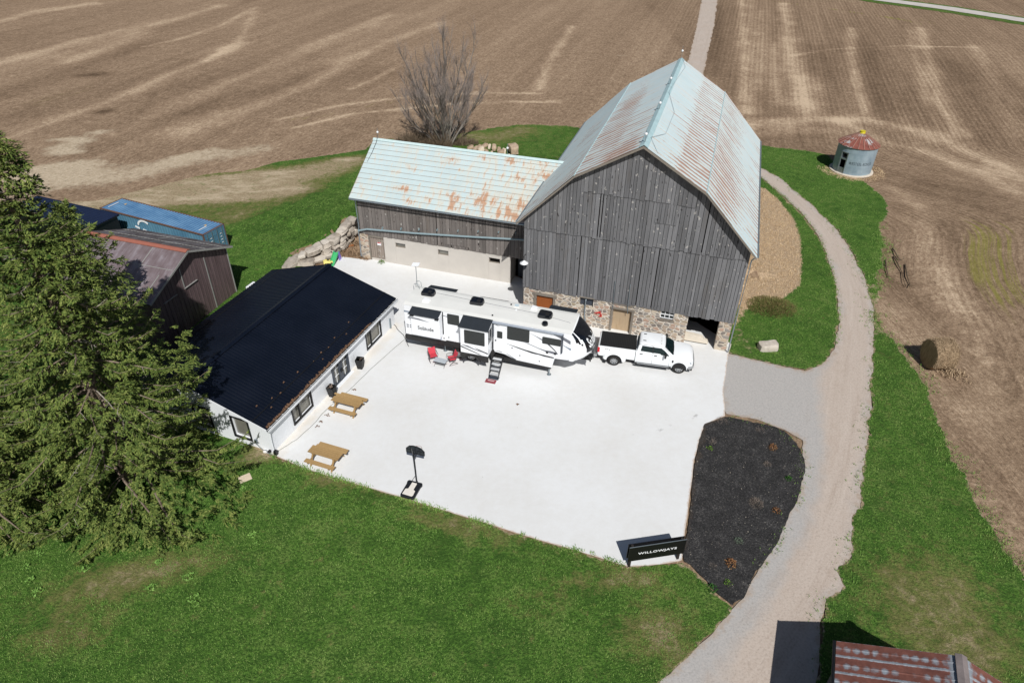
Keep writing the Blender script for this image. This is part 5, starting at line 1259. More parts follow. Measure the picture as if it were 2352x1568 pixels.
mb.prism([(u, 0, z) for u, z in side], (0, 2.5, 0)); mb.build('body', M_RVW, rv, bevel=.03)
mb = MB(); mb.prism([(-.04, -.03, 3.8), (-.04, 2.53, 3.8), (-.02, 2.2, 3.87), (-.02, 1.25, 3.9), (-.02, .3, 3.87)], (11.64, 0, 0)); rf = mb.build('trailer_roof', M_ROOFW, rv, bevel=.015)
mb = MB(); mb.tube([(1.7, 1.9, 3.895), (4.2, 1.75, 3.9), (5.3, 1.7, 3.9), (9.0, 1.5, 3.905), (11.3, 1.1, 3.905)], .012, 5); mb.build('roof_seam', M_G1, rf)
mb = MB(); mb.box(.03, 6.5, .02, 2.48, .93, 1.42); mb.build('skirt', M_SKIRT, rv)
mb = MB(); mb.box(6.2, 10.4, .05, 2.45, .66, .92); mb.build('chassis', M_SKIRT, rv)
# rounded front cap
cz_ = np.array([3.86, 3.75, 3.44, 3.05, 2.62, 2.34, 2.05, 1.8, 1.66]); cu_ = np.array([11.6, 11.85, 12.36, 12.72, 12.95, 12.98, 12.86, 12.62, 12.2])
def cap_pt(w, t, off=0.0):
    """w across (-1..1), t down the profile (0..1)"""
    k = t * (len(cz_) - 1); z = float(np.interp(k, range(len(cz_)), cz_)); u = float(np.interp(k, range(len(cu_)), cu_))
    sh = 1 - .62 * abs(w) ** 3.0
    z_ = z - .05 * abs(w) ** 4 * (1 - t)
    return Vector((11.58 + (u - 11.58) * sh + off, 1.25 + 1.25 * w * (1 + off * .3), z_ + off * .3))
NWc, NTc = 30, 24
mbw, mbk, mbg = MB(), MB(), MB()
for i in range(NWc):
    for j in range(NTc):
        w0, w1, t0, t1 = -1 + 2 * i / NWc, -1 + 2 * (i + 1) / NWc, j / NTc, (j + 1) / NTc; wm, tm = (w0 + w1) / 2, (t0 + t1) / 2
        tgt, off = mbw, 0.0
        mbw.face([cap_pt(w0, t0), cap_pt(w1, t0), cap_pt(w1, t1), cap_pt(w0, t1)])
        lim = .80 - .16 * (tm - .1)
        if abs(wm) < lim and .03 < tm < .66 - .05 * (wm / .7) ** 2: mbk.face([cap_pt(w0, t0, .012), cap_pt(w1, t0, .012), cap_pt(w1, t1, .012), cap_pt(w0, t1, .012)])
        elif lim + .08 < abs(wm) < .985 and .06 < tm < .30 + .62 * (1 - abs(wm)): mbg.face([cap_pt(w0, t0, .012), cap_pt(w1, t0, .012), cap_pt(w1, t1, .012), cap_pt(w0, t1, .012)])
for w in (-1, 1):
    mbw.face([cap_pt(w, j / NTc) for j in range(NTc + 1)] + [(11.58, 1.25 + 1.25 * w, 1.66)])
mbw.face([cap_pt(-1 + 2 * i / NWc, 1) for i in range(NWc + 1)] + [(11.58, 2.5, 1.66), (11.58, 0, 1.66)])
cap = mbw.build('front_cap', M_RVW, rv, smooth=True, autos=35)
mbk.build('cap_panel', M_CAPB, cap, smooth=True); mbg.build('cap_side_panel', M_CAPB, cap, smooth=True)
def wrapc(a, b, d):
    w = (a - .08) / 1.25; t = .41 - b / 2.7
    return cap_pt(w, t, .016 + d)
letters('Solitude', cap, M_WHITE, (0, 0, 0), (0, 1, 0), (0, 0, 1), width=1.25, height=.5, name='cap_lettering', bold=.02, wrap=wrapc, shear=.15)
mb = MB(); mb.box(12.2, 12.75, 1.05, 1.45, 1.22, 1.62); mb.prism([(12.35, 1.05, 1.22), (12.75, 1.05, 1.22), (12.95, 1.05, 1.35), (12.95, 1.05, 1.5), (12.6, 1.05, 1.55)], (0, .4, 0)); mb.tube([(12.8, 1.25, 1.25), (12.8, 1.25, 1.0)], .05, 8); mb.build('pin_box', M_BLACK, rv)
# windows, door
for nm, a in (('window', (3.15, 4.0, 2.86, 3.68)), ('window', (7.34, 8.86, 2.52, 3.56)), ('window', (9.73, 10.98, 2.69, 3.22))):
    mb = MB(); panel(mb, rrect(*a), 0, .022); mb.build(nm, M_TINT, rv)
mb = MB(); panel(mb, rrect(6.46, 7.2, 1.4, 3.42, .06), 0, .012); d = mb.build('entry_door', M_RVW, rv, bevel=.006)
mb = MB(); panel(mb, rrect(6.65, 7.02, 2.47, 3.02, .05), -.013, .01); mb.build('door_window', M_TINT, d)
mb = MB(); mb.box(6.52, 6.6, -.05, -.012, 2.2, 2.3); mb.build('handle', M_BLACK, d)
mb = MB(); mb.tube([(6.34, -.03, 2.1), (6.36, -.12, 2.05), (6.36, -.12, 1.6), (6.34, -.03, 1.55)], .02, 6); mb.build('grab_rail', M_BLACK, rv)
# printed stripes, each colour its own set of thin panels
SW_ = {'g1': [(6.44, 3.51), (6.83, 3.43), (7.31, 3.26), (6.77, 3.37)], 'g2': [(8.87, 3.31), (9.76, 2.99), (9.75, 2.88), (9.3, 3.12)],
 'h1': [(8.52, 2.48), (8.86, 2.45), (9.49, 2.25), (9.95, 2.17), (10.35, 2.19), (10.69, 2.15), (10.85, 2.04), (10.67, 1.96), (10.08, 2.03), (9.49, 2.2), (8.96, 2.37)],
 'h2': [(10.08, 2.68), (10.23, 2.67), (10.62, 2.32), (10.81, 2.07), (10.69, 2.16), (10.34, 2.48)],
 'k1': [(7.25, 2.14), (8.1, 2.0), (8.88, 1.86), (9.48, 1.69), (9.04, 1.72), (8.1, 1.92)], 'k2': [(8.72, 1.9), (9.35, 1.81), (10.58, 1.72), (10.56, 1.62), (9.91, 1.64), (9.2, 1.76)],
 'tri': [(6.52, 1.56), (7.05, 1.33), (6.5, 1.38)], 'tri2': [(6.97, 1.2), (7.19, 1.21), (7.74, .98), (7.6, .98)], 'st': [(7.25, 1.32), (7.48, 1.24), (8.04, .95), (7.9, .95)],
 'fr1': [(10.4, 3.54), (10.97, 3.53), (11.6, 3.24), (11.6, 2.98), (11.11, 3.23)], 'fr2': [(10.99, 2.91), (11.26, 2.79), (11.6, 2.67), (11.6, 2.53), (11.2, 2.78)],
 'a1': [(4.64, 3.78), (5.09, 3.78), (6.3, 3.51), (5.75, 3.55)], 'a2': [(5.37, 3.76), (5.83, 3.78), (6.3, 3.6)], 'r1': [(0.0, 3.33), (.6, 3.31), (.6, 3.2), (0.0, 3.2)], 'r2': [(2.82, 3.5), (3.14, 3.44), (3.14, 3.38), (2.82, 3.44)]}
for mt, ks in ((M_G1, ('h1', 'g2', 'fr1', 'st', 'g1', 'r2')), (M_G2, ('k1', 'k2', 'tri', 'tri2', 'a1', 'h2')), (M_G3, ('fr2', 'a2', 'r1'))):
    mb = MB()
    for k in ks: panel(mb, SW_[k], 0, .007 if k != 'h2' else .011)
    mb.build('stripe_graphic', mt, rv)
mb = MB(); mb.prism([(11.6, -.004, 2.7), (12.15, .28, 2.34), (12.0, .3, 1.72), (11.5, -.004, 1.72), (11.95, .2, 1.9), (12.02, .24, 2.1), (11.9, .18, 2.35), (11.6, -.004, 2.55)], (0, -.03, 0)); mb.build('stripe_graphic', M_G3, rv)
mb = MB()
for u, z in ((.55, 1.55), (1.45, 1.6), (2.1, 1.58), (2.85, 1.6), (3.2, 1.75), (7.7, 1.85), (8.25, 1.35), (9.6, 1.18)): mb.lathe([(0, 0), (.045, 0), (.045, .02), (0, .02)], 10, (u, -.02, z), 'y')
for u, z in ((10.1, 2.03), (10.64, 2.04)): mb.lathe([(0, 0), (.085, 0), (.07, .03), (0, .03)], 12, (u, -.035, z), 'y')
mb.box(6.5, 6.6, -.03, -.005, 2.16, 2.24) if False else None
mb.build('side_lock', M_BLACK, rv)
mb = MB()
for k in range(2):
    mb.box(.12, .28, -.012, -.002, 1.98 + k * .16, 2.06 + k * .16); mb.box(.36, .66, -.012, -.002, 1.98 + k * .16, 2.06 + k * .16)
mb.build('vent_grille', M_G1, rv)
mb = MB(); mb.box(.7, 1.62, -.015, -.003, 1.42, 1.8); mb.box(1.66, 2.7, -.015, -.003, 1.42, 1.8); mb.build('bay_door', plain('bay_door_paint', lin(198, 206, 220), .35, .05), rv)
# slide-outs on the near side, with their toppers
mb = MB(); mb.box(.72, 2.8, -.56, .02, 1.86, 3.62); s1 = mb.build('slide_out', M_RVW, rv, bevel=.02)
mb = MB(); mb.prism([(.64, .0, 3.76), (2.76, .0, 3.76), (2.76, -.64, 3.6), (.64, -.64, 3.6)], (0, 0, .02)); mb.tube([(.6, -.65, 3.58), (2.8, -.65, 3.58)], .045, 8); mb.build('slide_topper', M_TOPPER, s1)
mb = MB(); mb.box(.74, .98, -.66, -.5, 3.42, 3.5); mb.box(2.5, 2.76, -.66, -.5, 3.42, 3.5); mb.box(1.3, 1.55, -.585, -.56, 3.5, 3.6); mb.box(2.8, 2.86, -.04, .0, 1.95, 3.74); mb.build('slide_bracket', M_BLACK, s1)
mb = MB(); panel(mb, [(.74, 3.27), (1.31, 3.26), (2.08, 3.1), (1.38, 3.14), (.74, 3.18)], -.56); panel(mb, [(1.93, 3.53), (2.78, 3.53), (2.78, 3.47), (2.25, 3.46)], -.56); mb.build('stripe_graphic', M_G1, s1)
letters('Solitude', s1, M_G2, (1.78, -.566, 2.53), (1, 0, 0), (0, 0, 1), width=1.15, height=.27, name='side_lettering', bold=.015)
mb = MB(); panel(mb, [(1.3, 2.36), (1.7, 2.38), (2.35, 2.5), (1.8, 2.42)], -.56); mb.build('stripe_graphic', M_G1, s1)
mb = MB(); mb.box(4.38, 6.3, -.9, .02, 1.42, 3.5); s2 = mb.build('slide_out', M_RVW, rv, bevel=.02)
mb = MB(); mb.prism([(4.3, .0, 3.8), (6.36, .0, 3.8), (6.36, -.97, 3.54), (4.3, -.97, 3.54)], (0, 0, .02)); mb.tube([(4.26, -.98, 3.52), (6.4, -.98, 3.52)], .045, 8); mb.build('slide_topper', M_TOPPER, s2)
mb = MB(); panel(mb, rrect(4.66, 6.08, 2.24, 3.3, .06), -.9, .02); mb.build('window', M_TINT, s2)
mb = MB(); mb.box(6.3, 6.316, -.82, -.2, 2.35, 3.35); mb.build('window', M_TINT, s2)
mb = MB(); panel(mb, [(4.4, 1.95), (5.88, 1.48), (5.68, 1.48), (4.4, 1.86)], -.9); panel(mb, [(5.37, 1.99), (6.29, 1.72), (6.29, 1.62), (5.65, 1.82)], -.9); mb.build('stripe_graphic', M_G2, s2)
mb = MB(); panel(mb, [(4.4, 2.05), (4.86, 2.06), (6.04, 1.65), (5.25, 1.84)], -.9); mb.build('stripe_graphic', M_G1, s2)
mb = MB(); arch = [(5.2 + .55 * math.cos(R_(a)), .86 + .42 * math.sin(R_(a))) for a in range(0, 181, 20)]
panel(mb, [(4.38, .98), (4.38, 1.44), (6.33, 1.44), (6.33, .95)] + [(6.1, .92)] + [p for p in arch if p[1] > .9], -.88, .03); mb.build('slide_skirt', M_SKIRT, s2)
mb = MB(); mb.tube([(p[0], -.92, p[1]) for p in arch], .045, 6); mb.build('wheel_arch', M_SKIRT, s2)
mb = MB(); mb.box(6.34, 6.4, -.06, .0, 1.5, 3.74); mb.build('door_post', M_BLACK, rv)
# far side toppers
for a, b, w in ((.75, 2.8, .55), (4.63, 6.65, .18), (9.5, 11.4, .62)):
    mb = MB(); mb.box(a + .05, b - .05, 2.48, 2.5 + w, 1.7, 3.6); s3 = mb.build('slide_out', M_RVW, rv)
    mb = MB(); mb.prism([(a, 2.5, 3.8), (b, 2.5, 3.8), (b, 2.56 + w, 3.66), (a, 2.56 + w, 3.66)], (0, 0, .025)); mb.build('slide_topper', M_TOPPER, s3)
# awning
mb = MB(); mb.tube([(6.36, -.09, 3.7), (11.1, -.09, 3.68)], .075, 10); aw = mb.build('awning_roll', plain('grey_awning_fabric', lin(150, 158, 170), .6, .06), rv)
mb = MB(); mb.box(6.36, 6.43, -.14, -.02, 2.55, 3.72); mb.box(11.04, 11.12, -.16, -.02, 2.25, 3.72); mb.build('awning_arm', M_IRON if False else M_DGREY, aw)
# steps and mat pad
mb = MB(); st = []
for k in range(4):
    z, v = 1.02 - k * .25, -.28 - k * .24; mb.box(6.5, 7.1, v - .22, v, z - .03, z)
sp = mb.build('step_tread', M_RIM if 0 else plain('silver_tread', lin(190, 192, 194), .45, .06), rv)
mb = MB()
for u in (6.47, 7.11): mb.prism([(u, -.02, 1.12), (u, -.35, 1.1), (u, -1.28, .16), (u, -1.28, .05), (u, -1.15, .05), (u, -.02, .9)], (.03, 0, 0))
mb.build('step_rail', M_BLACK, rv)
# roof gear
def ac(u, v, nm='air_conditioner'):
    m_ = MB(); z = 3.89
    ring = lambda s_, zz, w=1.0: [(u + a * s_, v + b * s_ * w, zz) for a, b in ((-.46, -.3), (-.36, -.36), (.36, -.33), (.47, -.18), (.47, .18), (.36, .33), (-.36, .36), (-.46, .3))]
    m_.loft([ring(1, z), ring(1, z + .12), ring(.94, z + .26), ring(.8, z + .31)]); a_ = m_.build(nm, M_CAPB, rf, bevel=.02)
    m_ = MB(); m_.box(u - .42, u - .12, v - .02, v + .02, z + .3, z + .33); m_.box(u + .05, u + .3, v - .3, v - .02, z + .31, z + .325); m_.build('shroud_ridge', M_SKIRT, a_)
for q in ((1.2, 1.62), (4.75, 1.55), (9.55, 1.38)): ac(*q)
mb = MB(); mb.lathe([(.2, 0), (.2, .14), (.17, .2), (.12, .22), (0, .22)], 18, (9.76, .42, 3.88)); mb.build('roof_vent', M_CAPB, rf, smooth=True, autos=40)
mb = MB(); mb.box(7.2, 7.62, 1.8, 2.2, 3.88, 3.95); sk = mb.build('skylight', M_ROOFW, rf, bevel=.02); mb = MB(); mb.box(7.27, 7.55, 1.86, 2.14, 3.95, 3.956); mb.build('pane', plain('skylight_dome', lin(196, 214, 222), .2, .05), sk)
for u, v in ((1.35, .75), (8.6, 2.05)):
    mb = MB(); mb.loft([[(u - .22, v - .22, 3.88), (u + .26, v - .22, 3.88), (u + .26, v + .22, 3.88), (u - .22, v + .22, 3.88)], [(u - .16, v - .18, 4.06), (u + .2, v - .18, 4.0), (u + .2, v + .18, 4.0), (u - .16, v + .18, 4.06)]]); mb.build('vent_cover', M_RVW, rf, bevel=.03)
for u, v in ((6.2, .4), (7.0, 2.05), (7.5, 1.5)):
    mb = MB(); mb.lathe([(.06, 0), (.06, .05), (0, .07)], 10, (u, v, 3.88)); mb.build('roof_fitting', M_BLACK if v != 1.5 else M_RVW, rf)
mb = MB()
for v in (2.05, 2.42): mb.tube([(-.1, v, 1.6), (-.1, v, 4.0), (-.05, v, 4.22), (.18, v, 4.28), (.3, v, 4.2), (.32, v, 3.88)], .018, 6)
for z in (1.9, 2.25, 2.6, 2.95, 3.3, 3.65): mb.tube([(-.1, 2.05, z), (-.1, 2.42, z)], .015, 6)
mb.build('rear_ladder', M_GALV, rv)
mb = MB(); mb.tube([(-.02, 2.46, 3.6), (-.02, 2.46, 5.5)], .022, 6); ms = mb.build('antenna_mast', M_GALV, rv)
mb = MB(); mb.obox((-.02, 2.46, 5.53), (.27, 0, .04), (0, .17, .05), (0, -.006, .02)); mb.build('flat_antenna', M_WHITE, ms)
mb = MB(); mb.box(-.1, -.01, .05, 2.45, .95, 1.2); mb.build('rear_bumper', M_SKIRT, rv)
# running gear
M_TYRE = plain('tyre_rubber', lin(44, 43, 42), .85, .15, 4, spec=.2); M_RIM = plain('alloy_rim', lin(176, 178, 180), .3, .08, 4, .7)
def wheel(parent, u, v, z, r=.4, w=.26, face=-1, name='wheel'):
    m_ = MB(); m_.lathe([(r * .62, 0), (r * .9, 0), (r, .05), (r, w - .05), (r * .9, w), (r * .62, w)], 28, (u, v if face < 0 else v - w, z), 'y', cap=False); t_ = m_.build('wheel', M_TYRE, parent, smooth=True, autos=30)
    vv = v + (.02 if face < 0 else -.02)
    m_ = MB(); m_.lathe([(0, -.0), (.06, -.0), (.07, .015), (r * .3, .02), (r * .42, .04), (r * .56, .01), (r * .63, 0), (r * .63, .06)], 24, (u, vv, z), 'y') if face < 0 else m_.lathe([(r * .63, -.06), (r * .63, 0), (r * .42, -.04), (0, -.01)], 24, (u, vv, z), 'y')
    rm = m_.build('rim', M_RIM, t_, smooth=True, autos=40)
    if face < 0:
        m_ = MB()
        for k in range(8):
            a = k * math.pi / 4; m_.lathe([(0, 0), (.035, 0), (.035, .006), (0, .006)], 8, (u + r * .47 * math.cos(a), vv + .012, z + r * .47 * math.sin(a)), 'y')
        m_.build('rim_hole', M_BLACK, rm)
    return t_
for u in (3.78, 4.75): wheel(rv, u, .08, .4)
for u in (3.78, 4.75): wheel(rv, u, 2.42, .4, face=1)
def jack(u, v, h):
    m_ = MB(); m_.tube([(u, v, .03), (u, v, h)], .045, 8); m_.bar((u - .15, v, h), (u, v, .25), .03); j = m_.build('landing_leg', M_GALV, rv)
    m_ = MB(); m_.lathe([(0, 0), (.15, 0), (.15, .02), (.05, .05), (0, .05)], 14, (u, v, 0.012)); m_.build('foot_pad', M_GALV, j)
jack(2.6, .72, .95); jack(10.25, .28, .8); jack(2.6, 1.9, .95); jack(10.25, 2.2, .8); jack(6.32, .2, .9)
# step pad and mat are loose on the ground
rvw = frame(*RVF)
def rvobj(name, label, cat, u, v, z=.013, rz=0, group=None):
    x, y = rvw(u, v); return thing(name, label, cat, (x, y, z), RVF[2] + rz, group)
sp_ = rvobj('step_pad', 'dark grey flat pad under the last trailer step', 'pad', 6.8, -1.22); mb = MB(); mb.box(-.36, .36, -.16, .16, 0, .02); mb.build('pad_sheet', M_DGREY, sp_)
mt = rvobj('door_mat', 'dark red mat with pale lettering at the foot of the trailer steps', 'mat', 6.72, -1.62); mb = MB(); mb.box(-.36, .36, -.2, .2, 0, .015); mb.build('mat_surface', plain('wine_red_mat', lin(140, 62, 70), .9, .1, 5), mt)
mb = MB(); mb.box(-.24, .24, .05, .09, .015, .018); mb.box(-.2, .22, .0, .03, .015, .018); mb.build('pale_marking', plain('mat_print', lin(214, 190, 192), .8), mt)

# ------------------------------------------------------------------ pickup truck
tk = thing('pickup_truck', 'white crew cab dual wheel pickup truck with a black bed cover beside the stone wall', 'pickup truck', (7.035 , 37.456, 0.012), -.1995)
M_TW = plain('white_truck_paint', lin(240, 243, 245), .22, .015, .8, spec=.6); M_TGL = plain('truck_glass', lin(20, 36, 38), .05, .3, 1.5, spec=.9); M_PL = plain('black_plastic', lin(26, 27, 29), .6, .15, 4)
CY = 1.0
def ring(u, zb, zt, w, cr=0.0, tuck=.06):
    hs = [(-w + tuck, zb), (-w, zb + .18), (-w, zt - .16), (-w + .05, zt - .02), (-w * .6, zt + cr * .8), (0, zt + cr)]
    return [(u, CY + a, z) for a, z in hs] + [(u, CY - a, z) for a, z in hs[::-1][1:]]
mb = MB()
mb.loft([ring(-1.18, .72, 1.34, .93), ring(-1.12, .62, 1.4, .965), ring(-1.0, .6, 1.41, .98), ring(1.36, .58, 1.42, .98)])
bed = mb.build('cargo_bed', M_TW, tk, smooth=True, autos=40)
mb = MB(); mb.loft([ring(1.4, .46, 1.41, .985), ring(3.7, .46, 1.38, .985), ring(3.95, .46, 1.36, .99, .05), ring(4.6, .5, 1.33, .985, .07), ring(4.98, .5, 1.27, .96, .07), ring(5.16, .52, 1.17, .88, .06), ring(5.24, .55, 1.02, .8, .02)])
body = mb.build('body', M_TW, tk, smooth=True, autos=40)
# dual rear hips
for s_ in (-1, 1):
    m_ = MB(); rr_ = []
    for k in range(13):
        a = math.pi * (1.0 - k / 12); c, si = math.cos(a), math.sin(a)
        p = lambda r, o: (c * r * 1.06, CY + s_ * o, .46 + si * r)
        rr_.append([p(.5, 1.12), p(.56, 1.13), p(.68, 1.06), p(.74, .97), p(.5, .97)])
    m_.loft(rr_); m_.build('rear_fender', M_TW, bed, smooth=True, autos=45)
    m_ = MB(); m_.loft([[(c * r * 1.06, CY + s_ * o, .46 + si * r) for r, o in ((.5, .99), (.0, .99))] for c, si in ((math.cos(math.pi * (1 - k / 12)), math.sin(math.pi * (1 - k / 12))) for k in range(13))], close=False, cap=False); m_.build('wheel_well', M_BLACK, bed)
    m_ = MB()
    pts = [(4.38 + .5 * math.cos(math.pi * k / 14), .44 + .52 * math.sin(math.pi * k / 14)) for k in range(15)]
    m_.prism([(u, CY + s_ * .978, z) for u, z in pts] + [(3.88, CY + s_ * .978, .44)], (0, s_ * .016, 0)); m_.build('wheel_well', M_BLACK, body)
    m_ = MB(); m_.tube([(u, CY + s_ * .99, z) for u, z in [(4.38 + .52 * math.cos(math.pi * k / 14), .42 + .55 * math.sin(math.pi * k / 14)) for k in range(15)]], .035, 6); m_.build('fender_lip', M_TW, body, smooth=True)
# cab
def rr(u0, u1, w, z, r):
    out = []
    for cx, cy, a0 in ((u1 - r, w - r, 0), (u0 + r, w - r, 90), (u0 + r, -w + r, 180), (u1 - r, -w + r, 270)):
        for i in range(5): a = R_(a0 + 22.5 * i); out.append((cx + r * math.cos(a), CY + cy + r * math.sin(a), z))
    return out
mb = MB(); mb.loft([rr(1.43, 3.98, .965, 1.34, .1), rr(1.45, 3.8, .95, 1.44, .1), rr(1.55, 3.2, .80, 1.86, .14), rr(1.6, 3.12, .76, 1.92, .16), rr(1.72, 3.0, .66, 1.955, .2)])
cab = mb.build('cab', M_TW, tk, smooth=True, autos=50)
def side_pt(u, z, s_=-1, off=.012):
    t = (z - 1.44) / .42; w = .95 + (.80 - .95) * t; return Vector((u, CY + s_ * (w + off), z + off * .3))
for s_ in (-1, 1):
    for nm, poly in (('side_window', [(1.68, 1.46), (2.46, 1.44), (2.46, 1.80), (1.76, 1.82)]), ('side_window', [(2.54, 1.44), (3.0, 1.43), (3.1, 1.37), (3.62, 1.36), (3.3, 1.64), (3.04, 1.80), (2.54, 1.80)])):
        m_ = MB(); a = [side_pt(u, z, s_) for u, z in poly]; m_.prism(a, (0, s_ * .012, .003)); m_.build(nm, M_TGL, cab)
    m_ = MB(); m_.prism([side_pt(u, z, s_, .006) for u, z in [(2.44, 1.42), (2.56, 1.42), (2.56, 1.82), (2.44, 1.82)]], (0, s_ * .008, 0)); m_.build('door_pillar', M_PL, cab)
wa, wb = (3.22, 1.855), (3.80, 1.40)
mb = MB(); nrm = Vector((wa[1] - wb[1], 0, wb[0] - wa[0])).normalized() * .03
P = lambda t, w: Vector((wa[0] + (wb[0] - wa[0]) * t + .06 * (1 - (w / .9) ** 2), CY + w, wa[1] + (wb[1] - wa[1]) * t)) + nrm
n = 10; rows = [[P(t, (-1 + 2 * i / n) * (.70 + .17 * t)) for i in range(n + 1)] for t in (0.03, .5, 1.0)]
for a, b in zip(rows, rows[1:]):
    for i in range(n): mb.face([a[i], a[i + 1], b[i + 1], b[i]])
mb.build('windshield', M_TGL, cab, smooth=True)
mb = MB(); mb.prism([P(1.0, -.86), P(1.0, -.4), P(1.0, 0), P(1.0, .4), P(1.0, .86), P(1.16, .8), P(1.18, 0), P(1.16, -.8)], (0, 0, .012)); mb.build('wiper_cowl', M_PL, cab)
mb = MB(); q0, q1 = Vector((1.465, CY, 1.46)), Vector((1.54, CY, 1.84)); mb.prism([q0 + Vector((-.02, -.75, 0)), q0 + Vector((-.02, .75, 0)), q1 + Vector((-.02, .66, 0)), q1 + Vector((-.02, -.66, 0))], (-.01, 0, 0)); mb.build('rear_window', M_TGL, cab)
mb = MB()
for v in (-.5, -.22, 0, .22, .5): mb.lathe([(.035, 0), (.03, .025), (0, .03)], 8, (2.98 + .03 * (1 - abs(v)), CY + v, 1.945))
mb.build('clearance_lamp', plain('amber_lens', lin(120, 108, 96), .3, .1), cab)
mb = MB(); mb.box(1.78, 1.98, CY - .42, CY - .36, 1.945, 1.98); mb.box(1.78, 1.98, CY + .36, CY + .42, 1.945, 1.98); mb.build('roof_antenna', M_PL, cab)
mb = MB(); mb.tube([(1.5, CY - .79, 1.875), (2.4, CY - .8, 1.885), (3.15, CY - .78, 1.865), (3.55, CY - .87, 1.6)], .012, 5); mb.build('drip_rail', M_PL, cab)
# bed cover
mb = MB(); mb.box(-1.08, 1.36, CY - .88, CY + .88, 1.405, 1.45); bc = mb.build('bed_cover', M_PL, tk, bevel=.02)
mb = MB()
for k in range(20): mb.box(-1.0 + k * .118, -.94 + k * .118, CY - .83, CY + .83, 1.45, 1.458)
mb.build('bed_cover_rib', M_SKIRT, bc, split=False)
for s_ in (-1, 1):
    wheel(tk, 4.38, CY + s_ * 1.0, .4, .4, .27, s_); wheel(tk, 0, CY + s_ * 1.1, .4, .4, .27, s_)
    m_ = MB(); m_.bar((1.45, CY + s_ * 1.02, .42), (3.75, CY + s_ * 1.02, .42), .16, .06); m_.build('running_board', M_PL, tk)
    m_ = MB(); m_.bar((1.55, CY + s_ * 1.03, .456), (3.7, CY + s_ * 1.03, .456), .09, .012); m_.build('running_board_tread', M_RIM, tk)
    m_ = MB(); m_.prism([(3.42, CY + s_ * .98, 1.36), (3.3, CY + s_ * .98, 1.4), (3.34, CY + s_ * 1.25, 1.5), (3.46, CY + s_ * 1.27, 1.5)], (0, 0, .04)); m_.box(3.3, 3.42, CY + s_ * 1.2 - .1, CY + s_ * 1.2 + .1, 1.3, 1.62); m_.build('wing_mirror', M_PL, tk, bevel=.03)
    m_ = MB()
    for u in (1.66, 2.62): m_.box(u, u + .2, CY + s_ * .99 - .02, CY + s_ * .99 + .02, 1.2, 1.25)
    m_.build('door_handle', M_PL, body)
    m_ = MB(); m_.box(2.51, 2.522, CY + s_ * .985 - .003, CY + s_ * .985 + .003, .5, 1.36); m_.box(3.66, 3.672, CY + s_ * .985 - .003, CY + s_ * .985 + .003, .5, 1.3); m_.build('door_gap', M_DGREY, body)
    m_ = MB(); m_.box(-1.2, -1.04, CY + s_ * .93 - .06, CY + s_ * .93 + .06, .92, 1.3); m_.build('taillight', plain('red_lens', lin(190, 20, 30), .25, .1), bed, bevel=.02)
    m_ = MB(); m_.prism([(5.1, CY + s_ * .93, .86), (5.25, CY + s_ * .74, .84), (5.255, CY + s_ * .6, .98), (5.2, CY + s_ * .8, 1.06), (4.98, CY + s_ * .97, 1.05)], (0, 0, -.1) if False else (.012, s_ * .012, .0)); m_.build('headlight', plain('headlight_lens', lin(176, 184, 190), .15, .1), body)
mb = MB(); mb.box(5.235, 5.27, CY - .56, CY + .56, .72, 1.02); mb.build('grille', M_RIM, tk, bevel=.01)
mb = MB(); mb.loft([[(5.1, CY - .98, .46), (5.1, CY - .98, .68), (4.98, CY - .97, .68), (4.98, CY - .97, .46)], [(5.34, CY - .72, .46), (5.34, CY - .72, .68), (5.2, CY - .7, .68), (5.2, CY - .7, .46)], [(5.37, CY, .46), (5.37, CY, .68), (5.2, CY, .68), (5.2, CY, .46)], [(5.34, CY + .72, .46), (5.34, CY + .72, .68), (5.2, CY + .7, .68), (5.2, CY + .7, .46)], [(5.1, CY + .98, .46), (5.1, CY + .98, .68), (4.98, CY + .97, .68), (4.98, CY + .97, .46)]]); mb.build('front_bumper', M_RIM, tk)
mb = MB(); mb.box(4.95, 5.25, CY - .85, CY + .85, .3, .46); mb.build('air_dam', M_PL, tk)
mb = MB(); mb.box(-1.42, -1.2, CY - .95, CY + .95, .5, .68); mb.build('rear_bumper', M_RIM, tk, bevel=.02)
mb = MB(); mb.box(-1.2, 4.9, CY - .75, CY + .75, .36, .6); mb.build('chassis', M_BLACK, tk)
mb = MB(); mb.box(-.72, -.55, CY - 1.02, CY - .7, .12, .5); mb.box(-.72, -.55, CY + .7, CY + 1.02, .12, .5); mb.build('mud_flap', M_PL, tk)
mb = MB(); mb.box(3.84, 3.95, CY - 1.0, CY - .985, .86, 1.06); mb.build('fender_badge', M_G2, body)
letters('FX4', bed, M_G2, (-.52, CY - .988, 1.24), (1, 0, 0), (0, 0, 1), width=.36, height=.09, name='bed_lettering', shear=.25)

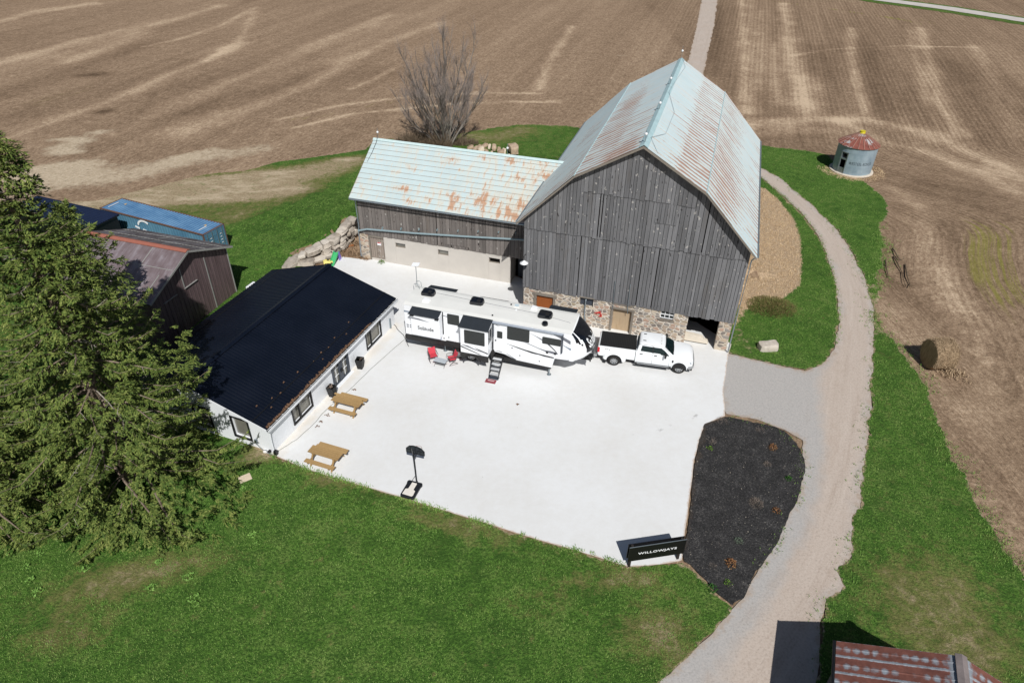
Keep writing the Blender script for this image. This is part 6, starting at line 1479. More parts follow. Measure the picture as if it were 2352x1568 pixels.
# ------------------------------------------------------------------ camp chairs and table by the trailer
M_FAB = plain('red_camp_fabric', lin(200, 72, 84), .85, .08, 6, spec=.15); M_TUBE = plain('grey_tube', lin(92, 90, 90), .45, .1, 4, .5)
def chair(label, u, v, rz):
    c = rvobj('camp_chair', label, 'camp chair', u, v, .012, rz, 'red folding chairs by the trailer')
    m_ = MB(); m_.prism([(-.25, -.22, .43), (.25, -.22, .43), (.25, .2, .39), (-.25, .2, .39)], (0, 0, .02)); m_.build('seat', M_FAB, c)
    m_ = MB(); m_.prism([(-.25, .2, .42), (.25, .2, .42), (.25, .36, .88), (.1, .365, .89), (.1, .355, .85), (-.1, .355, .85), (-.1, .365, .89), (-.25, .36, .88)], (0, .02, 0)); m_.build('backrest', M_FAB, c)
    for s_ in (-1, 1):
        x = .28 * s_
        m_ = MB(); m_.tube([(x, -.3, .03), (x, .2, .42), (x, .38, .9)], .014, 6); m_.tube([(x, .34, .03), (x, -.24, .44)], .014, 6); m_.tube([(x, -.3, .03), (x, -.1, .015), (x, .2, .015), (x, .34, .03)], .014, 6); m_.build('leg_frame', M_TUBE, c)
        m_ = MB(); m_.tube([(x, -.24, .44), (x, -.27, .64), (x, -.2, .66), (x, .3, .64)], .02, 6); m_.build('armrest', M_TUBE, c)
    return c
chair('red folding camp chair nearer the trailer rear, left of the low grey table', 2.22, -.62, R_(38))
chair('red folding camp chair nearer the trailer wheel, right of the low grey table', 3.55, -.5, R_(-48))
tb = rvobj('camp_table', 'low folding grey camp table between the red chairs', 'camp table', 2.9, -.98, .012, R_(-4))
mb = MB(); mb.box(-.45, .45, -.24, .24, .4, .425); mb.build('tabletop', plain('pale_grey_top', lin(176, 184, 190), .45, .06), tb, bevel=.01)
for x in (-.36, .36):
    mb = MB(); mb.tube([(x, -.28, 0), (x, 0, .2), (x * .98, .2, .4)], .014, 6); mb.tube([(x, .28, 0), (x, 0, .2), (x * .98, -.2, .4)], .014, 6); mb.build('leg', M_TUBE, tb)
mb = MB(); mb.box(-.36, .36, -.12, .12, .13, .145); mb.build('shelf', plain('mesh_shelf', lin(120, 122, 124), .7), tb)

# ------------------------------------------------------------------ picnic tables
M_PINE = wood_material('treated_pine', lin(170, 140, 96), .4, False, warm=lin(150, 116, 74), sx=7, sz=7)
def picnic(label, cx, cy, rz, skew):
    t = thing('picnic_table', label, 'picnic table', (cx, cy, .012), rz, 'wooden picnic tables by the house')
    for k in range(5):
        y = -.36 + k * .152; a = skew[k]; m_ = MB(); m_.box(-.98 + a, .98 + a, y, y + .128, .72, .758, at=.3 + .1 * k); m_.build('tabletop_board', M_PINE, t)
    for s_ in (-1, 1):
        m_ = MB(); m_.box(-.95, .95, s_ * .72 - .14, s_ * .72 + .14, .42, .458, at=.5); m_.build('bench_seat', M_PINE, t)
        x = .68 * s_
        for q in (-1, 1):
            m_ = MB(); m_.bar((x, q * .66, .0), (x, q * .24, .72), .045, .1, up=(1, 0, 0)); m_.build('leg', M_PINE, t)
        m_ = MB(); m_.box(x - .06, x - .02, -.86, .86, .33, .42); m_.build('seat_bearer', M_PINE, t)
        m_ = MB(); m_.box(x - .06, x - .02, -.34, .34, .63, .72); m_.build('top_bearer', M_PINE, t)
        m_ = MB(); m_.bar((x - .02, 0, .38), (.18 * s_, 0, .7), .04, .08, up=(0, 1, 0)); m_.build('brace', M_PINE, t)
    return t
picnic('wooden picnic table next to the planter by the double door', -10.2, 32.36, -.33, [0, 0, 0, .06, -.12])
picnic('wooden picnic table near the lawn edge at the house corner', -10.5, 27.83, -.34, [0, 0, 0, .0, .18])

# ------------------------------------------------------------------ planters
def planter(label, x, y, rz, dead):
    p = thing('planter', label, 'planter', (x, y, .012), rz, 'black square planters beside the double door')
    r = lambda s_, z: [(-s_, -s_, z), (s_, -s_, z), (s_, s_, z), (-s_, s_, z)]
    m_ = MB(); m_.loft([r(.17, 0), r(.25, .72), r(.25, .78), r(.22, .78), r(.21, .66)]); m_.build('pot', M_PL, p, bevel=.008)
    m_ = MB(); m_.box(-.2, .2, -.2, .2, .62, .66); m_.build('soil', plain('potting_soil', lin(60, 50, 44), .95, .2, 8), p)
    m_ = MB()
    for k in range(dead): a = rnd.uniform(0, 6.28); q = rnd.uniform(.05, .3); m_.tube([(0, 0, .64), (.1 * math.cos(a), .1 * math.sin(a), .75), (q * math.cos(a), q * math.sin(a), .8 + rnd.uniform(0, .12))], .012, 4)
    if dead: m_.build('dead_plant', plain('dry_stem', lin(150, 132, 120), .9), p)
planter('black planter with dry stalks touching the picnic table', -11.5, 33.62, HOUSE[2], 14)
planter('black planter standing alone between the door and the far window', -10.27, 36.6, HOUSE[2] + .2, 3)

# ------------------------------------------------------------------ basketball hoop
hp_ = thing('basketball_hoop', 'portable black basketball hoop seen from behind on the concrete', 'basketball hoop', (-5.38, 25.72, .012), -.30)
M_HB = plain('black_blow_moulded', lin(30, 32, 36), .5, .12, 5)
mb = MB(); ring_ = [(-.36, -.62), (.36, -.62), (.42, -.54), (.42, .3), (.46, .46), (.4, .58), (-.4, .58), (-.46, .46), (-.42, .3), (-.42, -.54)]
mb.prism([(a, b, 0) for a, b in ring_], (0, 0, .15)); bs_ = mb.build('base', M_HB, hp_, bevel=.03)
mb = MB(); mb.prism([(a, b, .155) for a, b in [(-.32, -.5), (.24, -.52), (.3, -.44), (.28, -.12), (.15, -.05), (.16, .42), (-.14, .42), (-.16, -.06), (-.3, -.12)]], (0, 0, .05)); mb.build('sand_bag', plain('off_white_bag', lin(226, 220, 210), .8, .05, 4), bs_, bevel=.02)
mb = MB(); mb.tube([(.12, .46, .1), (.1, .47, 1.3), (.06, .5, 2.3)], .045, 10); mb.build('pole', M_HB, hp_)
mb = MB(); mb.tube([(-.22, .4, .15), (.1, .47, .8)], .014, 6); mb.tube([(.36, .3, .15), (.12, .47, .5)], .014, 6); mb.build('pole_strut', M_HB, hp_)
bpts = [(-.54, 2.02), (-.54, 2.3), (-.36, 2.5), (-.12, 2.57), (.12, 2.57), (.36, 2.5), (.54, 2.3), (.54, 2.02)]
mb = MB(); mb.prism([(x, .86, z) for x, z in bpts], (0, .04, 0)); bo = mb.build('backboard', plain('smoked_backboard', lin(58, 62, 68), .3, .1, 3), hp_, bevel=.008)
mb = MB()
for (a, b), (c, d) in zip(bpts, bpts[1:] + bpts[:1]): mb.bar((a * .98, .845, b), (c * .98, .845, d), .03, .03)
for x in (-.27, 0, .27): mb.bar((x, .845, 2.04), (x, .845, 2.5), .03)
mb.bar((-.5, .845, 2.25), (.5, .845, 2.25), .03); mb.build('backboard_frame', M_HB, bo, split=False)
mb = MB()
for s_ in (-1, 1): mb.bar((.06, .5, 2.0), (s_ * .22, .84, 2.35), .04); mb.bar((.06, .5, 2.28), (s_ * .12, .84, 2.15), .04)
mb.build('bracket', M_HB, hp_)
mb = MB(); mb.tube([(.0 + .225 * math.cos(a), 1.16 + .225 * math.sin(a), 2.12) for a in np.linspace(0, 2 * math.pi, 25)], .011, 6, caps=False); rim_ = mb.build('hoop_rim', plain('orange_rim', lin(150, 110, 100), .5), hp_)
mb = MB()
for k in range(10):
    a, b = 2 * math.pi * k / 10, 2 * math.pi * (k + 1) / 10; f = lambda t, r, z: (r * math.cos(t), 1.16 + r * math.sin(t), z)
    mb.tube([f(a, .22, 2.11), f((a + b) / 2, .16, 1.9), f(a, .13, 1.72)], .007, 4); mb.tube([f(b, .22, 2.11), f((a + b) / 2, .16, 1.9), f(b, .13, 1.72)], .007, 4)
mb.build('net', M_WHITE, rim_, split=False)

# ------------------------------------------------------------------ sign
sg = thing('shop_sign', 'long black sign reading WILLOWJAYS on two posts at the corner of the concrete', 'sign', (5.996, 21.065, 0), .1964)
mb = MB(); mb.box(-.16, 2.74, -.09, -.06, .52, 1.56); sp1 = mb.build('sign_panel', plain('black_sign_face', lin(9, 10, 11), .55, .15, 2), sg)
mb = MB(); mb.box(-.16, 2.74, .12, .15, .52, 1.56); mb.build('sign_panel', M_BLACK, sg)
mb = MB(); mb.box(-.16, 2.74, -.094, -.055, 1.56, 1.575); mb.build('panel_edge', M_GALV, sg)
for u in (.0, 2.545):
    mb = MB(); mb.box(u - .06, u + .06, -.03, .09, -.05, 1.6); mb.build('post', plain('dark_post', lin(40, 34, 32), .8, .15), sg)
letters('WILLOWJAYS', sp1, M_WHITE, (1.31, -.093, 1.02), (1, 0, 0), (0, 0, 1), width=2.0, height=.2, name='sign_lettering', spacing=1.1, bold=.022)
# ------------------------------------------------------------------ trees and plants
def quads_obj(name, V, F, mat, parent=None):
    """V (n,3), F (m,k) arrays -> mesh object"""
    me = bpy.data.meshes.new(name); V = np.asarray(V, np.float32); F = np.asarray(F, np.int32); k = F.shape[1]
    me.vertices.add(len(V)); me.vertices.foreach_set('co', V.ravel())
    me.loops.add(F.size); me.loops.foreach_set('vertex_index', F.ravel())
    me.polygons.add(len(F)); me.polygons.foreach_set('loop_start', (np.arange(len(F)) * k).astype(np.int32)); me.polygons.foreach_set('loop_total', np.full(len(F), k, np.int32))
    me.update(); me.validate(); me.materials.append(mat)
    o = bpy.data.objects.new(name, me); COL.objects.link(o)
    if parent is not None: o.parent = parent
    return o

def leaf_mat(name, cols, rough=.7, trans=.0):
    t = NT(name); g = t.n('ShaderNodeNewGeometry'); r = g.outputs['Random Per Island']; co = t.coord()
    f = t.math('ADD', t.math('MULTIPLY', r, .40), t.math('MULTIPLY', t.noise(co, .9, 4, .7), .65))
    n = len(cols); c = t.ramp(f, [(.12 + .76 * i / (n - 1), q) for i, q in enumerate(cols)])
    return t.done(c, rough, 0, .25)
M_NEEDLE = leaf_mat('spruce_needles', [lin(34, 50, 22), lin(74, 94, 42), lin(112, 126, 60), lin(152, 156, 90)])
def bark(name, a, b):
    t = NT(name); co = t.coord(); n = t.noise(t.mapping(co, (4, 4, .8)), 2, 5, .7); return t.done(t.ramp(n, [(.3, a), (.7, b)]), .9, 0, .1)
M_BARK = bark('spruce_bark', lin(98, 84, 72), lin(150, 136, 122)); M_TWIGS = bark('dead_grey_twig', lin(132, 124, 112), lin(190, 184, 172))

def spruce(label, x, y, h, R, seed, lean=(0, 0), dens=1.0, low=.06):
    r = random.Random(seed); t = thing('spruce_tree', label, 'spruce tree', (x, y, 0), 0, 'tall spruces beside the white house')
    lx, ly = lean; mb = MB(); mb.tube([(lx * k, ly * k, h * k) for k in (0, .25, .5, .75, .97)], [.34 * h / 18, .27 * h / 18, .19 * h / 18, .1 * h / 18, .02], 9)
    tr = mb.build('trunk', M_BARK, t, smooth=True)
    V, F, bb, tb = [], [], MB(), MB()
    def spray(p, d, L, wd, nrm):
        """one needle-clad shoot: a thin rhombus, folded a little"""
        d = d.normalized(); s_ = d.cross(nrm)
        if s_.length < 1e-3: s_ = d.cross(Vector((0, 0, 1)))
        s_.normalize(); n0 = len(V); m_ = p + d * (L * .45)
        V.extend([tuple(p), tuple(m_ + s_ * wd + nrm * (-.25 * wd)), tuple(p + d * L), tuple(m_ - s_ * wd + nrm * (-.25 * wd))]); F.append((n0, n0 + 1, n0 + 2, n0 + 3))
    z = low * h
    while z < h * .985:
        f = z / h; L0 = R * (1 - f) ** .86 * (1.0 if f > .1 else .9 + f) + .2; nb = r.choice((5, 6, 6, 7)) if f < .85 else 5; a0 = r.uniform(0, 6.28)
        for b in range(nb):
            L = L0 * r.choice((r.uniform(.5, .9), r.uniform(.8, 1.05), r.uniform(.95, 1.2), r.uniform(1.1, 1.5))); a = a0 + 6.283 * b / nb + r.uniform(-.3, .3); zz = z + r.uniform(-.22, .22)
            dr = Vector((math.cos(a), math.sin(a), 0)); up = Vector((0, 0, 1)); side = Vector((-dr.y, dr.x, 0))
            dro = (.10 + .36 * (1 - f)) * r.uniform(.7, 1.3); tip = .30 * r.uniform(.7, 1.3); lift = .34 * f
            base = Vector((lx * f, ly * f, zz))
            def bp(q): return base + dr * (L * q) + up * (L * (lift * q - dro * math.sin(q * 2.2) * q + tip * q ** 3 * .6)) + side * (L * .09 * math.sin(3 * q + b))
            pts = [bp(q) for q in (0, .25, .5, .75, 1.0)]
            bb.tube(pts, [.05 * (L / 5) + .012, .04 * (L / 5) + .01, .03 * (L / 5) + .008, .018, .006], 4, caps=False)
            nt_ = max(5, int(L * 4.2 * dens)); q0 = .16 if f > .5 else .28
            for k in range(nt_):
                q = q0 + (1 - q0) * (k + r.random()) / nt_; p = bp(q); along = (bp(min(1, q + .06)) - bp(q - .06)).normalized()
                wl = (.16 + .62 * (1 - q) ** .8 * min(1, L / 3.2)) * r.uniform(.7, 1.25)
                for s_ in (-1, 1):
                    if r.random() < .10: continue
                    d = (along * r.uniform(.55, .95) + side * s_ * r.uniform(.5, 1.0) + up * r.uniform(-.42, .12)).normalized()
                    if r.random() < .035:
                        tb.tube([p, p + d * wl * .6 + up * .04, p + d * wl * 1.3 + up * r.uniform(-.1, .15)], [.014, .010, .004], 3, caps=False); continue
                    ns_ = max(2, int(wl / .11))
                    for j in range(ns_):
                        e = p + d * (wl * j / ns_) + up * (-.10 * wl * (j / ns_) ** 2); nv = (up + Vector((r.uniform(-.6, .6), r.uniform(-.6, .6), r.uniform(-.3, .3)))).normalized()
                        dd = (d + Vector((r.uniform(-.7, .7), r.uniform(-.7, .7), r.uniform(-.5, .45)))).normalized()
                        spray(e, dd, r.uniform(.15, .28), r.uniform(.026, .045), nv)
                        for _ in range(3): spray(e + Vector((r.uniform(-.07, .07), r.uniform(-.07, .07), r.uniform(-.09, .05))), (dd + side * s_ * r.uniform(-.3, 1.3) + along * r.uniform(-.2, .8) + up * r.uniform(-.7, .35)).normalized(), r.uniform(.12, .24), r.uniform(.022, .04), nv)
            for j in range(7): spray(bp(.93 + .01 * j), (dr + up * r.uniform(-.1, .7) + side * r.uniform(-.7, .7)).normalized(), r.uniform(.18, .32), .04, up)
        z += (.30 + .18 * (1 - f)) * r.uniform(.8, 1.2) * (h / 18) ** .5
    # foliage between the boughs: drooping fans of shoots through the outer crown
    ncl = int(26 * R * h * .62 * dens)
    for k in range(ncl):
        f = low * .6 + (.98 - low * .6) * r.random() ** 1.35; a = r.uniform(0, 6.283)
        if math.sin(5 * a + 2 * math.sin(8 * f) + seed) + math.sin(21 * f + a) + .5 * math.sin(12 * a - 25 * f) < -.55: continue
        if f > .45 and r.random() < .3: continue
        irr = 1 + .27 * math.sin(3 * a + seed + 5 * f) + .10 * math.sin(5 * a - 9 * f + seed) + .08 * math.sin(17 * f + 2 * a)
        rad = (R * (1 - f) ** .86 + .2) * irr * (.52 + .5 * math.sqrt(r.random())); dr = Vector((math.cos(a), math.sin(a), 0)); side = Vector((-dr.y, dr.x, 0)); up = Vector((0, 0, 1))
        c = Vector((lx * f, ly * f, h * f)) + dr * rad + up * (rad * (-.16 + .22 * f) + r.uniform(-.25, .25)); c.z = max(c.z, .25)
        ax = (dr * r.uniform(.5, 1) + side * r.uniform(-.7, .7) + up * r.uniform(-.45, .12)).normalized(); fl = r.uniform(.35, .75)
        for j in range(r.randint(3, 5)):
            d = (ax + side * r.uniform(-.75, .75) + up * r.uniform(-.35, .2)).normalized(); n_ = max(3, int(fl / .09))
            for i in range(n_):
                e = c + d * (fl * i / n_) - up * (.12 * fl * (i / n_) ** 2)
                for _ in range(2): spray(e, (d + Vector((r.uniform(-.8, .8), r.uniform(-.8, .8), r.uniform(-.55, .4)))).normalized(), r.uniform(.11, .22), r.uniform(.022, .038), (up + Vector((r.uniform(-.6, .6), r.uniform(-.6, .6), 0))).normalized())
    for j in range(26): spray(Vector((lx, ly, h * (.95 + .05 * j / 26))), Vector((math.cos(j * 2.4), math.sin(j * 2.4), .9)), .25, .04, Vector((0, 0, 1)))
    for j in range(26):
        zz = h * r.uniform(.1, .8); f = zz / h; a = r.uniform(0, 6.28); L = R * (1 - f) * r.uniform(.6, 1.02); dr = Vector((math.cos(a), math.sin(a), 0)); p0 = Vector((lx * f, ly * f, zz)); b1 = p0 + dr * L * .55 + Vector((0, 0, -.06 * L)); b2 = p0 + dr * L + Vector((r.uniform(-.4, .4), r.uniform(-.4, .4), -.02 * L))
        tb.tube([p0, b1, b2], [.04, .028, .008], 4, caps=False)
        for k in range(5):
            q = r.uniform(.4, .98); m_ = p0.lerp(b2, q); e = m_ + Vector((r.uniform(-.5, .5), r.uniform(-.5, .5), r.uniform(-.25, .3))); tb.tube([m_, m_.lerp(e, .5) + Vector((0, 0, .05)), e], [.012, .009, .003], 3, caps=False)
    bb.build('branches', M_BARK, t, split=False, fix=False); tb.build('dead_twigs', M_TWIGS, t, split=False, fix=False)  # second mesh holds the dead grey twigs and boughs
    quads_obj('crown', V, F, M_NEEDLE, t)
    return t
spruce('largest spruce, its lower boughs spread over the lawn beside the white gable', -20.7, 25.8, 20.0, 5.4, 3, dens=1.2)
spruce('slim spruce reaching over the brown shed roof behind the largest one', -25.4, 34.2, 12.6, 2.5, 5, lean=(.4, .5))
spruce('spruce cut off by the left edge of the picture beside the largest one', -27.8, 24.6, 16.0, 5.2, 8)

def bare_tree(label, x, y, h, seed):
    r = random.Random(seed); z0 = float(terr([[x, y]])[0]); t = thing('bare_tree', label, 'tree', (x, y, z0))
    tb, br, V, F = MB(), MB(), [], []
    def twig(p, d, L, w):
        n0 = len(V); s_ = d.cross(Vector((r.uniform(-1, 1), r.uniform(-1, 1), .2))).normalized() * w; e = p + d * L
        V.extend([tuple(p - s_), tuple(p + s_), tuple(e + s_ * .25), tuple(e - s_ * .25)]); F.append((n0, n0 + 1, n0 + 2, n0 + 3))
        s2 = d.cross(s_).normalized() * w; n0 = len(V); V.extend([tuple(p - s2), tuple(p + s2), tuple(e + s2 * .25), tuple(e - s2 * .25)]); F.append((n0, n0 + 1, n0 + 2, n0 + 3))
    def grow(p, d, L, rad, lev):
        pts = [p]; q = p; dd = d.copy(); n = 4; bias = (.03, .06, .10, .12)[lev]
        for i in range(n):
            dd = (dd + Vector((r.uniform(-.12, .12), r.uniform(-.12, .12), bias))).normalized(); q = q + dd * (L / n); pts.append(q)
        (tb if lev == 0 else br).tube(pts, [rad * (1 - .17 * i) for i in range(n + 1)], 6 if lev < 2 else 4, caps=False)
        if lev >= 3:
            for i in range(1, n + 1):
                for _ in range(3):
                    a = (dd + Vector((r.uniform(-.75, .75), r.uniform(-.75, .75), r.uniform(-.2, .4)))).normalized(); l = r.uniform(.35, 1.0); twig(pts[i], a, l, .0065)
                    twig(pts[i] + a * l * r.uniform(.3, .8), (a + Vector((r.uniform(-.6, .6), r.uniform(-.6, .6), r.uniform(0, .4)))).normalized(), l * .6, .0045)
            return
        for i in range((4, 4, 4)[lev]):
            s_ = pts[r.choice((1, 2, 3, 3, 4))] if i else pts[-1]; sp = (.50, .62, .7)[lev] * (1 if i else .45)
            grow(s_, (dd + Vector((r.uniform(-sp, sp), r.uniform(-sp, sp), r.uniform(-.05, .2)))).normalized(), L * (r.uniform(.42, .62) if i else .72), rad * (.5 if i else .68), lev + 1)
    for i in range(12):
        a = i * 2.4; sp = (.08, .32, .56, .8, 1.0)[i % 5]; grow(Vector((.5 * math.cos(a), .5 * math.sin(a), 0)), Vector((math.cos(a) * sp, math.sin(a) * sp, 1)).normalized(), h * r.uniform(.34, .46) * (1 - .25 * sp), .15, 0)
    tb.build('trunk', bark('grey_bark', lin(92, 88, 82), lin(140, 134, 126)), t, split=False, fix=False); br.build('branches', bark('twig_bark', lin(98, 90, 86), lin(146, 138, 130)), t, split=False, fix=False)
    quads_obj('twigs', V, F, bark('fine_twig', lin(136, 124, 120), lin(166, 156, 150)), t)
    return t
tp = G(1024, 338); bare_tree('leafless tree with many upright stems behind the wing roof', tp[0], tp[1], 13.2, 4)

def thicket(name, label, cat, x, y, rx, ry, h, n, mat, seed, out=.5, w=.012, group=None, dome=True):
    """low tangle of stems"""
    r = np.random.default_rng(seed); z0 = float(terr([[x, y]])[0]); t = thing(name, label, cat, (x, y, z0), 0, group)
    V, F = [], []
    for k in range(n):
        a, q = r.uniform(0, 6.283), math.sqrt(r.random()); bx, by = rx * q * math.cos(a) * .8, ry * q * math.sin(a) * .8
        hh = h * (1 - .7 * q * q if dome else 1) * r.uniform(.5, 1.1); p = Vector((bx, by, 0)); d = Vector((math.cos(a) * out * q + r.normal(0, .3), math.sin(a) * out * q + r.normal(0, .3), 1)).normalized()
        for j in range(3):
            e = p + d * (hh / 3); s_ = d.cross(Vector(r.normal(0, 1, 3))).normalized() * w * (1 - .28 * j); n0 = len(V); V += [tuple(p - s_), tuple(p + s_), tuple(e + s_ * .7), tuple(e - s_ * .7)]; F.append((n0, n0 + 1, n0 + 2, n0 + 3)); p = e; d = (d + Vector(r.normal(0, .28, 3))).normalized()
    quads_obj('stems', V, F, mat, t); return t
M_BRUSH = leaf_mat('brown_brush', [lin(70, 60, 48), lin(110, 96, 80), lin(146, 130, 108)], .9)
for i, (q, rx, ry, h, n, lb) in enumerate([((960, 336), 3.6, 1.6, 2.2, 1500, 'dense brown thicket at the left foot of the leafless tree'), ((1060, 330), 2.6, 1.2, 1.2, 520, 'thin brown scrub at the right foot of the leafless tree'), ((1010, 345), 1.6, 1.2, 2.6, 700, 'tall brush crowding the trunk base of the leafless tree')]):
    p = G(*q); thicket('brush', lb, 'shrub', p[0], p[1], rx, ry, h, int(n * 1.6), M_BRUSH, 30 + i, w=.024)
p = G(1772, 705); thicket('dry_brush', 'brown mound of dead weeds on the bank below the dry grass', 'shrub', p[0], p[1], 2.4, 2.0, .55, 1700, leaf_mat('dead_weed', [lin(96, 82, 54), lin(128, 108, 74), lin(92, 104, 50), lin(150, 128, 94)], .9), 41, .9, .02)
M_GREEN = leaf_mat('fresh_leaf', [lin(52, 84, 24), lin(90, 124, 44), lin(128, 150, 66)])
def leaf_bush(name, label, cat, x, y, rad, h, n, mat, seed, group=None, ls=.07):
    r = np.random.default_rng(seed); z0 = float(terr([[x, y]])[0]) + .02; t = thing(name, label, cat, (x, y, z0), 0, group)
    a = r.uniform(0, 6.283, n); q = np.sqrt(r.random(n)) * rad; c = np.stack([q * np.cos(a), q * np.sin(a), h * (1 - (q / rad) ** 2) * r.uniform(.3, 1, n)], 1)
    d = r.normal(0, 1, (n, 3)); d[:, 2] = np.abs(d[:, 2]) * .6; d /= np.linalg.norm(d, axis=1)[:, None]; s_ = np.cross(d, r.normal(0, 1, (n, 3))); s_ /= np.linalg.norm(s_, axis=1)[:, None]
    L = ls * r.uniform(.6, 1.5, n)[:, None]; V = np.stack([c, c + d * L * .5 + s_ * L * .3, c + d * L, c + d * L * .5 - s_ * L * .3], 1).reshape(-1, 3)
    quads_obj('leaves', V, np.arange(4 * n).reshape(-1, 4), mat, t); return t
p = G(876, 604); leaf_bush('weed_clump', 'round green weed at the foot of the wing plank door', 'plant', p[0], p[1], .28, .3, 160, M_GREEN, 1)
# mulch bed planting
zm2 = lambda x, y: ((2250 + x * 950 / 1862) * .6125, (1500 + y * 800 / 1568) * .6125)
M_ORSH = leaf_mat('orange_leaf', [lin(110, 78, 52), lin(144, 100, 66), lin(124, 108, 66)]); M_GREYSH = leaf_mat('bare_grey_twig', [lin(92, 84, 78), lin(132, 120, 110), lin(158, 146, 136)], .9); M_DARKG = leaf_mat('dark_leaf', [lin(28, 62, 24), lin(48, 92, 34), lin(80, 120, 50)]); M_SAGE = leaf_mat('sage_leaf', [lin(70, 84, 74), lin(96, 108, 94), lin(120, 128, 110)])
for lb, q, rad, h, n, mt in [('orange shrub near the gravel edge of the mulch bed', (1268, 355), .26, .35, 260, M_ORSH), ('orange shrub at the lawn end of the mulch bed', (962, 1203), .28, .3, 240, M_ORSH), ('small orange brown shrub among weeds on the drive side of the mulch bed', (1298, 818), .24, .22, 120, M_ORSH), ('dark green shrublet near the drive edge of the mulch bed', (1386, 583), .17, .25, 150, M_DARKG), ('grey green cushion plant behind the sign in the mulch bed', (1018, 1036), .22, .16, 200, M_SAGE), ('yellow green weed near the tip of the mulch bed', (938, 1348), .2, .18, 110, M_GREEN), ('bright green weed at the lawn edge of the mulch bed', (826, 1388), .26, .2, 160, M_DARKG), ('yellow green weed next to the upright dead stems in the mulch bed', (806, 358), .2, .16, 90, M_GREEN)]:
    p = G(*zm2(*q)); leaf_bush('shrub', lb, 'shrub', p[0], p[1], rad, h, int(n * .7), mt, int(q[0]), 'small plants in the mulch bed')
for lb, q, rad, h, n in [('grey leafless shrub in the middle of the mulch bed', (1146, 765), .42, .42, 260), ('small grey leafless shrub in the upper part of the mulch bed', (1228, 474), .24, .28, 130), ('thin brown leafless stems near the pad edge of the mulch bed', (826, 322), .22, .5, 40), ('thin leafless stems below the orange shrub in the mulch bed', (1178, 226), .3, .35, 50), ('wiry dead stems at the top corner of the mulch bed by the concrete', (895, 160), .42, .4, 110), ('pale dead tuft left of the orange shrub near the lawn', (828, 1225), .25, .25, 60)]:
    p = G(*zm2(*q)); thicket('leafless_shrub', lb, 'shrub', p[0], p[1], rad, rad, h, n, M_GREYSH, int(q[1]), 1.1, .009, 'small plants in the mulch bed')

# loose edge weeds of the mulch bed and tufts of grass: nobody could count them
def tufts(name, label, P, size, mat, seed, blades=4, spread=.06, kind='stuff'):
    r = np.random.default_rng(seed); n = len(P); z = terr(P); k = n * blades
    B = np.repeat(np.column_stack([P, z]), blades, 0); B[:, :2] += r.normal(0, spread, (k, 2))
    a = r.uniform(0, 6.283, k); L = size * r.uniform(.5, 1.5, k); lean = r.uniform(.2, 1.1, k)
    d = np.stack([np.cos(a) * lean, np.sin(a) * lean, np.ones(k)], 1); d /= np.linalg.norm(d, axis=1)[:, None]; s_ = np.stack([-np.sin(a), np.cos(a), np.zeros(k)], 1) * (L * .16)[:, None]
    V = np.stack([B - s_, B + s_, B + d * L[:, None]], 1).reshape(-1, 3)
    o = quads_obj(name, V, np.arange(3 * k).reshape(-1, 3), mat); return tag(o, label, 'grass' if 'grass' in name else 'weeds', kind=kind)
def scatter(poly, n, seed):
    r = np.random.default_rng(seed); lo, hi = poly.min(0), poly.max(0); P = lo + (hi - lo) * r.random((int(n * 3), 2)); P = P[inside(P, poly)]; return P[:n]
M_TUFT = leaf_mat('lawn_blades', [lin(64, 96, 38), lin(92, 130, 54), lin(124, 156, 76), lin(156, 172, 104)], .8)
M_STRAW = leaf_mat('straw_blades', [lin(170, 142, 106), lin(206, 180, 144), lin(224, 204, 172)], .9)
front = GP([(0, 1568), (0, 1180), (330, 1150), (560, 1060), (622, 1046), (820, 1114), (1030, 1177), (1200, 1230), (1440, 1303), (1566, 1294), (1636, 1353), (1676, 1398), (1520, 1568)])
P = scatter(front, 26000, 3); P = P[fnoise(P, .5, 9) > .36]
backl = GP([(835, 392), (760, 432), (690, 466), (600, 492), (532, 526), (545, 640), (600, 656), (666, 600), (700, 572), (815, 492)])
P2 = scatter(backl, 5000, 4); P3 = scatter(verge, 26000, 5); d3 = verge_attrs(P3)['bare']; P3 = P3[(d3 < .35) & (fnoise(P3, .4, 12) > .38)]
P4 = scatter(np.array(INNER_W), 9000, 6); i4 = inner_attrs(P4)['dry']
tufts('grass_tufts', 'short green grass standing on the lawns and verges', np.vstack([P, P2, P3, P4[i4 < .3]]), .065, M_TUFT, 2)
bnp = G(1960, 397); ang = rng.uniform(-.3, 6.0, 900); rad_ = rng.uniform(2.35, 3.6, 900); P5 = np.column_stack([38.156 + rad_ * np.cos(ang), 74.786 + rad_ * np.sin(ang)]); P5 = P5[(P5[:, 1] < 76) ]
tufts('dry_grass_tufts', 'pale dead grass lying on the bank and around the grain bin', np.vstack([P4[i4 > .5], P5]), .11, M_STRAW, 3, 4, .1)
edge_w = []
for pl, n, w in ((GP(LAWN), 1500, .09), (GP([(1666, 956), (1760, 975), (1830, 1018), (1846, 1055), (1843, 1100), (1830, 1150), (1785, 1245), (1740, 1310)]), 160, .2), (GP(DRIVE_R[2:]), 700, .35), (GP(DRIVE_U), 400, .14), (GP(OUT1[8:24]), 2600, .5)):
    q = np.vstack([pl]); seg = np.linalg.norm(np.diff(q, axis=0), axis=1); cum = np.concatenate([[0], np.cumsum(seg)]); s_ = rng.random(n) * cum[-1]
    pp = np.column_stack([np.interp(s_, cum, q[:, 0]), np.interp(s_, cum, q[:, 1])]) + rng.normal(0, w, (n, 2)); pp = pp[fnoise(pp, .7, 21) > .42]; edge_w.append(pp)
tufts('edge_grass', 'ragged grass along the edges of lawn, drive and field', np.vstack(edge_w), .10, M_TUFT, 5, 4, .07)
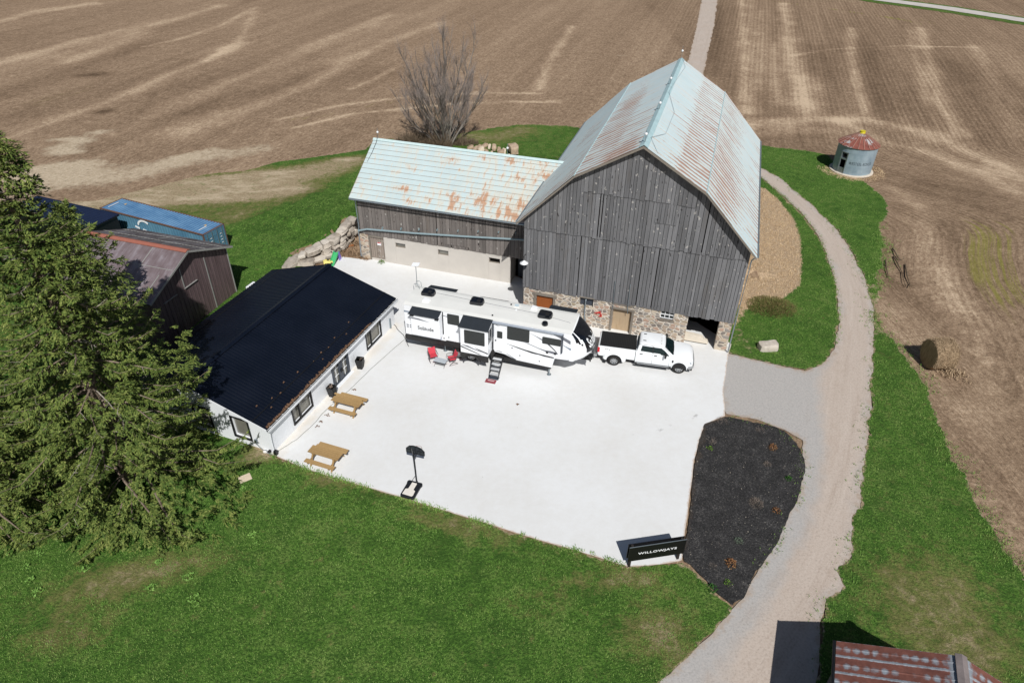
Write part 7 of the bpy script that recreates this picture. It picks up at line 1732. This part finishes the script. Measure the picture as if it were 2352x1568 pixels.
# pale rosettes of weeds standing in the lawn
for i, (q, r_) in enumerate([((20, 1140), .3), ((285, 1132), .22), ((625, 1242), .32), ((280, 1412), .36), ((1385, 1302), .3), ((1108, 1380), .3), ((1425, 1458), .34), ((1452, 1498), .2), ((1860, 990), .22), ((1170, 1190), .2), ((190, 1228), .2), ((226, 1328), .2), ((1790, 655), .2), ((1880, 1065), .14)]):
    p = G(q[0] * 1200 / 2352 * .6125, (1500 + q[1] * 800 / 1568) * .6125)
    leaf_bush('lawn_weed', 'pale green weed rosette standing out in the short lawn', 'weed', p[0], p[1], r_ * .8, .1, 50, leaf_mat('pale_weed', [lin(84, 124, 52), lin(112, 150, 70), lin(136, 168, 90)]) if i == 0 else bpy.data.materials['pale_weed'], 60 + i, 'pale weeds in the lawn', .11)

# ------------------------------------------------------------------ stones
def rock_mesh(mb, c, ax, seed, flat=.0):
    """weathered block: box-ish ellipsoid with noise, ax = three half-axis vectors"""
    r = np.random.default_rng(seed); n, m_ = 12, 8; rings = []
    ph = r.uniform(0, 6.28, 6); am = r.uniform(.03, .10, 6)
    for j in range(m_ + 1):
        th = math.pi * (j / m_ - .5); ring_ = []
        for i in range(n):
            a = 2 * math.pi * i / n; x, y, z = math.cos(th) * math.cos(a), math.cos(th) * math.sin(a), math.sin(th)
            sq = lambda v: math.copysign(abs(v) ** .42, v)
            k = 1 + am[0] * math.sin(3 * x + ph[0]) + am[1] * math.sin(4 * y + ph[1]) + am[2] * math.sin(5 * z + ph[2]) + am[3] * math.sin(6 * (x + y) + ph[3])
            p = Vector(c) + Vector(ax[0]) * sq(x) * k + Vector(ax[1]) * sq(y) * k + Vector(ax[2]) * sq(z) * k; ring_.append(p)
        rings.append(ring_)
    mb.loft(rings)
def rock_material(name, a, b, c_):
    t = NT(name); co = t.coord(); n = t.noise(co, 2.2, 6, .7); g = t.n('ShaderNodeNewGeometry'); rr_ = g.outputs['Random Per Island']
    f = t.math('ADD', t.math('MULTIPLY', n, .7), t.math('MULTIPLY', rr_, .3)); c = t.ramp(f, [(.3, a), (.5, b), (.72, c_)])
    c = t.mix(t.math('MULTIPLY', t.step(t.noise(co, 1.1, 4, .7), .55, .7), .3), c, lin(150, 128, 100)); t.bump(n, .7, .06); return t.done(c, .92, 0, .15)
M_ROCK = rock_material('pale_limestone', lin(136, 128, 118), lin(182, 172, 160), lin(214, 206, 194)); M_FIELDST = rock_material('field_stone', lin(150, 128, 108), lin(190, 170, 148), lin(216, 204, 186))
base_px = [(815.7, 533.5), (792.7, 560.9), (775.2, 579.5), (754.5, 588.2), (727.1, 605.7), (697.6, 612.8), (668, 614)]
BASE = np.array([plan(*p) for p in base_px])
def along(poly, t):
    seg = np.linalg.norm(np.diff(poly[:, :2], axis=0), axis=1); cum = np.concatenate([[0], np.cumsum(seg)]); s_ = t * cum[-1]; return np.array([np.interp(s_, cum, poly[:, k]) for k in range(poly.shape[1])])
wallm = MB(); rr_ = random.Random(9)
Lw = np.linalg.norm(np.diff(WALL_TOP[:, :2], axis=0), axis=1).sum()
for cidx in range(4):
    t = rr_.uniform(0, .03)
    while t < 1.0:
        wd = rr_.uniform(.55, 1.25) if cidx else rr_.uniform(.8, 1.4); tm = min(1, t + wd / Lw / 2); top = along(WALL_TOP, tm); bs = along(np.column_stack([BASE, np.zeros(len(BASE))]), tm)
        nc = max(2, min(4, int(round(top[2] / .45)))) if top[2] > .5 else 2
        if cidx < nc:
            f = (cidx + .5) / nc; p = Vector(bs).lerp(Vector(top), f); nx = along(WALL_TOP, min(1, tm + .02)) - along(WALL_TOP, max(0, tm - .02)); d = Vector((nx[0], nx[1], nx[2] * f)).normalized(); out = Vector((d.y, -d.x, 0)).normalized()
            if out.y > 0: out = -out
            h = max(.16, top[2] / nc * .5); p = p + out * rr_.uniform(-.08, .1); p.z = max(p.z, .12)
            rock_mesh(wallm, p, (d * wd * .52, out * rr_.uniform(.42, .6), Vector((0, 0, h)) + out * rr_.uniform(-.05, .05)), rr_.randint(0, 9999))
        t += wd / Lw * .97
wo = wallm.build('stone_wall', M_ROCK, None, smooth=True, autos=38, split=False); tag(wo, 'stepped dry stone retaining wall of big pale blocks below the bank', 'stone wall')
def boulder(name, label, q, ax, mat, seed, group=None, z=None):
    p = G(*q); z0 = float(terr([p])[0]); t = MB(); rock_mesh(t, (0, 0, 0), ax, seed); o = t.build(name, mat, None, smooth=True, autos=42, split=False); o.location = (p[0], p[1], z0 + (z if z is not None else ax[2][2] * .55)); return tag(o, label, 'stone', group)
boulder('boulder', 'big pale boulder on the grass near the gravel turn-off', (1763, 800), ((.68, .05, 0), (-.05, .42, 0), (0, 0, .32)), M_ROCK, 5)
s_k = .6; rp = [(1112, 338), (1124, 341), (1100, 342), (1135, 347), (1118, 350), (1146, 349), (1150, 356), (1092, 347), (1080, 345), (1158, 352), (1130, 355), (1105, 352), (1180, 356), (1170, 362)]
for i, q in enumerate(rp):
    s_ = rr_.uniform(.2, .42); a = rr_.uniform(0, 3); big = i == 12
    if big: s_ = .7
    boulder('field_stone', 'large tan boulder at the right end of the stone pile behind the wing roof' if big else 'pale field stone in the loose heap behind the wing roof', q, ((s_ * math.cos(a), s_ * math.sin(a), .1), (-s_ * .7 * math.sin(a), s_ * .7 * math.cos(a), 0), (0, .05, s_ * .6)), M_FIELDST, 100 + i, 'stones heaped behind the wing', s_ * rr_.uniform(.4, 1.1))
sl_ = thing('paving_slab', 'square pale paving slab lying in the lawn near the house corner', 'paving slab', (-14.78, 26.4, .0), .6); mb = MB(); mb.box(-.33, .33, -.26, .26, 0, .05); mb.build('slab_stone', plain('slab_concrete', lin(212, 196, 172), .9, .08, 3), sl_, bevel=.01)

# ------------------------------------------------------------------ straw bale in the field
M_BALE = bark('weathered_straw', lin(118, 99, 78), lin(172, 150, 122))
bp_ = G(2146, 838); bl = thing('straw_bale', 'weathered round straw bale standing in the stubble field', 'straw bale', (bp_[0], bp_[1], -.05), .02)
mb = MB(); rings = []
for k in range(9):
    x = -.75 + 1.5 * k / 8; rr0 = 1.05 * (1 - .06 * abs(x / .75) ** 4); rings.append([(x, rr0 * (1 + .03 * math.sin(5 * a + k)) * math.cos(a), max(-.02, 1.0 + rr0 * (1 + .03 * math.sin(3 * a + k * 2)) * math.sin(a))) for a in np.linspace(0, 2 * math.pi, 36, endpoint=False)])
mb.loft(rings); mb.build('bale_body', M_BALE, bl, smooth=True, autos=40)
V, F = [], []; r_ = np.random.default_rng(4)
for k in range(5200):
    a = r_.uniform(-.5, 3.64); x = r_.uniform(-.76, .76); c = np.array([x, 1.05 * math.cos(a), 1.0 + 1.05 * math.sin(a)])
    if k % 4 == 0: q = math.sqrt(r_.random()) * .96; a = r_.uniform(0, 6.28); x = .76; c = np.array([x, q * math.cos(a), 1.0 + q * math.sin(a)])
    d = r_.normal(0, 1, 3); d /= np.linalg.norm(d); s_ = np.cross(d, r_.normal(0, 1, 3)); s_ = s_ / np.linalg.norm(s_) * .008; L = r_.uniform(.08, .22); n0 = len(V); V += [c - s_, c + s_, c + d * L + s_, c + d * L - s_]; F.append((n0, n0 + 1, n0 + 2, n0 + 3))
quads_obj('loose_straw', V, F, leaf_mat('bale_straw', [lin(122, 102, 80), lin(168, 146, 118), lin(196, 174, 144)], .9), bl)
P = np.column_stack([bp_[0] + .7 + rng.normal(0, .6, 90), bp_[1] - .9 + rng.normal(0, .45, 90)]); tufts('straw_litter', 'loose straw strewn around the round bale', P, .2, bpy.data.materials['bale_straw'], 9, 3, .12)
# ------------------------------------------------------------------ small loose things
M_TOYG = plain('green_plastic', lin(70, 176, 110), .4, .05); M_TOYY = plain('yellow_plastic', lin(236, 222, 130), .4, .06); M_TOYP = plain('purple_plastic', lin(128, 110, 196), .4, .06)
p = G(770, 602); tg = thing('toy_slide', 'small green plastic toy slide with purple steps beside the stone wall', 'toy slide', (p[0], p[1], .012), 1.35)
mb = MB(); mb.loft([[(-.75, -.2, .02), (-.75, .2, .02), (-.75, .2, .06), (-.75, -.2, .06)], [(-.45, -.2, .08), (-.45, .2, .08), (-.45, .2, .14), (-.45, -.2, .14)], [(.1, -.2, .5), (.1, .2, .5), (.1, .2, .57), (.1, -.2, .57)], [(.4, -.2, .68), (.4, .2, .68), (.4, .2, .74), (.4, -.2, .74)]])
for s_ in (-1, 1): mb.loft([[(-.7, s_ * .2 - .03, .02), (-.7, s_ * .2 + .03, .02), (-.7, s_ * .2 + .03, .16), (-.7, s_ * .2 - .03, .16)], [(.1, s_ * .2 - .03, .48), (.1, s_ * .2 + .03, .48), (.1, s_ * .2 + .03, .68), (.1, s_ * .2 - .03, .68)], [(.4, s_ * .2 - .03, .66), (.4, s_ * .2 + .03, .66), (.4, s_ * .2 + .03, .86), (.4, s_ * .2 - .03, .86)]])
mb.build('chute', M_TOYG, tg, bevel=.015)
mb = MB()
for s_ in (-1, 1): mb.prism([(.3, s_ * .22, 0), (.75, s_ * .22, 0), (.5, s_ * .22, .8), (.34, s_ * .22, .8)], (0, s_ * .04, 0))
for z in (.15, .38, .6): mb.box(.42 + (.6 - z) * .3, .55 + (.6 - z) * .3, -.22, .22, z, z + .05)
mb.build('step_side', M_TOYP, tg)
p = G(754, 607); tc = thing('toy_car', 'pale yellow plastic ride-on toy car next to the green slide', 'toy car', (p[0], p[1], .012), .4)
mb = MB(); mb.loft([[(-.38, -.2, .12), (-.38, .2, .12), (-.38, .2, .34), (-.38, -.2, .34)], [(-.1, -.24, .1), (-.1, .24, .1), (-.1, .24, .4), (-.1, -.24, .4)], [(.12, -.24, .1), (.12, .24, .1), (.12, .24, .32), (.12, -.24, .32)], [(.4, -.18, .12), (.4, .18, .12), (.4, .18, .26), (.4, -.18, .26)]]); mb.build('toy_body', M_TOYY, tc, bevel=.03)
for sx in (-.24, .25):
    for sy in (-.24, .24):
        mb = MB(); mb.lathe([(0, -.04), (.11, -.04), (.11, .04), (0, .04)], 14, (sx, sy, .11), 'y'); mb.build('wheel', M_TYRE, tc)
mb = MB(); mb.tube([(.08, 0, .32), (.02, 0, .45)], .015, 6); mb.lathe([(.09, 0), (.09, .02), (.06, .02), (.06, 0)], 14, (.02, 0, .45)); mb.build('steering_wheel', M_PL, tc)
p = G(352, 742); rt = thing('red_toy', 'red and yellow plastic ride-on toy half hidden between the spruces and the house', 'toy', (p[0], p[1], .4), .3)
mb = MB(); mb.loft([[(-.6, -.35, .0), (-.6, .35, .0), (-.55, .3, .3), (-.55, -.3, .3)], [(0, -.45, -.05), (0, .45, -.05), (0, .38, .55), (0, -.38, .55)], [(.6, -.3, .05), (.6, .3, .05), (.5, .25, .35), (.5, -.25, .35)]]); mb.build('toy_shell', M_RED, rt, bevel=.06); mb = MB(); mb.box(-.62, -.4, -.2, .2, .18, .34); mb.build('toy_seat', M_TOYY, rt, bevel=.03); mb = MB()
for sx in (-.35, .35): mb.lathe([(0, -.42), (.2, -.42), (.2, .42), (0, .42)], 14, (sx, 0, -.18), 'y')
mb.build('wheel', M_TYRE, rt)
hv = thing('heat_pump', 'white box shaped outdoor unit behind the black roof on the grass', 'outdoor unit', (*house_f(13.4, HW + .75), 0), HOUSE[2]); mb = MB(); mb.box(-.45, .45, -.2, .2, .1, 1.55); ub = mb.build('unit_case', M_WHITE, hv, bevel=.03); mb = MB(); mb.lathe([(.28, 0), (.28, .02), (.0, .03)], 18, (0, .2, .9), 'y'); mb.build('fan_grille', M_DGREY, ub); mb = MB(); mb.box(-.4, .4, -.18, .18, 0, .1); mb.build('stand_rail', M_GALV, hv)
p = G(798, 568); pk = thing('timber_offcut', 'orange brown timber offcut on the dirt beside the stone wall', 'plank', (p[0], p[1], .06), .5); mb = MB(); mb.box(-.55, .55, -.09, .09, 0, .07); mb.build('plank_board', plain('orange_timber', lin(176, 112, 66), .8, .15, 3), pk)
# bare earth and dead stems in the corner between wall and wing
cor = GP([(775, 588), (845, 597), (846, 560), (838, 532), (818, 540), (795, 565)])
sheet('corner_dirt', cor, 0.02, plain('brown_corner_dirt', lin(142, 118, 94), .95, .3, 2.5, bump=.5, bs=8), .3, .25, .06, 31)
P = scatter(cor, 260, 12); tufts('dead_stems', 'dead brown stems in the corner between stone wall and wing', P, .25, leaf_mat('dead_stem', [lin(92, 74, 56), lin(140, 116, 92), lin(166, 144, 118)], .9), 13, 3, .1)
# cable on the ground along the house, and the trailer lead
def cable(name, label, pts, r, mat):
    pts = [Vector((x, y, .012 + r)) for x, y in pts]; out = []
    for a, b in zip(pts, pts[1:]):
        for k in range(4): out.append(a.lerp(b, k / 4) + Vector((rnd.uniform(-.03, .03), rnd.uniform(-.03, .03), 0)))
    out.append(pts[-1]); m_ = MB(); m_.tube(out, r, 5); return tag(m_.build(name, mat, None, smooth=True, split=False), label, 'cable')
cable('garden_hose', 'thin grey hose running along the foot of the house to the trailer', [tuple(G(*q)) for q in [(612, 1041), (640, 1036), (680, 1010), (720, 975), (745, 945), (800, 898), (850, 850), (900, 805), (934, 776)]], .018, plain('grey_hose', lin(150, 152, 146), .6, .1))
cable('power_lead', 'dark lead curving from the house corner to the trailer rear', [house_f(14.6, .1), (-8.4, 41.2), (-7.9, 40.6), rvw(-.05, .35)], .022, M_PL)
for i, (q, s_) in enumerate([((812, 895), .13), ((770, 893), .1), ((750, 955), .16), ((737, 968), .14), ((728, 980), .12), ((1188, 930), .08)]):
    p = G(*q); m_ = MB(); rr2 = random.Random(70 + i)
    for k in range(7): x, y = rr2.uniform(-s_, s_), rr2.uniform(-s_, s_); m_.prism([(x, y, 0), (x + .07, y + .02, .02), (x + .05, y + .07, .03), (x - .01, y + .06, .0)], (0, 0, .012))
    o = m_.build('leaf_litter', M_LIT, None, split=False); o.location = (p[0], p[1], .014); tag(o, ('small heap of dry leaves on the concrete above the upper picnic table', 'dry leaves beside the dark planter by the double door', 'dry leaves below the upper picnic table bench', 'leaf scraps between the hose and the upper picnic table', 'smallest leaf scraps near the hose by the house wall', 'single scrap of leaves in the open middle of the concrete')[i], 'leaves')
# fallen branches on the field edge
for i, (ps, lb) in enumerate([([(1190, 870), (1205, 905), (1228, 935), (1250, 935)], 'crooked fallen branch nearest the verge on the field edge'), ([(1195, 915), (1215, 960), (1240, 1000), (1250, 1060), (1262, 1085)], 'long forked fallen branch in the middle of the field edge'), ([(1150, 935), (1152, 980), (1165, 1030)], 'thin fallen branch lying next to the verge grass'), ([(1260, 960), (1268, 1030), (1285, 1070), (1280, 1095)], 'fallen branch farthest out in the stubble')]):
    q = [G(1561.9 + x * .41025, 214.4 + y * .41025) for x, y in ps]; m_ = MB(); pts = [Vector((a, b, .05 + .12 * (k % 2))) for k, (a, b) in enumerate(q)]; m_.tube(pts, [.07, .06, .045, .03, .02][:len(pts)], 6)
    rr2 = random.Random(i)
    for k in range(5): a = pts[rr2.randrange(1, len(pts))]; m_.tube([a, a + Vector((rr2.uniform(-.6, .6), rr2.uniform(-.6, .6), rr2.uniform(.05, .3)))], [.025, .008], 4)
    tag(m_.build('fallen_branch', bark('fallen_bark', lin(84, 72, 58), lin(128, 112, 94)) if i == 0 else bpy.data.materials['fallen_bark'], None, split=False), lb, 'branch', 'fallen branches on the field edge')

# the stubble lies lower under the lawns, which sit on it
_me = bpy.data.objects['field'].data; _co = np.empty(len(_me.vertices) * 3, np.float32); _me.vertices.foreach_get('co', _co); _co = _co.reshape(-1, 3)
_in = np.zeros(len(FP)); _in[near] = np.maximum.reduce([sstep(sdist(Pn, np.array(q)), .4, 1.6) for q in (LAWN_W, VERGE_W, PADW)])
_co[:, 2] -= .5 * _in; _me.vertices.foreach_set('co', _co.ravel()); _me.update()
